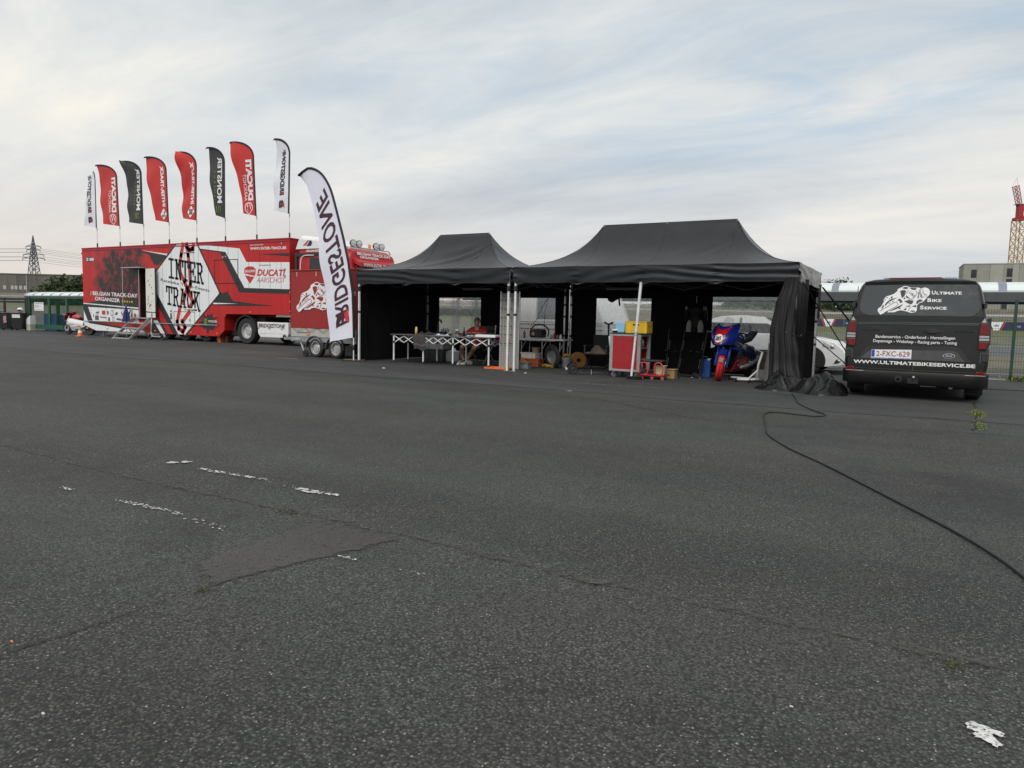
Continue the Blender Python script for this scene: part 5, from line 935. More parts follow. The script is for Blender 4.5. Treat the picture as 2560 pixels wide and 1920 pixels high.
# ================================================================ sport motorcycles
def make_bike(name, label, loc, rz, pal, number=None, warm=None, lean=.0, stand=True):
    bk = thing(name, label, 'motorcycle', loc, rz); mb, ms, mk_ = pal; mside = mat('navy_side_fairing', (.005, .008, .05), .3, coat=.4) if warm else ms   # forward is -y, right side is -x
    FW_, RW_ = (0, -.70, .30), (0, .70, .30)
    def torus(c, r, w, h): return MB().lathe([(r - h, -w * .55), (r - h * .4, -w * .95), (r - .015, -w * .6), (r, -w * .25), (r, w * .25), (r - .015, w * .6), (r - h * .4, w * .95), (r - h, w * .55)], 32, axisT(c, (1, 0, 0)))
    fy = Matrix.Translation(Vector(FW_)) @ Matrix.Rotation(RAD(22 if warm else 0), 4, 'Z') @ Matrix.Rotation(lean, 4, 'Y') @ Matrix.Translation(-Vector(FW_))
    o = torus(FW_, .30, .062, .09).xf(fy).build('front_wheel', warm or M_tyre, bk, auto=50)
    MB().lathe([(.21, -.03), (.21, .03), (.19, .03), (.17, .012), (.05, .02), (.03, .05), (.001, .05)], 24, axisT(FW_, (1, 0, 0))).xf(fy).build('rim', M_plast, o, auto=40)
    if warm: MB().box(-.035, -1.015, .37, .035, -.985, .45).xf(fy).build('warmer_plug', mat('plug_grey', (.25, .25, .26), .5), o, bevel=.006); MB().lathe([(.303, -.012), (.308, 0), (.303, .012)], 32, axisT(FW_, (1, 0, 0))).xf(fy).build('warmer_seam', M_red, o)
    r = torus(RW_, .31, .085, .10).build('rear_wheel', M_tyre, bk, auto=50); MB().lathe([(.21, -.05), (.21, .05), (.18, .03), (.05, .03), (.001, .05)], 24, axisT(RW_, (1, 0, 0))).build('rim', M_plast, r, auto=40)
    for s in (-1, 1):
        MB().tube([(s * .10, -.72, .28), (s * .105, -.60, .62), (s * .10, -.50, .88)], [.03, .028, .026], 10).xf(fy).build('fork_leg', M_alu if not warm else M_blue, bk, smooth=True)
        MB().tube([(s * .12, -.50, .90), (s * .30, -.44, .90), (s * .38, -.40, .88)], [.016, .016, .02], 8).build('handlebar', M_black, bk, smooth=True); MB().tube([(s * .24, -.47, .91), (s * .36, -.60, .92)], .008, 6).build('brake_lever', M_alu, bk)
        MB().tube([(s * .10, .15, .42), (s * .12, .70, .30)], [.05, .03], 8).build('swingarm', M_alu, bk, smooth=True)
        # side fairing panel
        def sf(u, v, s=s):
            y = -.52 + 1.0 * u; top = .78 - .14 * u; bot = .40 + .05 * sin(pi * u) - .10 * u; z = bot + (top - bot) * v
            return (s * (.12 + .12 * sin(pi * min(1, .15 + v * .8)) * (1 - .35 * u) + .02 * sin(u * 9) * v), y, z)
        MB().sheet(sf, 16, 10).build('side_fairing', mside, bk, smooth=True, solid=.008)
        MB().sheet(lambda u, v, s=s: (s * (.05 + .14 * v), -.40 + .85 * u, .17 + .24 * v + .05 * u * v), 10, 6).build('belly_pan', ms, bk, smooth=True, solid=.008)
        MB().sheet(lambda u, v, s=s: (s * (.16 + .12 * v), -.66 + .2 * u + .05 * v, .62 + .04 * u - .03 * v), 4, 4).build('winglet', mb, bk, solid=.006)
        MB().tube([(s * .16, .20, .36), (s * .22, .24, .33)], .012, 6).build('foot_peg', M_alu, bk)
    # nose fairing, screen, tank, seat
    def nose(u, v):   # u: across -1..1, v: from chin up to screen base
        a = (u - .5) * 2; w = (.09 + .19 * sin(pi * (.25 + .55 * v))); x = a * w; z = .66 + .36 * v + .03 * abs(a) * (1 - v) + .07 * abs(a) ** 2 * v; y = -.88 + .24 * v * v + .26 * abs(a) ** 1.8
        return (x, y, z)
    MB().sheet(nose, 20, 12).build('nose_fairing', mb, bk, smooth=True, solid=.01)
    def nz(x, z, e=.006):
        v = (z - .66) / .36; v = max(0, min(1, v)); w = (.09 + .19 * sin(pi * (.25 + .55 * v))); a = min(1, abs(x) / w); zz_ = .66 + .36 * v + .03 * a * (1 - v) + .07 * a ** 2 * v; return (x, -.88 + .24 * v * v + .26 * a ** 1.8 - e - .006, zz_)
    MB().sheet(lambda u, v: nz((u - .5) * 2 * (.06 + .09 * v), .70 + .30 * v - .045 * v * (1 - abs(u - .5) * 2), .008), 12, 10).build('nose_stripe', ms, bk, smooth=True)
    ribbons([[(.06, .70), (.09, .84), (.125, .99)], [(-.06, .70), (-.09, .84), (-.125, .99)]], .012, lambda x, z: nz(x, z, .010)).build('pinstripe', M_print_w, bk)
    if number:
        pl = MB().sheet(lambda u, v: nz(.078 * v * cos(2 * pi * u), .80 + .082 * v * sin(2 * pi * u), .016), 20, 5).build('number_disc', M_print_w, bk); text(number, M_print_k, pl, (0, 0, 0), (1, 0, 0), (0, 1, 0), .075, .115, .03, .15, fn=lambda x, y: nz(x - .058, y + .765, .028)); polys([[(-.055, .735), (.055, .735), (.04, .718), (0, .708), (-.04, .718)]], lambda x, z: nz(x, z, .026)).build('disc_band', M_print_r, pl)
    MB().sheet(lambda u, v: ((u - .5) * .26 * (1 - .25 * v), -.66 + .16 * v + .10 * abs(u - .5) * 2, 1.0 + .20 * v - .04 * (abs(u - .5) * 2) ** 2), 12, 8).build('windscreen', mat('clear_screen', (.5, .53, .55), .08, trans=.0, alpha=.35), bk, smooth=True)
    MB().ball((0, -.12, .80), (.17, .30, .13), 16, 10).build('fuel_tank', mb, bk, smooth=True); MB().loft([[(-.13, .12, .78), (.13, .12, .78), (.13, .12, .70), (-.13, .12, .70)], [(-.12, .42, .82), (.12, .42, .82), (.12, .42, .74), (-.12, .42, .74)], [(-.07, .80, .95), (.07, .80, .95), (.07, .80, .88), (-.07, .80, .88)]]).build('seat_unit', mk_, bk, bevel=.02)
    MB().box(-.13, -.30, .28, .13, .28, .66).build('engine', M_under, bk, bevel=.04); MB().tube([(.12, -.1, .24), (.16, .3, .30), (.20, .62, .42)], [.03, .045, .05], 10).build('exhaust', M_steel, bk, smooth=True); MB().lathe([(.05, 0), (.15, 0), (.15, .006), (.05, .006)], 22, axisT((.075, -.70, .30), (1, 0, 0))).xf(fy).build('brake_disc', M_steel, bk)
    MB().sheet(lambda u, v: (.07 * (v - .5) * 2, -.70 + .34 * cos(RAD(40 + 110 * u)) * -1, .30 + .34 * sin(RAD(40 + 110 * u)) - .03 * (abs(v - .5) * 2) ** 2), 10, 6).xf(fy).build('front_mudguard', mb, bk, smooth=True)
    return bk
M_bblue = mat('blue_fairing', (.009, .02, .19), .25, coat=.6, var=.05); M_bred = mat('red_fairing', (.40, .010, .018), .28, coat=.5, var=.05); M_warm = mat('red_tyre_warmer', (.60, .025, .03), .75, var=.10, bump=.3, bsc=30)
mbk = make_bike('race_motorcycle', 'blue and red race motorcycle number 285 on a white stand', (4.60, 1.62, 0), RAD(-11), (M_bblue, M_bred, M_black), '285', M_warm, RAD(9)); mbk.scale = (1.08, 1.08, 1.1)
ds = thing('paddock_stand', 'white tubular paddock stand under the race motorcycle', 'bike stand', (4.86, 1.28, 0), RAD(-17))
b = MB().tube([(.05, -.42, .06), (.30, -.38, .07), (.34, .15, .05)], .022, 8); b.build('base_tube', M_white, ds, smooth=True); MB().tube([(.26, .02, .05), (.28, .02, .35), (.34, .05, .62)], .024, 8).build('upright', M_white, ds, smooth=True); MB().tube([(.12, -.10, .05), (.28, .02, .25)], .018, 8).build('brace', M_white, ds); MB().tube([(.34, .05, .62), (.22, .05, .66)], .016, 8).build('lift_pin', M_steel, ds); MB().tube([(.30, .02, .06), (-.34, .02, .06)], .022, 8).build('cross_tube', M_white, ds)
for x, y in ((.05, -.42), (.30, -.35), (-.34, .02)): MB().lathe([(.01, -.02), (.045, -.02), (.045, .02), (.01, .02)], 14, axisT((x, y, .045), (1, 0, 0))).build('castor', M_black, ds)
M_brw = mat('red_white_fairing', (.45, .03, .04), .3, coat=.5); 
make_bike('race_motorcycle', 'small red and white race motorcycle standing at the rear of the trailer', (-26.35, 5.2, 0), RAD(-80), (M_brw, M_white, M_black), None, None)
# ================================================================ things in and around the tents
# ---- scissor table
tb_ = thing('scissor_table', 'long dark folding table on white scissor legs in the short tent', 'table', (-2.24, .62, 0)); ZT_ = .715
MB().box(-1.50, -.34, ZT_, 1.50, .34, ZT_ + .018).build('tabletop', mat('table_cloth_grey', (.13, .115, .115), .8), tb_, bevel=.005)
lx = [-1.42, -.49, .40, 1.42]
for x in lx:
    for y in (-.29, .29):
        lg = MB().cyl((x, y, .07), (x, y, ZT_ - .005), .021, n=10).build('leg', M_whitepole if y < 0 else M_alu, tb_); MB().cyl((x, y, .0), (x, y, .075), .027, .022, n=10).build('foot', M_plast, lg); MB().box(x - .03, y - .03, ZT_ - .20, x + .03, y + .03, ZT_ - .15).build('slider', M_plast, lg, bevel=.005)
def sciss(p, q, n, parent, w=.014):
    p, q = Vector(p), Vector(q)
    for k in range(n):
        a, c = p.lerp(q, k / n), p.lerp(q, (k + 1) / n)
        for z0_, z1_, of in ((.185, .02, .006), (.02, .185, -.006)):
            d = Vector((0, of, 0)) if abs((q - p).x) > .3 else Vector((of, 0, 0))
            MB().bar(a + d + Vector((0, 0, ZT_ - z0_)), c + d + Vector((0, 0, ZT_ - z1_)), .008, .020).build('scissor_bar', M_whitepole, parent)
for y in (-.29, .29):
    for x0_, x1_ in zip(lx[:-1], lx[1:]): sciss((x0_ + .03, y, 0), (x1_ - .03, y, 0), 3, tb_)
sciss((lx[-1], -.26, 0), (lx[-1], .26, 0), 2, tb_); sciss((lx[0], -.26, 0), (lx[0], .26, 0), 2, tb_)
TT = ZT_ + .019
# on the table
def bottle(name, label, cat, loc, prof, m, cap=None, capz=None, n=14):
    o = thing(name, label, cat, loc); MB().lathe([(.001, 0)] + prof, n).build('body', m, o, smooth=True)
    if cap: MB().lathe(capz, n).build('cap', cap, o, smooth=True)
    return o
bottle('spray_can', 'yellow spray can standing on the left part of the scissor table', 'spray can', (-3.12, .55, TT), [(.033, 0), (.033, .13), (.025, .15), (.012, .155)], mat('yellow_can', (.62, .60, .16), .4), mat('cream_cap', (.7, .62, .3), .5), [(.026, .15), (.024, .19), (.001, .195)])
bottle('beer_bottle', 'dark brown beer bottle on the scissor table', 'bottle', (-1.72, .62, TT), [(.03, 0), (.031, .11), (.024, .14), (.012, .17), (.012, .22), (.001, .22)], mat('brown_glass', (.02, .012, .006), .12))
gl = thing('beer_glass', 'stemmed glass of dark beer on the scissor table', 'glass', (-1.90, .60, TT)); MB().lathe([(.035, 0), (.036, .004), (.006, .01), (.005, .07), (.03, .09), (.05, .12), (.048, .165)], 18).build('bowl', mat('clear_glass', (.6, .62, .62), .05, alpha=.3), gl, smooth=True); MB().lathe([(.001, .078), (.028, .092), (.047, .12), (.048, .135), (.001, .135)], 18).build('beer', mat('dark_beer', (.015, .006, .003), .2), gl, smooth=True); MB().lathe([(.048, .135), (.047, .158), (.001, .16)], 18).build('foam', mat('beer_foam', (.65, .6, .5), .8), gl, smooth=True)
def rag(name, label, cat, loc, sx_, sy_, h, m, seed, rz=0.0):
    rr = random.Random(seed)
    def fn(u, v):
        x, y = (u - .5) * sx_, (v - .5) * sy_; e = max(0, 1 - (abs(u - .5) * 2) ** 3) * max(0, 1 - (abs(v - .5) * 2) ** 3)
        return (x + .02 * wob(v * 3, 2, seed), y + .02 * wob(u * 3, 2, seed + 1), .004 + h * e * (.55 + .45 * wob(u * 4 + v * 3, 1.7, seed)) ** 2)
    o = MB().sheet(fn, 26, 18).build(name, m, None, smooth=True); o.location = loc; o.rotation_euler = (0, 0, rz); return tag(o, label, cat)
M_towel = mat('dark_towel', (.055, .048, .050), .95, var=.2, sc=8, bump=.3, bsc=200)
tw = thing('towel', 'dark grey towel hanging over the front edge of the scissor table', 'towel', (-2.86, .29, TT))
def twl(u, v):
    x = (u - .5) * .36 + .02 * wob(v * 3, 1.4, 2) + .05 * v
    if v < .45: return (x - .1 * (.45 - v), .30 - .30 * v / .45 - .025, .006 + .05 * (1 - v / .45) * (.5 + .5 * wob(u * 3 + v * 4, 2, 3)) ** 2)
    k = (v - .45) / .55; return (x + .03 * k, -.03 - .012 * wob(u * 4, 2, 1) - .015 * sin(pi * k), .004 - .36 * k + .02 * sin(u * 7))
MB().sheet(twl, 24, 30).build('cloth', M_towel, tw, smooth=True); MB().sheet(lambda u, v: tuple(Vector(twl(u, .80 + .05 * v)) + Vector((0, -.004, 0))), 24, 2).build('towel_band', mat('towel_band', (.12, .11, .11), .95), tw)
rag('folded_shirt', 'pale blue white cloth lying crumpled on the scissor table', 'cloth', (-2.32, .55, TT), .36, .22, .07, mat('pale_cloth', (.55, .62, .70), .9), 4); rag('jacket_heap', 'dark jacket heaped behind the hanging towel', 'jacket', (-2.92, .68, TT), .42, .3, .16, mat('dark_jacket', (.035, .032, .034), .9), 9)
rag('blue_cloth', 'light blue cloth beside the seated person hand', 'cloth', (-1.55, .62, TT), .16, .16, .06, M_lblue, 6)
pz = thing('white_tray', 'flat white box on the right end of the scissor table', 'box', (-.98, .56, TT)); MB().box(-.28, -.15, 0, .28, .15, .055).build('tray', M_print_w, pz, bevel=.006); MB().box(-.24, -.12, .055, .22, .13, .062).build('lid', mat('white_lid', (.6, .6, .62), .6), pz); 
rag('cable_bundle', 'bundle of black cables and paper on the white box', 'cables', (-1.02, .62, TT + .07), .42, .2, .05, M_plast, 12); rag('glove_pair', 'bright blue work gloves at the right table end', 'gloves', (-.70, .56, TT), .16, .14, .06, M_blue, 14)
for x, y, m, lb in ((-.62, .40, M_red, 'small red pot on the right table end'),): bottle('paint_pot', lb, 'pot', (x, y, TT), [(.03, 0), (.03, .035), (.001, .035)], m)
# ---- person on a folding chair
M_shirt = mat('red_tshirt', (.33, .018, .022), .9, var=.12, sc=6, bump=.3, bsc=14); M_shorts = mat('dark_shorts', (.015, .015, .018), .9); M_shoe = mat('white_trainer', (.55, .54, .52), .6)
pe = thing('person', 'seated person in red t-shirt, dark shorts and white shoes behind the scissor table', 'person', (-2.02, 1.72, 0)); pe.scale = (1.1, 1.05, 1.04)
def skin(name, nodes, edges, m, parent, sub=2):
    me = bpy.data.meshes.new(name); me.from_pydata([n[:3] for n in nodes], edges, []); o = bpy.data.objects.new(name, me); COL.objects.link(o); o.parent = parent
    o.modifiers.new('skin', 'SKIN'); s_ = o.modifiers.new('sub', 'SUBSURF'); s_.levels = sub; s_.render_levels = sub
    for i, n in enumerate(nodes):
        r = n[3]; me.skin_vertices[0].data[i].radius = r if isinstance(r, tuple) else (r, r)
    me.skin_vertices[0].data[0].use_root = True; me.materials.append(m); o.modifiers['skin'].use_smooth_shade = True; return o
nod = [(0, .08, .42, (.13, .11)), (0, .05, .60, (.13, .10)), (0, .0, .78, (.15, .10)), (0, -.03, .895, (.06, .06)), (.01, -.06, .955, (.05, .05)), (.015, -.085, 1.0, (.066, .078)), (.015, -.075, 1.06, (.07, .085)), (.015, -.06, 1.105, (.05, .06))]
edg = [(0, 1), (1, 2), (2, 3), (3, 4), (4, 5), (5, 6), (6, 7)]
def limb(start, pts):
    p = start
    for q in pts: nod.append(q); edg.append((p, len(nod) - 1)); p = len(nod) - 1
    return p
hL = limb(2, [(-.19, -.01, .83, .055), (-.27, -.14, .72, .042), (-.31, -.30, .735, .036), (-.30, -.45, .76, .028), (-.30, -.53, .765, (.036, .018))]); hR = limb(2, [(.19, -.01, .83, .055), (.28, -.14, .74, .042), (.24, -.32, .76, .036), (.16, -.44, .775, .028), (.12, -.50, .78, (.036, .018))])
for h_, sx_ in ((hL, -1), (hR, 1)):
    bx_, by_, bz_ = nod[h_][:3]
    for k, (dx, ln) in enumerate(((-.028, .070), (-.010, .085), (.009, .080), (.027, .062))): limb(h_, [(bx_ + dx, by_ - .035, bz_ + .004, .009), (bx_ + dx * 1.1, by_ - .035 - ln * .55, bz_ + .006, .0085), (bx_ + dx * 1.15, by_ - .035 - ln, bz_ - .012, .007)])
    limb(h_, [(bx_ - sx_ * .035, by_ + .005, bz_, .010), (bx_ - sx_ * .055, by_ - .03, bz_ - .002, .009)])
limb(0, [(-.10, -.12, .43, .085), (-.22, -.36, .44, .062), (-.13, -.50, .25, .052), (-.02, -.56, .09, .036)]); limb(0, [(.11, -.12, .43, .085), (.16, -.36, .45, .062), (.09, -.48, .26, .052), (.0, -.50, .09, .036)])
skin('body', nod, edg, M_skin, pe)
skin('tshirt', [(0, .08, .44, (.19, .15)), (0, .05, .60, (.20, .15)), (0, .0, .76, (.21, .145)), (0, -.02, .868, (.125, .10)), (-.18, -.005, .83, .10), (-.262, -.125, .735, .075), (.18, -.005, .83, .10), (.272, -.125, .745, .075)], [(0, 1), (1, 2), (2, 3), (2, 4), (4, 5), (2, 6), (6, 7)], M_shirt, pe)
skin('shorts', [(0, .10, .42, (.165, .12)), (-.11, -.10, .435, .10), (-.19, -.30, .44, .082), (.12, -.10, .435, .10), (.155, -.30, .45, .082)], [(0, 1), (1, 2), (0, 3), (3, 4)], M_shorts, pe)
for (x, y, a) in ((-.08, -.66, 14), (.06, -.60, -38)):
    T = Matrix.Translation((x, y, 0)) @ Matrix.Rotation(RAD(a), 4, 'Z'); MB().loft([[(T @ Vector((w * cos(t) * .5, yy, .012 + hh * max(0, sin(t)) if sin(t) > 0 else .004)))[:] for t in [2 * pi * i / 12 for i in range(12)]] for yy, w, hh in ((.15, .05, .05), (.12, .075, .10), (.03, .085, .095), (-.06, .095, .06), (-.12, .08, .045), (-.145, .04, .03))]).build('shoe', M_shoe, pe, smooth=True)
hc = Vector((.015, -.07, 1.055)); M_hair = mat('grey_hair', (.10, .085, .07), .9, bump=.5, bsc=120)
MB().sheet(lambda u, v: (hc.x + .079 * sin(v * 1.45) * cos(u * 6.283), hc.y + .012 + .096 * sin(v * 1.45) * sin(u * 6.283), hc.z + .028 + .078 * cos(v * 1.45) - (.05 * v if sin(u * 6.283) > .2 else 0)), 22, 8).build('hair', M_hair, pe, smooth=True)
MB().loft([[(hc.x - .010, hc.y - .088, hc.z + .015), (hc.x + .010, hc.y - .088, hc.z + .015), (hc.x, hc.y - .092, hc.z + .02)], [(hc.x - .017, hc.y - .088, hc.z - .022), (hc.x + .017, hc.y - .088, hc.z - .022), (hc.x, hc.y - .115, hc.z - .018)]]).build('nose', M_skin, pe, smooth=True)
for s in (-1, 1):
    MB().ball((hc.x + s * .074, hc.y + .005, hc.z), (.012, .022, .032), 8, 6).build('ear', M_skin, pe, smooth=True); MB().ball((hc.x + s * .030, hc.y - .082, hc.z + .018), (.012, .008, .007), 8, 6).build('eye', M_print_w, pe, smooth=True); MB().lathe([(.018, 0), (.022, .002), (.018, .004)], 14, axisT((hc.x + s * .031, hc.y - .098, hc.z + .016), (0, -1, 0))).build('glasses_rim', M_plast, pe)
MB().bar((hc.x - .024, hc.y - .086, hc.z - .045), (hc.x + .024, hc.y - .086, hc.z - .045), .006, .007).build('mouth', mat('lips', (.30, .12, .10), .6), pe)
polys([[(-.11, .70), (-.06, .69), (.02, .675), (.10, .685), (.04, .70), (-.03, .715), (-.06, .73)]], lambda x, z: (x, -.185 + .3 * abs(x) ** 1.5, z)).build('shirt_print', M_print_w, pe)
ch = thing('folding_chair', 'folding camp chair with dark backrest under the seated person', 'chair', (-2.0, 1.80, 0)); MB().box(-.25, -.22, .355, .25, .24, .375).build('seat', M_plast, ch, bevel=.01); MB().sheet(lambda u, v: (-.25 + .5 * u, .27 + .05 * v + .03 * sin(pi * u), .5 + .48 * v), 10, 6).build('backrest', M_plast, ch, solid=.01)
for x in (-.26, .26):
    MB().bar((x, -.24, .01), (x, .30, .56), .025).build('leg', M_alu, ch); MB().bar((x, .32, .01), (x, -.22, .56), .025).build('leg', M_alu, ch); MB().bar((x, .26, .45), (x, .34, 1.0), .025).build('back_post', M_alu, ch)
# ---- boxes behind and under the scissor table
M_tub = mat('grey_translucent_plastic', (.20, .21, .21), .5); M_clear = mat('clear_plastic_box', (.30, .32, .33), .35, alpha=.75)
def tub(name, label, loc, w, d, h, m, lidm=None, rz=0.0, cat='storage box', ribs=True):
    o = thing(name, label, cat, loc, rz); k = .93
    MB().loft([[(-w / 2 * k, -d / 2 * k, 0), (w / 2 * k, -d / 2 * k, 0), (w / 2 * k, d / 2 * k, 0), (-w / 2 * k, d / 2 * k, 0)], [(-w / 2, -d / 2, h), (w / 2, -d / 2, h), (w / 2, d / 2, h), (-w / 2, d / 2, h)]]).build('box', m, o, bevel=.008)
    MB().box(-w / 2 - .012, -d / 2 - .012, h - .02, w / 2 + .012, d / 2 + .012, h + (.015 if lidm else .003)).build('lid' if lidm else 'rim', lidm or m, o, bevel=.006)
    if ribs:
        for x in (-w * .3, w * .3): MB().box(x - .012, -d / 2 - .008, .03, x + .012, -d / 2 * k + .01, h - .03).build('rib', m, o)
    return o
tub('grey_tub', 'large dark tub on the ground under the left part of the table', (-3.42, 1.92, 0), .62, .42, .32, mat('dark_tub', (.025, .027, .03), .5)); tub('grey_tub', 'grey translucent tub standing on the dark tub', (-3.42, 1.92, .325), .62, .42, .42, M_tub); tub('clear_box', 'clear storage box full of clothes under the table middle', (-2.95, 2.05, 0), .5, .38, .27, M_clear)
rag('clothes_heap', 'white and blue clothes overflowing the clear storage box', 'clothes', (-2.95, 2.05, .275), .42, .3, .10, mat('mixed_clothes', (.45, .5, .58), .9, var=.5, sc=14), 8)
tap = thing('black_tripod_stand', 'black clamp stand with bent arm in front of the left window', 'stand', (-3.28, 1.95, .75)); MB().tube(spline([(-.18, 0, 0), (-.18, 0, .28), (-.14, 0, .36), (-.08, 0, .34), (-.07, 0, .28)], 5), .022, 8).build('arm', M_plast, tap, smooth=True); MB().box(-.22, -.06, 0, .10, .06, .05).build('base', M_plast, tap, bevel=.01)
for k in range(5): MB().cyl((-.04 + .05 * k, 0, .04), (-.05 + .06 * k, 0, .13 + .02 * (k % 2)), .014, n=8).build('tool_handle', M_plast, tap)
tub('small_speaker_box', 'black and white carton beside the pegboard', (-1.12, 1.85, 0), .16, .14, .30, mat('patterned_carton', (.25, .25, .25), .7, var=.95, sc=18), None, 0, 'box', False)
# ---- pegboard
pg = thing('pegboard', 'tall pale perforated pegboard with hooks between the tents', 'pegboard', (-.42, .55, 0), RAD(8)); M_peg = mat('pale_pegboard', (.27, .255, .235), .6, var=.06)
for k, x0_ in enumerate((-.21, .03)):
    pn = MB().box(x0_, -.012, .02, x0_ + .22, .012, 1.78).build('panel', M_peg, pg, bevel=.004)
    hb = MB()
    for zz in range(26):
        for xx in range(3): cx_, cz_ = x0_ + .05 + .06 * xx, .10 + .064 * zz; hb.poly([(cx_ + .011 * cos(t), -.0135, cz_ + .011 * sin(t)) for t in [2 * pi * i / 6 for i in range(6)]])
    stuff(hb.build('perforation', M_print_k, pn))
    for zz in range(6):
        for xx in (.05, .15): MB().tube([(x0_ + xx, -.012, 1.62 - .20 * zz), (x0_ + xx, -.10, 1.60 - .20 * zz), (x0_ + xx, -.11, 1.63 - .20 * zz)], .006, 5).build('hook', M_rust if zz % 2 else M_plast, pn)
for x in (-.215, .255): MB().box(x, -.02, 0, x + .018, .02, 1.82).build('edge_rail', M_alu, pg)
rt = thing('red_drip_tray', 'flat orange red tray at the foot of the pegboard', 'tray', (-.60, .42, 0)); MB().box(-.30, -.16, .004, .28, .14, .022).build('base', M_orange, rt, bevel=.004)
for (a, b_) in (((-.30, -.16), (.28, -.14)), ((-.30, .12), (.28, .14)), ((-.30, -.14), (-.28, .12)), ((.26, -.14), (.28, .12))): MB().box(a[0], a[1], .022, b_[0], b_[1], .05).build('tray_rim', M_orange, rt)
# ---- rear white table with machine
wt = thing('white_folding_table', 'white folding table with machine and bottles behind the tent posts', 'table', (-.35, 2.35, 0)); MB().box(-.72, -.28, .66, .62, .28, .70).build('tabletop', M_white, wt, bevel=.008)
for x in (-.60, .0, .50):
    for y in (-.22, .22): MB().tube([(x, y, 0), (x, y, .62)], .014, 8).build('leg', M_steel, wt)
    MB().tube([(x, -.22, .42), (x + .14, -.22, .66)], .012, 6).build('brace', M_steel, wt)
cp_ = thing('compressor', 'dark red portable compressor on the white folding table', 'compressor', (-.50, 2.30, .70)); MB().box(-.26, -.14, .02, .12, .14, .24).build('housing', mat('maroon_plastic', (.10, .012, .016), .35), cp_, bevel=.05); MB().cyl((.02, -.16, .14), (.02, .1, .14), .11, n=20).build('drum', M_plast, cp_); MB().tube(spline([(-.26, -.05, .22), (-.12, -.05, .34), (.12, -.05, .34), (.26, -.05, .22), (.24, -.05, .05)], 5), .018, 8).build('carry_frame', M_plast, cp_, smooth=True); MB().ball((-.12, -.145, .12), (.06, .012, .045)).build('gauge', mat('gauge_cream', (.5, .45, .36), .4), cp_, smooth=True); MB().ball((-.15, -.13, .22), (.03, .02, .02)).build('knob', M_alu, cp_, smooth=True)
for i, (x, h_, m, lb) in enumerate(((-.92, .20, M_card, 'brown spray bottle at the left end of the white folding table'), (-.14, .12, M_steel, 'metal tin beside the compressor'), (-.05, .17, M_red, 'slim red bottle right of the compressor'), (.03, .12, M_tub, 'grey jar in the row right of the compressor'), (.12, .13, M_white, 'white pot at the right end of the bottle row'))): bottle('bottle', lb, 'bottle', (x, 2.22, .70), [(.032, 0), (.032, h_ * .7), (.014, h_ * .85), (.014, h_), (.001, h_)], m)
hg = MB().tube(spline([(-.62, 2.9, 1.74), (-.62, 2.6, 1.5), (-.66, 2.4, 1.2), (-.82, 2.35, 1.0)], 6), .007, 5).build('hanging_cord', M_cable); tag(hg, 'thin black cord hanging down to the compressor', 'cord'); hg2 = MB().tube(spline([(-.60, 2.9, 1.74), (-.58, 2.7, 1.4), (-.50, 2.5, 1.1), (-.40, 2.35, .88)], 6), .006, 5).build('hanging_cord', M_cable); tag(hg2, 'thin black cord hanging right of the compressor', 'cord')
# under it
tub('white_crate', 'white slotted crate under the white folding table', (-.62, 2.05, .20), .42, .32, .14, M_white, None, 0, 'crate'); tub('orange_box', 'grey box with orange front on the ground under the white table', (-.52, 2.0, 0), .46, .32, .195, mat('orange_front_box', (.45, .12, .04), .6)); tub('small_clear_box', 'small clear box with purple lid clips near the tent post', (-.20, .98, 0), .26, .2, .15, M_clear, mat('purple_grey_lid', (.18, .16, .24), .5)); tub('cardboard_carton', 'small cardboard carton on the white crate', (-.48, 2.05, .345), .15, .14, .13, M_card, None, 0, 'carton', False)
rag('orange_vest', 'orange and yellow cloth on the crate beside the post', 'cloth', (-.66, 1.72, .10), .34, .3, .16, mat('hi_vis_cloth', (.65, .22, .04), .9, var=.4, sc=9), 3)
ey = MB(); rr = random.Random(6); pts = []
for k in range(70): a = k * .9; r = .07 + .05 * rr.random(); pts.append((.03 + r * 1.5 * cos(a), 1.78 + r * sin(a), .02 + .07 * rr.random()))
ey.tube(spline(pts, 3), .006, 5); tag(ey.build('extension_cord', mat('yellow_cord', (.55, .33, .05), .7), smooth=True), 'tangled yellow extension cord on the ground', 'cord')
mw = thing('motorcycle_front_wheel', 'dark spare wheel with silver spoke leaning under the white table', 'wheel', (.12, 1.80, 0), RAD(60)); MB().lathe([(.19, -.05), (.25, -.055), (.29, -.02), (.29, .02), (.25, .055), (.19, .05)], 30, axisT((0, 0, .29), (1, .1, .12))).build('tyre', M_tyre, mw, auto=50); MB().lathe([(.19, -.03), (.19, .03), (.16, .02), (.04, .03), (.001, .04)], 24, axisT((0, 0, .29), (1, .1, .12))).build('rim', M_steel, mw, auto=40)
for k in range(3): a = RAD(90 + 120 * k); MB().bar((.035, 0, .29), (.035, .18 * cos(a), .29 + .18 * sin(a)), .02).build('spoke', M_alu, mw)
bu = thing('white_bucket', 'white bucket with an orange cord on top near the scooter', 'bucket', (.42, 1.95, 0)); MB().lathe([(.001, .002), (.105, .002), (.13, .25), (.136, .255), (.13, .26), (.12, .25)], 22).build('pail', mat('printed_bucket', (.42, .43, .45), .5, var=.5, sc=7), bu, smooth=True); MB().tube(spline([(.1 * cos(k * 1.1), .1 * sin(k * 1.1), .27 + .035 * (k % 3)) for k in range(14)], 4), .014, 6).build('orange_coil', mat('orange_coil', (.40, .20, .04), .7), bu, smooth=True)
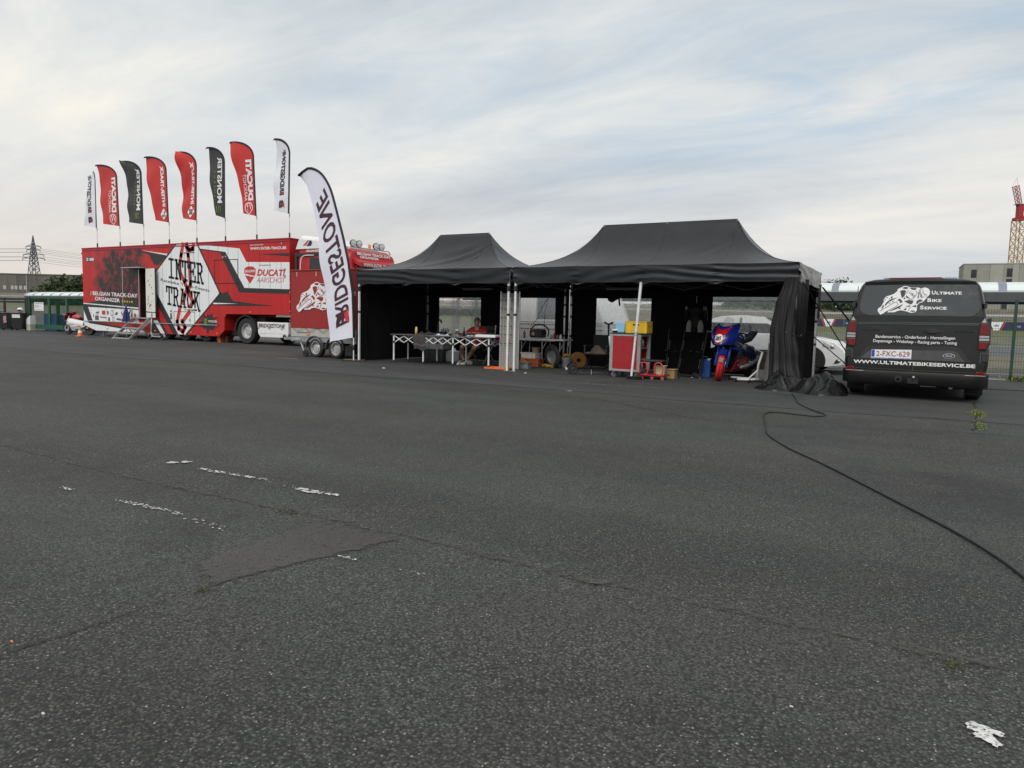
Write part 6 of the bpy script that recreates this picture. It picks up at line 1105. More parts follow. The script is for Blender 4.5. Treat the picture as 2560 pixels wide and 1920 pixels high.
rl_ = thing('cable_reel', 'orange brown cable reel behind the bucket', 'cable reel', (.58, 2.30, 0), RAD(20)); MB().lathe([(.05, -.09), (.19, -.09), (.20, -.08), (.14, -.07), (.14, .07), (.20, .08), (.19, .09), (.05, .09)], 24, axisT((0, 0, .20), (.3, -1, 0))).build('drum', mat('amber_reel', (.22, .10, .02), .5), rl_, auto=40); MB().tube([(-.2, 0, .01), (-.1, 0, .2), (.1, 0, .2), (.2, 0, .01)], .012, 6).build('stand', M_plast, rl_)
wl_ = MB().box(.66, 1.42, .006, .84, 1.52, .075).build('white_floor_lamp', M_print_w, None, bevel=.01); tag(wl_, 'small white block on the ground behind the scooter', 'block')
# ---- black electric scooter
def make_scooter(name, label, loc, rz, m, mt_, m2):
    o = thing(name, label, 'scooter', loc, rz)   # forward is +x
    MB().box(-.36, -.075, .13, .30, .075, .17).build('deck', m, o, bevel=.015); wheel(o, (-.45, 0, .125), (0, -1, 0), .125, .05, .075, M_tyre, M_plast); wheel(o, (.47, 0, .125), (0, -1, 0), .125, .05, .075, M_tyre, M_plast)
    MB().tube([(.28, 0, .16), (.40, 0, .24), (.425, 0, .34)], .028, 8).build('neck', m, o, smooth=True); MB().tube([(.425, 0, .30), (.33, 0, 1.10)], .022, 8).build('stem', m2, o, smooth=True); MB().tube([(.345, 0, .86), (.33, 0, 1.12)], .025, 8).build('stem_sleeve', m, o); MB().tube([(.40, 0, .50), (.38, 0, .62)], .026, 8).build('stem_grip_band', m, o); MB().tube([(.33, -.24, 1.15), (.325, -.1, 1.12), (.325, .1, 1.12), (.33, .24, 1.15)], .016, 8).build('handlebar', M_plast, o, smooth=True)
    for s in (-1, 1): MB().tube([(.33, s * .14, 1.13), (.33, s * .25, 1.15)], .022, 8).build('grip', M_black, o); MB().tube([(.33, s * .12, 1.12), (.40, s * .18, 1.11)], .006, 5).build('brake_lever', M_alu, o)
    for c in (-.45, .47): MB().sheet(lambda u, v, c=c: (c + .145 * cos(RAD(10 + 120 * u)) * (-1 if c < 0 else -1), -.035 + .07 * v, .125 + .145 * sin(RAD(10 + 120 * u))), 8, 2).build('mudguard', m, o, solid=.006)
    MB().tube([(-.05, -.07, .12), (-.08, -.14, .01)], .008, 5).build('kick_stand', M_steel, o); MB().box(-.40, -.04, .24, -.38, .04, .27).build('rear_lamp', M_redlens, o); MB().ball((.35, 0, 1.0), (.03, .03, .025), 8, 6).build('front_lamp', M_alu, o, smooth=True); return o
M_sc = mat('scooter_black', (.005, .005, .0055), .55, spec=.25)
make_scooter('electric_scooter', 'black electric scooter standing left of the red tool cart', (1.78, .48, 0), RAD(42), M_sc, M_tyre, M_whitepole); make_scooter('electric_scooter', 'pale grey electric scooter parked beside the boarding stairs', (-19.0, 4.15, 0), RAD(175), mat('scooter_grey', (.35, .35, .36), .5), M_tyre, M_whitepole)
# dark folding chair with brown jacket behind the scooter
fc = thing('camp_chair', 'dark camp chair with brown jacket behind the scooter', 'chair', (1.55, 1.35, 0)); MB().box(-.26, -.24, .40, .26, .24, .42).build('seat', M_plast, fc, bevel=.01); MB().box(-.26, .22, .45, .26, .25, .86).build('backrest', M_sc, fc, bevel=.01)
for x in (-.27, .27): MB().bar((x, -.26, .01), (x, .26, .45), .022).build('leg', M_plast, fc); MB().bar((x, .28, .01), (x, -.24, .45), .022).build('leg', M_plast, fc); MB().box(x - .03, -.24, .60, x + .03, .24, .62).build('armrest', M_plast, fc); MB().bar((x, -.22, .42), (x, -.22, .60), .022).build('arm_post', M_plast, fc)
rj = rag('brown_jacket', 'brown jacket thrown over the camp chair', 'jacket', (1.55, 1.30, .43), .55, .45, .30, mat('brown_cloth', (.085, .068, .050), .95), 10)
# ---- red tool cart
M_cartf = mat('cart_grey_frame', (.36, .365, .375), .4, .3); M_cartr = mat('cart_red_panel', (.34, .014, .020), .42, var=.05)
tcx = thing('tool_cart', 'red tool cart with grey frame on castors near the prop pole', 'tool cart', (2.28, .18, 0))
cw, cdp, ch0, ch1 = .68, .66, .135, .92
MB().box(.05, .012, ch0 + .04, cw - .05, .02, ch1 - .03).build('front_panel', M_cartr, tcx); MB().box(.03, .03, ch0 + .03, .05, cdp - .02, ch1 - .02).build('side_panel', M_cartr, tcx); MB().box(.05, cdp - .02, ch0 + .03, cw - .03, cdp, ch1 - .02).build('back_panel', M_cartr, tcx)
for x in (0, cw - .07):
    for y in (0, cdp - .07): MB().box(x, y, ch0, x + .07, y + .07, ch1).build('corner_post', M_cartf, tcx, bevel=.008)
for z in (ch0, ch1 - .045): MB().box(.07, .002, z, cw - .07, .04, z + .045).build('frame_rail', M_cartf, tcx, bevel=.004); MB().box(cw - .06, .07, z, cw - .008, cdp - .07, z + .045).build('frame_rail', M_cartf, tcx, bevel=.004)
MB().box(-.01, -.01, ch1, cw + .01, cdp + .01, ch1 + .02).build('top_tray', M_plast, tcx, bevel=.006)
for z in (.38, .62): MB().box(.06, .05, z, cw - .04, cdp - .04, z + .015).build('shelf', M_cartf, tcx)
for x in (.08, cw - .08):
    for y in (.08, cdp - .08): ca = MB().box(x - .02, y - .02, .10, x + .02, y + .02, ch0 + .004).build('castor_fork', M_steel, tcx); MB().lathe([(.012, -.018), (.055, -.018), (.058, 0), (.055, .018), (.012, .018)], 18, axisT((x, y, .058), (.8, -.6, 0))).build('castor_wheel', mat('castor_grey', (.16, .17, .17), .6), ca)
for i, (y, z, m, lb) in enumerate(((.20, .40, M_white, 'white spray bottle on the cart shelf'), (.34, .16, M_print_k, 'black bottle low in the open cart side'), (.44, .16, M_lblue, 'bluish bottle low in the open cart side'), (.30, .64, M_red, 'red bottle on the upper cart shelf'), (.46, .64, M_steel, 'metal can on the upper cart shelf'))): bottle('bottle', lb, 'bottle', (2.28 + .56, .18 + y, z + .016), [(.035, 0), (.035, .11), (.015, .15), (.015, .18), (.001, .18)], m)
# on the cart
yc = thing('yellow_crate', 'yellow folding plastic crate on the tool cart', 'crate', (2.80, .50, .942), RAD(2)); cwx, cwy, chh = .46, .40, .235
for (x0_, y0_, x1_, y1_) in ((-cwx / 2, -cwy / 2, cwx / 2, -cwy / 2 + .012), (-cwx / 2, cwy / 2 - .012, cwx / 2, cwy / 2), (-cwx / 2, -cwy / 2 + .012, -cwx / 2 + .012, cwy / 2 - .012), (cwx / 2 - .012, -cwy / 2 + .012, cwx / 2, cwy / 2 - .012)): MB().box(x0_, y0_, .0, x1_, y1_, chh).build('wall', M_yel, yc, bevel=.003)
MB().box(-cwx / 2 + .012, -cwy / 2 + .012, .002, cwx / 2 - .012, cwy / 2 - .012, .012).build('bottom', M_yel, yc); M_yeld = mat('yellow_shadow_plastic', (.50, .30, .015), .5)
for k in range(4): MB().box(-cwx / 2 + .02 + .11 * k, -cwy / 2 - .008, .02, -cwx / 2 + .03 + .11 * k, -cwy / 2 - .0005, chh - .03).build('rib', M_yel, yc)
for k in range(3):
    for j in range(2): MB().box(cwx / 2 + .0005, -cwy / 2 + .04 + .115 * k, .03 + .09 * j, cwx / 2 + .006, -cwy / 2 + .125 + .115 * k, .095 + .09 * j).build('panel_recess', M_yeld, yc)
MB().box(-.07, -cwy / 2 - .009, chh - .075, .07, -cwy / 2 - .0008, chh - .045).build('hand_hole', M_print_k, yc, bevel=.003); MB().box(-cwx / 2 - .008, -cwy / 2 - .008, chh, cwx / 2 + .008, -cwy / 2 + .016, chh + .014).build('rim', M_yel, yc); MB().box(cwx / 2 - .016, -cwy / 2 + .016, chh, cwx / 2 + .008, cwy / 2, chh + .014).build('rim', M_yel, yc)
bk_ = thing('blue_bin', 'light blue plastic bin on the tool cart', 'bin', (2.46, .40, .942)); MB().loft([[(-.09, -.10, 0), (.09, -.10, 0), (.09, .10, 0), (-.09, .10, 0)], [(-.115, -.13, .225), (.115, -.13, .225), (.115, .13, .225), (-.115, .13, .225)]]).build('body', M_lblue, bk_, bevel=.02)
pt = thing('paint_tub', 'small tub with white lid at the left edge of the tool cart', 'tub', (2.345, .30, .942)); MB().lathe([(.001, 0), (.05, 0), (.055, .05)], 18).build('body', M_plast, pt, smooth=True); MB().lathe([(.06, .045), (.06, .068), (.001, .07)], 18).build('lid', M_print_w, pt, smooth=True)
# ---- red rolling stool with box
rd = thing('rolling_stool', 'red wheeled mechanics stool lying low beside the tool cart', 'stool', (3.24, .34, 0)); MB().box(-.26, -.20, .075, .26, .20, .10).build('base_plate', M_cartr, rd, bevel=.008); MB().box(-.22, -.16, .36, .2, .16, .40).build('seat_pad', M_plast, rd, bevel=.015)
for x in (-.20, .12): MB().tube(spline([(x - .08, -.15, .10), (x - .08, -.15, .30), (x - .02, -.15, .345), (x + .06, -.15, .33), (x + .10, -.15, .24), (x + .08, -.15, .12), (x + .02, -.15, .10)], 5), .014, 8).build('tube_loop', mat('red_tube', (.55, .04, .05), .4), rd, smooth=True)
for x in (-.22, 0, .22): cf = MB().lathe([(.01, -.014), (.032, -.014), (.034, 0), (.032, .014), (.01, .014)], 14, axisT((x, -.17, .036), (.5, -1, 0))).build('castor', mat('red_castor', (.5, .08, .08), .5), rd)
tub('cardboard_carton', 'pale carton standing on the red rolling stool', (3.36, .36, .102), .20, .14, .19, mat('pale_carton', (.42, .40, .24), .8), None, 0, 'carton', False); tub('cardboard_carton', 'brown carton on the ground behind the red stool', (3.46, .80, 0), .18, .22, .20, M_card, None, 0, 'carton', False)
# ---- two black lounge chairs with pale lacing dots
M_lng = mat('lounge_black', (.003, .003, .0035), .9, spec=.1)
def lounge(label, loc, rz):
    o = thing('folded_lounge_chair', label, 'lounge chair', loc, rz); MB().box(-.24, -.02, .10, .24, .02, 1.02).build('fabric', M_lng, o, bevel=.01)
    for x in (-.27, .27):
        MB().bar((x, 0, .02), (x, 0, 1.08), .026).build('side_tube', M_black, o); MB().bar((x, -.03, .55), (x + .02, -.34, .50), .03, .02).build('armrest', M_black, o)
        for k in range(6): MB().ball((x * .86, -.024, .22 + .035 * k), .010, 6, 4).build('lace_stud', M_alu, o); MB().ball((x * .86, -.024, .62 + .035 * k), .010, 6, 4).build('lace_stud', M_alu, o)
    MB().bar((-.27, -.06, .03), (.27, -.06, .03), .026).build('foot_bar', M_black, o); MB().box(-.16, -.05, .86, .16, -.021, .99).build('head_pillow', M_lng, o, bevel=.02); o.rotation_euler = (RAD(-16), 0, rz); return o
lounge('folded black lounge chair leaning directly right of the tool cart', (3.35, 1.55, 0), RAD(8)); lounge('folded black lounge chair leaning beside the blue case', (3.62, 1.42, 0), RAD(-12))
bc = thing('blue_case', 'blue plastic carry case standing beside the race motorcycle', 'case', (3.88, 1.72, 0)); MB().box(-.16, -.07, 0, .16, .07, .40).build('shell', M_blue, bc, bevel=.015); MB().tube([(-.07, 0, .40), (-.06, 0, .45), (.06, 0, .45), (.07, 0, .40)], .014, 8).build('handle', M_blue, bc, smooth=True); MB().box(.10, -.08, .42 - .04, .15, .08, .42).build('latch', M_alu, bc)
def shoe2(label, loc, rz): 
    o = thing('trainer_shoe', label, 'shoe', loc, rz); MB().loft([[(w * cos(t) * .5, yy, .012 + hh * max(0, sin(t)) if sin(t) > 0 else .004) for t in [2 * pi * i / 12 for i in range(12)]] for yy, w, hh in ((.15, .05, .06), (.12, .08, .10), (.03, .09, .095), (-.06, .10, .06), (-.12, .09, .045), (-.145, .04, .03))]).build('upper', M_black, o, smooth=True); MB().box(-.04, -.13, .001, .04, .14, .022).build('sole', M_print_w, o, bevel=.006); return o
shoe2('black trainer with white sole under the lounge chairs', (3.52, 1.12, 0), RAD(20)); shoe2('black trainer with white sole in front of the blue case', (3.86, 1.30, 0), RAD(60))
# ---- hanging race suit
rsu = thing('race_suit', 'black and white leather race suit hanging in the tent corner', 'race suit', (3.45, 2.45, 0)); 
skin('suit_body', [(0, 0, 1.20, (.16, .09)), (0, 0, 1.45, (.18, .09)), (0, 0, 1.62, (.10, .06)), (-.20, 0, 1.50, .07), (-.23, .02, 1.20, .05), (.20, 0, 1.50, .07), (.23, .02, 1.20, .05), (-.12, 0, .95, .085), (-.14, 0, .62, .06), (.12, 0, .95, .085), (.14, 0, .62, .06)], [(0, 1), (1, 2), (1, 3), (3, 4), (1, 5), (5, 6), (0, 7), (7, 8), (0, 9), (9, 10)], M_sc, rsu)
for s in (-1, 1): MB().ball((s * .13, -.07, 1.06), (.07, .05, .2), 10, 8).build('white_thigh_panel', mat('suit_white', (.35, .34, .31), .5), rsu, smooth=True); MB().ball((s * .21, -.05, 1.52), (.04, .04, .05), 8, 6).build('shoulder_panel', MATS['suit_white'], rsu, smooth=True)
MB().tube([(0, 0, 1.64), (0, 0, 1.80), (0, .5, 1.84)], .006, 5).build('hanger_wire', M_steel, rsu)
dr = rag('dark_red_cloth', 'dark red cloth hanging over the top of the middle window', 'cloth', (0, 0, 0), .1, .1, .02, mat('dark_maroon_cloth', (.03, .006, .008), .9), 5)
dr.data = MB().sheet(lambda u, v: (1.02 + .34 * u + .04 * v, 2.94 + .02 * sin(u * 9), 1.84 - (.14 + .05 * sin(u * 5) + (.18 if u > .82 else 0)) * v), 20, 8).build('tmp', MATS['dark_maroon_cloth'], None, smooth=True).data
bpy.data.objects.remove(bpy.data.objects['tmp'])
# ---- white panel leaning near the curtain
wpn = thing('leaning_board', 'white panel leaning beside the gathered tent wall', 'panel', (5.22, 1.55, 0), RAD(20)); MB().hexa([(0, -.28, .0), (.03, -.28, 0), (.03, .35, 0), (0, .35, 0), (.09, -.28, .80), (.12, -.28, .80), (.12, .35, .80), (.09, .35, .80)]).build('board', M_white, wpn, bevel=.004); MB().hexa([(-.012, -.30, .0), (.0, -.26, 0), (.0, -.26, 0.001), (-.012, -.30, 0.001), (.078, -.30, .80), (.09, -.26, .80), (.09, -.26, .801), (.078, -.30, .801)]).build('edge_trim', M_alu, wpn)
gb = thing('grey_locker', 'low grey box behind the race motorcycle', 'box', (5.02, 2.55, 0)); MB().box(-.30, -.2, 0, .30, .2, .20).build('box', mat('pale_ribbed_plastic', (.4, .4, .4), .6, stretch=(20, 1, 1)), gb, bevel=.01); MB().box(-.30, -.22, .21, .30, .2, .60).build('dark_top', mat('brown_grey_panel', (.09, .07, .07), .6), gb, bevel=.01)
# ---- heap of black tarpaulin by the van
M_bag = mat('black_tarpaulin', (.008, .008, .009), .32, var=.2, sc=5, bump=.25, bsc=22, spec=.35)
def heap(label, x0_, y0_, w, d, h, seed):
    rr = random.Random(seed); cs = [(rr.uniform(-.5, .5), rr.uniform(-.4, .4), rr.uniform(.4, 1)) for _ in range(5)]
    def fn(u, v):
        a = 2 * pi * u; q = 1 + .10 * sin(3 * a + seed) + .07 * sin(5 * a + 2 * seed); x, y = q * v * cos(a), q * v * sin(a); e = max(0, 1 - v ** 2.6)
        c1 = (.5 + .5 * cos(6.5 * x + 2.6 * sin(2.7 * y + seed) + 3 * y)) ** 2; c2 = (.5 + .5 * cos(8 * y - 3 * x + 3 * sin(2.3 * x + 2 * seed))) ** 2; c3 = (.5 + .5 * cos(15 * x + 9 * y + 3 * sin(4 * y + seed))) ** 2
        z = h * e * (.38 + .42 * sum(k * math.exp(-((x - p_) ** 2 + (y - r_) ** 2) * 7) for p_, r_, k in cs) / 1.4) + h * e ** .6 * (.28 * c1 + .24 * c2 + .12 * c3)
        return (x0_ + x * w / 2 + .03 * (c1 - .5) * e, y0_ + y * d / 2 + .03 * (c2 - .5) * e, .004 + z)
    o = MB().sheet(fn, 130, 46).build('tarpaulin_heap', M_bag, None, smooth=True); return tag(o, label, 'tarpaulin')
heap('crumpled black tarpaulin heaped under the gathered tent wall', 5.88, -.22, 1.0, .9, .27, 2); heap('crumpled black tarpaulin bag between tent corner and van', 6.56, -.52, .95, .95, .27, 5)
# ================================================================ fences, shelters, gate, bins
M_green = mat('green_coated_steel', (.018, .085, .045), .5, var=.12); M_dkgreen = mat('dark_green_post', (.012, .05, .032), .5)
fn_ = thing('mesh_fence', 'green wire mesh fence with posts behind the van', 'fence', (0, 6.45, 0))
for x in [9.84 + 2.5 * k for k in range(-6, 5)]: ps = MB().box(x - .03, -.03, 0, x + .03, .03, 1.86).build('post', M_dkgreen, fn_, bevel=.004); MB().box(x - .034, -.034, 1.86, x + .034, .034, 1.885).build('post_cap', M_plast, ps)
x0_, x1_ = 9.84 - 15, 9.84 + 10
b = MB()
for k in range(int((x1_ - x0_) / .055)): x = x0_ + .055 * k; b.bar((x, 0, .06), (x, 0, 1.80), .005)
for k in range(10): z = .08 + .19 * k; b.bar((x0_, .005, z), (x1_, .005, z), .007)
stuff(b.build('wire_mesh', M_dkgreen, fn_)); MB().box(x0_, -.05, 0, x1_, .05, .035).build('kerb_strip', M_conc, fn_)
# right shelter with barrel roof
M_poly = mat('white_polycarbonate', (.70, .76, .74), .35, var=.04); M_fascia = mat('dark_grey_fascia', (.065, .070, .078), .45); M_rib = mat('blue_grey_rib', (.20, .23, .30), .45)
def shelter(label, loc, x0_, x1_, ze, rise_, dep, ribs, posts, fz, fm):
    o = thing('barrel_shelter', label, 'shelter', loc)
    prof = [(dep * (.5 - .5 * cos(pi * k / 12)), ze + rise_ * sin(pi * k / 12) ** .8) for k in range(13)]
    MB().sheet(lambda u, v: (x0_ + (x1_ - x0_) * u, prof[round(v * 12)][0], prof[round(v * 12)][1]), 6, 12).build('barrel_roof', M_poly, o, smooth=True, solid=.012)
    for x in ribs: MB().loft([[(x - .09, y, z + .010) for y, z in prof], [(x + .09, y, z + .010) for y, z in prof]], cap=False, closed=False).build('roof_rib', M_rib if fz > .1 else M_steel, o, solid=.012)
    MB().box(x0_, -.04, ze - fz, x1_, .02, ze + .01).build('front_fascia', fm, o, bevel=.008); MB().box(x0_, dep - .02, ze - fz, x1_, dep + .04, ze + .01).build('rear_fascia', fm, o, bevel=.008)
    for x in posts:
        for y in (.1, dep - .1): MB().box(x - .05, y - .05, 0, x + .05, y + .05, ze - fz).build('post', M_dkgreen if fz < .1 else M_fascia, o)
    return o
shelter('long barrel-roofed shelter with dark fascia behind the mesh fence', (0, 8.0, 0), -8, 24, 2.13, .30, 1.9, [5.75 + 3.9 * k for k in range(-3, 5)], [-7, 1.0, 16.0, 23], .24, M_fascia)
shelter('white barrel-roofed shelter behind the green gate', (-34.7, 7.0, 0), 0, 9.5, 1.84, .24, 1.8, [.0 + .86 * k for k in range(12)], [.1, 3, 6, 9.3], .07, M_fascia)
# green gate with vertical bars
gt = thing('green_gate', 'green sliding gate of vertical bars left of the trailer', 'gate', (-33.95, 6.85, 0)); GW = 6.2
MB().box(0, -.04, .10, GW, .04, .34).build('bottom_beam', M_green, gt, bevel=.01); MB().box(0, -.03, 1.70, GW, .03, 1.76).build('top_rail', M_green, gt, bevel=.006); MB().box(-.02, -.06, .0, .14, .06, 1.80).build('end_post', M_dkgreen, gt, bevel=.008)
for x in (1.95, 3.6, 5.2): MB().box(x - .09, -.035, .34, x + .09, .035, 1.70).build('stile', M_green, gt, bevel=.006)
k = 0
while .22 + .105 * k < GW:
    x = .22 + .105 * k; k += 1
    if min(abs(x - q) for q in (1.95, 3.6, 5.2)) > .11: MB().box(x - .008, -.008, .34, x + .008, .008, 1.70).build('bar', M_green, gt)
MB().lathe([(.02, -.03), (.08, -.03), (.08, .03), (.02, .03)], 16, axisT((.3, 0, .08), (0, 1, 0))).build('roller', M_black, gt)
sg = MB().box(.60, -.055, 1.06, 1.50, -.045, 1.50).build('notice_sign', M_print_w, None); sg.parent = gt
for k, (z, x1__, h) in enumerate(((1.43, 1.42, .035), (1.34, 1.05, .018), (1.29, 1.25, .018), (1.24, 1.0, .018), (1.11, 1.40, .02))): MB().box(.66, -.058, z - h / 2, x1__, -.056, z + h / 2).build('sign_print', mat('sign_ink', (.25, .22, .24), .7, var=.6, sc=60, stretch=(1, 1, .1)), sg)
# goods stored behind the gate
for i, (x, w, h, m, lb) in enumerate(((-32.9, 1.5, .92, M_blue, 'blue tarpaulin-covered stack behind the left gate leaf'), (-31.2, 1.0, .90, M_blue, 'blue tarpaulin-covered stack behind the middle gate bars'), (-30.3, .5, .88, M_white, 'pale stack behind the middle gate bars'), (-29.3, .9, .8, M_blue, 'blue tarpaulin-covered stack behind the right gate leaf'))):
    o = thing('covered_stack', lb, 'stack', (x, 7.7, 0)); MB().sheet(lambda u, v: (-w / 2 + w * u + .02 * wob(v * 3, 2, i), -.3 + .02 * wob(u * 4, 3, i), .15 + (h - .15) * v), 14, 8).build('cover', m if i != 2 else M_white, o, smooth=True); MB().box(-w / 2 + .03, -.27, .0, w / 2 - .03, .4, h - .03).build('pallet_load', m if i != 2 else M_white, o, bevel=.02)
# wheelie bins
def wbin(label, loc, rz, m, sticker):
    o = thing('wheelie_bin', label, 'bin', loc, rz); MB().loft([[(-.22, -.25, .06), (.22, -.25, .06), (.22, .22, .06), (-.22, .22, .06)], [(-.28, -.33, .88), (.28, -.33, .88), (.28, .30, .88), (-.28, .30, .88)]]).build('body', m, o, bevel=.03); MB().box(-.30, -.36, .88, .30, .34, .93).build('lid', mat('bin_lid', (.04, .03, .032), .5), o, bevel=.02); MB().bar((-.26, .36, .86), (.26, .36, .86), .03).build('handle', M_plast, o)
    for x in (-.22, .22): MB().lathe([(.02, -.03), (.10, -.03), (.10, .03), (.02, .03)], 16, axisT((x, .24, .10), (1, 0, 0))).build('wheel', M_black, o)
    MB().poly([(sticker[0], -.315, sticker[1]), (sticker[2], -.315, sticker[1]), (sticker[2], -.335, sticker[3]), (sticker[0], -.335, sticker[3])]).build('sticker', sticker[4], o); return o
wbin('left one of the two black wheelie bins, with a pink sticker', (-34.9, 6.1, 0), RAD(40), mat('bin_black', (.018, .016, .018), .55), (.05, .38, .20, .75, mat('pink_sticker', (.42, .25, .26), .7, var=.8, sc=12))); wbin('right one of the two black wheelie bins, with a white notice', (-34.0, 6.35, 0), RAD(40), MATS['bin_black'], (-.2, .66, .18, .84, M_print_w))
mh_ = thing('motorcycle_helmet', 'white and dark helmet lying on the right wheelie bin', 'helmet', (-34.0, 6.42, .93)); MB().ball((0, 0, .14), (.13, .16, .14), 14, 10).build('shell', M_white, mh_, smooth=True); MB().ball((.03, -.06, .13), (.11, .115, .06), 12, 8).build('visor', M_plast, mh_, smooth=True)
bb1 = thing('blue_barrel', 'blue plastic barrel left of the wheelie bins', 'barrel', (-36.6, 7.2, 0)); MB().lathe([(.001, 0), (.26, .0), (.29, .06), (.29, .28), (.275, .30), (.29, .32), (.29, .58), (.27, .62), (.28, .64), (.26, .68), (.001, .70)], 22).build('drum', mat('barrel_blue', (.04, .16, .40), .5), bb1, auto=40); MB().lathe([(.03, .70), (.05, .70), (.05, .73), (.001, .73)], 12).build('bung', M_plast, bb1)
wcb = thing('white_cabinet', 'small white cabinet between the bins and the green gate', 'cabinet', (-33.55, 6.7, 0)); MB().box(-.2, -.15, .0, .2, .15, .30).build('lower_box', mat('cabinet_grey', (.45, .44, .40), .6), wcb, bevel=.01); MB().prism([(-.2, -.15, .31), (.2, -.15, .31), (.2, -.15, .80), (-.2, -.15, .58)], (0, .3, 0)).build('upper_box', M_white, wcb, bevel=.01)
bi = thing('bicycle', 'bicycle at the far left edge beside the barrel', 'bicycle', (-37.6, 6.9, 0), RAD(20))
for x in (-.5, .5): w_ = MB().lathe([(.32, -.02), (.34, 0), (.32, .02), (.30, 0), (.32, -.02)], 28, axisT((x, 0, .34), (0, 1, 0))).build('wheel', M_tyre, bi, auto=50); sp_ = MB(); [sp_.bar((x, 0, .34), (x + .31 * cos(a), 0, .34 + .31 * sin(a)), .004) for a in [2 * pi * k / 12 for k in range(12)]]; sp_.build('spokes', M_steel, w_)
M_frame_ = mat('bicycle_frame', (.05, .06, .05), .4); 
for p, q in (((-.5, 0, .34), (-.1, 0, .32)), ((-.1, 0, .32), (-.2, 0, .85)), ((-.1, 0, .32), (.36, 0, .78)), ((-.18, 0, .75), (.34, 0, .84)), ((.5, 0, .34), (.33, 0, .95)), ((-.5, 0, .34), (-.18, 0, .75))): MB().cyl(p, q, .017, n=8).build('frame_tube', M_frame_, bi)
MB().ball((-.2, 0, .88), (.13, .07, .035), 10, 6).build('saddle', M_black, bi, smooth=True); MB().tube([(.30, -.28, 1.0), (.33, -.1, .97), (.33, .1, .97), (.30, .28, 1.0)], .013, 8).build('handlebar', M_black, bi)
fl = thing('post_fence', 'dark post fence at the far left edge', 'fence', (-45, 7.6, 0))
for k in range(5): MB().box(2.3 * k - .05, -.05, 0, 2.3 * k + .05, .05, 1.75).build('post', mat('dark_post', (.03, .03, .033), .6), fl)
for z in (.5, 1.6): MB().bar((0, 0, z), (9.2, 0, z), .03).build('rail_wire', M_steel, fl)
# traffic cone
cn = thing('traffic_cone', 'small orange traffic cone beside the red and white motorcycle', 'traffic cone', (-24.0, 3.9, 0)); MB().box(-.15, -.15, 0, .15, .15, .03).build('base', M_orange, cn, bevel=.01); MB().lathe([(.11, .03), (.03, .40), (.02, .41)], 20).build('body', M_orange, cn, smooth=True); MB().lathe([(.0855, .16), (.0635, .26)], 20).build('white_band', M_print_w, cn, smooth=True)

# ================================================================ beyond the track
M_navy = mat('navy_banner', (.022, .022, .06), .6, var=.2)
br = thing('banner_barrier', 'dark banner barrier with white and red chevrons beyond the track', 'barrier', (0, 70.3, 1.15))
for k in range(-3, 16):
    x = 3.0 * k; pn = MB().box(x + .03, -.05, .02, x + 2.97, .05, .88).build('banner_panel', M_navy, br)
    polys([[(x + .95, .86), (x + 2.05, .86), (x + 1.72, .04), (x + 1.28, .04)]], lambda a, z: (a, -.056, z)).build('chevron', M_print_w, pn); ribbons([[(x + .80, .86), (x + 1.16, .04)], [(x + 2.2, .86), (x + 1.84, .04)]], .10, lambda a, z: (a, -.058, z)).build('chevron_edge', M_print_r, pn)
    polys([ell(x + 1.5, .5, .22, .10, 10), ell(x + .3, .45, .2, .12, 4)], lambda a, z: (a, -.060, z)).build('banner_print', mat('banner_blue', (.2, .25, .5), .6), pn)
tyb = thing('tyre_barrier', 'long dark tyre barrier beyond the track on the left', 'barrier', (-300, 70.3, 0))
for k in range(26):
    x = 10.0 * k; z = 1.15 + rise(-300 + x, 70.3); MB().box(x + .05, -.3, z - .3, x + 9.95, .3, z + 1.0).build('barrier_segment', mat('tyre_wall', (.02, .021, .024), .8), tyb, bevel=.1)
gr_ = thing('guard_rail', 'thin pale guard rail along the far earth slope', 'guard rail', (0, 75, 0))
for k in range(-30, 10): x = 10.0 * k; z0_, z1_ = 2.72 + rise(x, 75), 2.72 + rise(x + 10, 75); MB().bar((x, 0, z0_), (x + 10, 0, z1_), .05, .16).build('rail', M_alu, gr_); MB().box(x - .05, .03, z0_ - .9, x + .05, .13, z0_ + .05).build('post', M_steel, gr_)
# leaf-built bushes and trees
def foliage(name, label, loc, blobs, n, ls, m, group=None, trunk=None, seed=1, cat='bush', limbs=()):
    o = thing(name, label, cat, loc, 0, group); rr = random.Random(seed); b = MB()
    tot = sum(bl[3] * bl[4] * bl[5] for bl in blobs)
    for (cx_, cy_, cz_, rx, ry, rz_) in blobs:
        for k in range(int(n * rx * ry * rz_ / tot)):
            u = rr.uniform(-1, 1); a = rr.random() * 2 * pi; q = sqrt(1 - u * u); r = (.45 + .55 * rr.random() ** .5) * (1 + .22 * sin(5 * a + 3 * u + seed) + .15 * sin(11 * a - 5 * u))
            p = Vector((cx_ + rx * r * q * cos(a), cy_ + ry * r * q * sin(a), cz_ + rz_ * r * u)); d = Vector((rr.gauss(0, 1), rr.gauss(0, 1), rr.gauss(0, .7))).normalized(); e = d.cross(Vector((rr.gauss(0, 1), rr.gauss(0, 1), rr.gauss(0, 1)))).normalized(); s_ = ls * rr.uniform(.5, 1.3)
            b.poly([p - d * s_, p + e * s_ * .5, p + d * s_, p - e * s_ * .5])
    b.build('crown', m, o)
    if trunk: MB().tube([(0, 0, -.3), (.05, 0, trunk[1] * .5), (0, .05, trunk[1])], [trunk[0], trunk[0] * .75, trunk[0] * .5], 8).build('trunk', mat('bark', (.09, .07, .05), .9), o)
    for p, q, r in limbs: MB().tube([p, ((p[0] + q[0]) / 2 + .1, (p[1] + q[1]) / 2, (p[2] + q[2]) / 2 + .1), q], [r, r * .7, r * .4], 6).build('limb', mat('bark', (.09, .07, .05), .9), o)
    return o
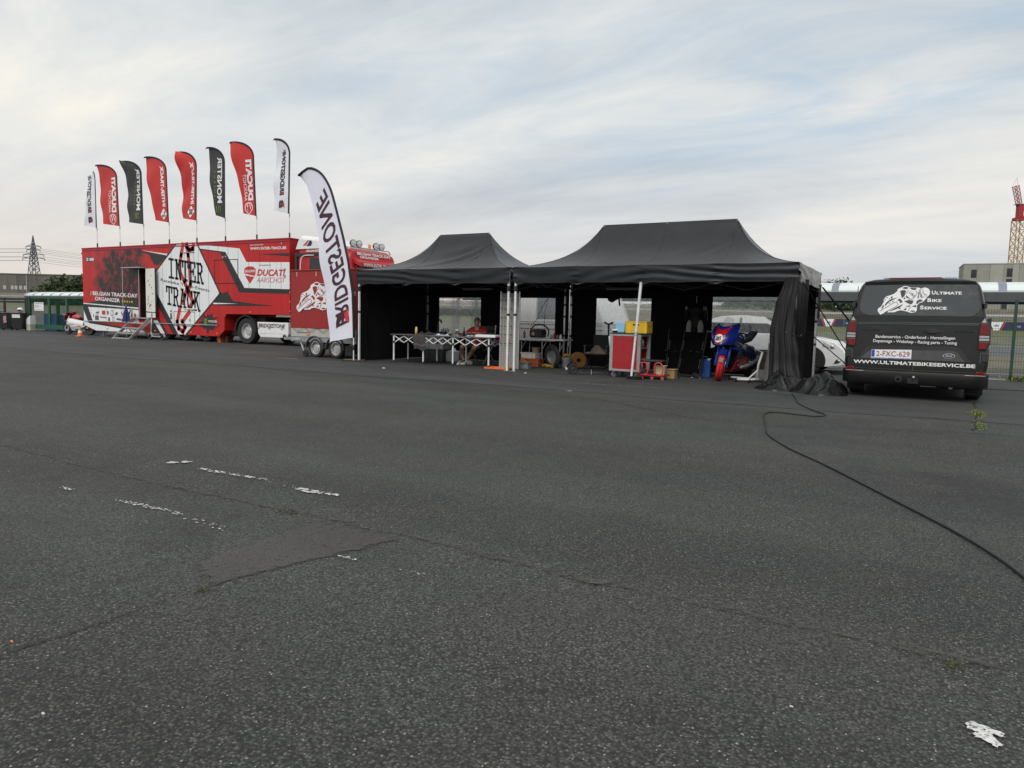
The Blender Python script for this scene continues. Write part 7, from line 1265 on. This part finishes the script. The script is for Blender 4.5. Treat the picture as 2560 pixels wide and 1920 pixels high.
M_leafd = mat('dark_foliage', (.038, .062, .018), .8, var=.5, sc=1.2); M_leafm = mat('mid_foliage', (.06, .085, .028), .8, var=.5, sc=1.5); M_leafp = mat('sparse_foliage', (.07, .07, .035), .8, var=.4)
foliage('large_bush', 'large dark green bush behind the green gate', (-139.0, 66.0, 1.9), [(0, 0, 2.6, 3.6, 3, 2.8), (3.4, 2, 2.8, 3.4, 3, 2.9), (-3, -1.8, 1.8, 2.8, 2.4, 2.0), (6.4, 3.6, 2.2, 3.0, 2.6, 2.3)], 6000, .42, M_leafd, 'bushes beyond the track', (.25, 2.2), 3)
foliage('large_bush', 'paler green bush just left of the trailer rear edge', (-130.0, 71.0, 1.9), [(0, 0, 1.9, 3.4, 3, 2.2), (3, 2, 1.6, 2.6, 2.4, 1.9)], 3500, .42, M_leafm, 'bushes beyond the track', (.2, 1.8), 5)
foliage('low_bush', 'low dark bush in front of the grey hall', (-157.0, 56.5, 1.6), [(0, 0, 1.0, 5.5, 3, 1.5), (-6, -3, .9, 4, 3, 1.3)], 4500, .42, M_leafd, 'bushes beyond the track', (.15, .8), 8)
for k in range(8): foliage('hedge_bush', ['leftmost hedge bush on the earth slope behind the shelter', 'second hedge bush from the left on the earth slope', 'third hedge bush from the left on the earth slope', 'fourth hedge bush from the left on the earth slope', 'fifth hedge bush from the left on the earth slope', 'sixth hedge bush from the left on the earth slope', 'seventh hedge bush from the left on the earth slope', 'rightmost hedge bush on the earth slope behind the shelter'][k], (-13.5 + 2.4 * k, 79 + .6 * sin(k * 2), 3.1), [(0, 0, .7, 1.5, 1.2, .95 + .25 * sin(k * 1.7)), (.8, .2, .5, 1.0, 1, .7)], 900, .22, M_leafd if k % 2 else M_leafm, 'hedge bushes behind the shelter', (.08, .6), 20 + k)
foliage('sparse_tree', 'sparse leafy tree top above the shelter roof', (-2.2, 80.5, 3.3), [(0, 0, 2.6, 1.5, 1.2, 1.0), (.9, 0, 2.9, 1.0, .8, .7), (-1.2, 0, 2.5, .9, .8, .8)], 620, .17, M_leafp, None, (.10, 2.0), 9, 'tree', [((0, 0, 1.8), (.9, 0, 3.2), .05), ((0, 0, 1.8), (-.9, 0, 3.0), .05), ((0, 0, 1.9), (.2, .1, 3.4), .05)])
# grey hall on the left
M_hall = mat('weathered_hall_concrete', (.115, .105, .098), .9, var=.22, sc=.35, stretch=(2.5, 1, .4)); M_hall2 = mat('weathered_hall_concrete_pale', (.135, .125, .115), .9, var=.2, sc=.4, stretch=(2.5, 1, .4))
hl_ = thing('grey_hall', 'long grey concrete hall behind the bushes on the left', 'building', (-383.8, 144.3, 3.0), RAD(29.8))
for k in range(9): x0_ = 11.6 * k; MB().box(x0_ + .04, 0, -3, x0_ + 11.56, 30, 13.4 - .0).build('wall_panel', M_hall if k % 2 else M_hall2, hl_)
MB().box(-.3, -.2, 13.4, 104.7, 30.2, 13.9).build('roof_edge', mat('hall_roof', (.10, .095, .09), .8), hl_); MB().box(39.2, -.25, -2, 39.5, -.05, 13.2).build('downpipe', M_steel, hl_)
for x in (24.0, 29.2, 32.7, 34.4, 36.5, 38.5): wv_ = MB().box(x - .6, -.08, 6.7, x + .6, -.02, 8.4).build('window', mat('pale_window', (.42, .42, .42), .4), hl_); MB().box(x - .03, -.10, 6.75, x + .03, -.081, 8.35).build('mullion', M_steel, wv_)
lp_ = thing('lamp_post', 'thin street lamp in front of the grey hall', 'street lamp', (-166.0, 62.0, 1.8)); MB().cyl((0, 0, 0), (0, 0, 4.4), .10, .07, n=8).build('pole', M_alu, lp_); MB().bar((0, 0, 4.35), (-1.4, -.8, 4.6), .14).build('arm', M_alu, lp_); MB().box(-1.9, -1.1, 4.52, -1.1, -.6, 4.66).build('lamp_head', M_white, lp_)
# pylon with power lines
M_pyl = mat('pylon_steel', (.10, .10, .12), .7); py = thing('electricity_pylon', 'lattice electricity pylon behind the grey hall', 'pylon', (-529, 258, 2), RAD(29.8)); py.scale = (.82, .82, 1.0)
def hw(z): return 5.6 - 4.3 * min(1, z / 40) if z < 40 else 1.3 * (49 - z) / 9
lv = [0, 8, 15, 21, 26, 30, 33.5, 36.5, 39, 41.5, 44, 46.5, 49]
for z0_, z1_ in zip(lv[:-1], lv[1:]):
    a, c = hw(z0_), max(.05, hw(z1_)); sec = MB()
    for sx_, sy_ in ((-1, -1), (1, -1), (1, 1), (-1, 1)): sec.bar((sx_ * a, sy_ * a, z0_), (sx_ * c, sy_ * c, z1_), .42)
    for (p, q) in (((-1, -1), (1, -1)), ((1, -1), (1, 1)), ((1, 1), (-1, 1)), ((-1, 1), (-1, -1))):
        sec.bar((p[0] * a, p[1] * a, z0_), (q[0] * c, q[1] * c, z1_), .24); sec.bar((q[0] * a, q[1] * a, z0_), (p[0] * c, p[1] * c, z1_), .24); sec.bar((p[0] * c, p[1] * c, z1_), (q[0] * c, q[1] * c, z1_), .24)
    sec.build('lattice_section', M_pyl, py)
AR = [(41.5, 6.2), (39.2, 5.6), (36.0, 8.6), (33.5, 9.2)]
for z, sp_ in AR:
    am = MB()
    for y in (-1.0, 1.0): am.bar((-sp_, y * .3, z), (sp_, y * .3, z), .32); am.bar((-sp_, y * .3, z), (0, y, z + 1.6), .2); am.bar((sp_, y * .3, z), (0, y, z + 1.6), .2)
    am.build('cross_arm', M_pyl, py)
    for s in (-1, 1): MB().cyl((s * sp_, 0, z), (s * sp_, 0, z - 1.4), .22, n=6).build('insulator', M_plast, py)
for i, (z, sp_) in enumerate(AR):
    for s in (-1, 1):
        p = Vector((s * sp_, 0, z - 1.4)); 
        for q in (Vector((-160 + s * 6, -90, z - 1 + i)), Vector((230 + s * 8, 120, z - 9))):
            MB().tube([p.lerp(q, t) - Vector((0, 0, 14 * t * (1 - t))) for t in [k / 10 for k in range(11)]], .07, 4).build('power_line', M_pyl, py)
# concrete building under construction, crane and steel frame on the right
M_pre = mat('precast_concrete', (.27, .265, .245), .85, var=.10, sc=.5); M_pre2 = mat('precast_concrete_pale', (.33, .325, .30), .85, var=.10, sc=.5)
cbd = thing('concrete_building', 'unfinished concrete building with dark window openings on the right', 'building', (11.66, 116.2, 3), RAD(3)); 
xs_ = [0, 1.75, 3.4, 5.1, 6.2, 7.0, 8.6]
for k, (a, c) in enumerate(zip(xs_[:-1], xs_[1:])): MB().box(a + .012, 0, -.2, c - .012, 8, 5.02).build('lower_panel', M_pre2 if k == 3 else M_pre, cbd); MB().box(a + .012, 0, 5.05, c - .012, 8, 8.05).build('upper_panel', M_pre2 if k in (2, 4) else M_pre, cbd)
MB().box(-.05, -.05, 8.05, 8.65, 8.05, 8.18).build('parapet', M_pre2, cbd)
for (x, z0_, z1_) in ((1.35, 6.05, 7.25), (5.85, 6.15, 7.4), (5.85, 4.4, 5.85), (5.5, .2, 3.2)):
    wo_ = MB().box(x - .35, -.03, z0_, x + .35, .02, z1_).build('window_opening', M_glassd, cbd); [MB().bar((x - .36, -.06, z0_ + .12 + .14 * k), (x + .36, -.06, z0_ + .12 + .14 * k), .03).build('guard_bar', M_rust, wo_) for k in range(3)]
M_cry = mat('crane_yellow', (.42, .24, .05), .55, var=.15); M_crr = mat('crane_red', (.32, .02, .03), .55)
ck = thing('tower_crane', 'yellow lattice tower crane with raised red jib at the right edge', 'crane', (19.3, 132.6, 3), RAD(28))
def lattice(name, p, q, w0, w1, n, m, parent, t=.10, td=.06):
    p, q = Vector(p), Vector(q); d = (q - p).normalized(); u = Vector((0, 1, 0)); x = d.cross(u).normalized(); y = x.cross(d)
    for k in range(n):
        b = MB(); a, c = p.lerp(q, k / n), p.lerp(q, (k + 1) / n); wa, wc = (w0 + (w1 - w0) * k / n) / 2, (w0 + (w1 - w0) * (k + 1) / n) / 2
        A = [a + x * sx_ * wa + y * sy_ * wa for sx_, sy_ in ((-1, -1), (1, -1), (1, 1), (-1, 1))]; Cc = [c + x * sx_ * wc + y * sy_ * wc for sx_, sy_ in ((-1, -1), (1, -1), (1, 1), (-1, 1))]
        for i in range(4): j = (i + 1) % 4; b.bar(A[i], Cc[i], t); b.bar(A[i], Cc[j], td); b.bar(A[j], Cc[i], td); b.bar(Cc[i], Cc[j], td)
        b.build(name, m, parent)
lattice('mast_section', (0, 0, 0), (0, 0, 16.3), 1.4, 1.4, 11, M_cry, ck, .11, .055)
MB().box(-.75, -.6, 16.3, .75, .6, 16.75).build('slewing_ring', M_crr, ck); MB().box(-.35, -.5, 16.75, .45, .5, 18.9).build('machinery_deck', M_crr, ck, bevel=.1); MB().box(.45, -.4, 16.9, 2.4, .4, 17.1).build('counter_jib', M_steel, ck); MB().box(.6, -.5, 18.0, 1.9, .5, 18.2).build('platform', M_steel, ck); MB().box(-.75, -.6, 18.9, .6, .6, 18.97).build('platform', M_steel, ck)
lattice('jib_section', (-.1, 0, 18.7), (-.95, 0, 21.9), .6, .7, 5, M_crr, ck, .07, .035)
for s in (-1, 1): MB().bar((-.95 + s * .4, 0, 21.9), (-.85, 0, 23.2), .03).build('top_stay', M_steel, ck)
sf_ = thing('steel_frame', 'red brown steel frame of a building site at the right edge', 'steel frame', (19.7, 126.5, 3), RAD(30)); M_stl = mat('primer_red_steel', (.16, .05, .045), .7)
for x in (.2, 3.0, 5.8): MB().bar((x, 0, 0), (x, 0, 7.6), .25).build('column', M_stl, sf_)
for z in (4.6, 6.4, 7.6): MB().bar((0, 0, z), (6, 0, z), .22, .3).build('beam', M_stl, sf_)
MB().bar((0, 0, 7.6), (6, 0, 11.0), .22).build('rafter', M_stl, sf_); MB().bar((0, 0, 6.4), (3, 0, 9.2), .15).build('brace', M_stl, sf_)
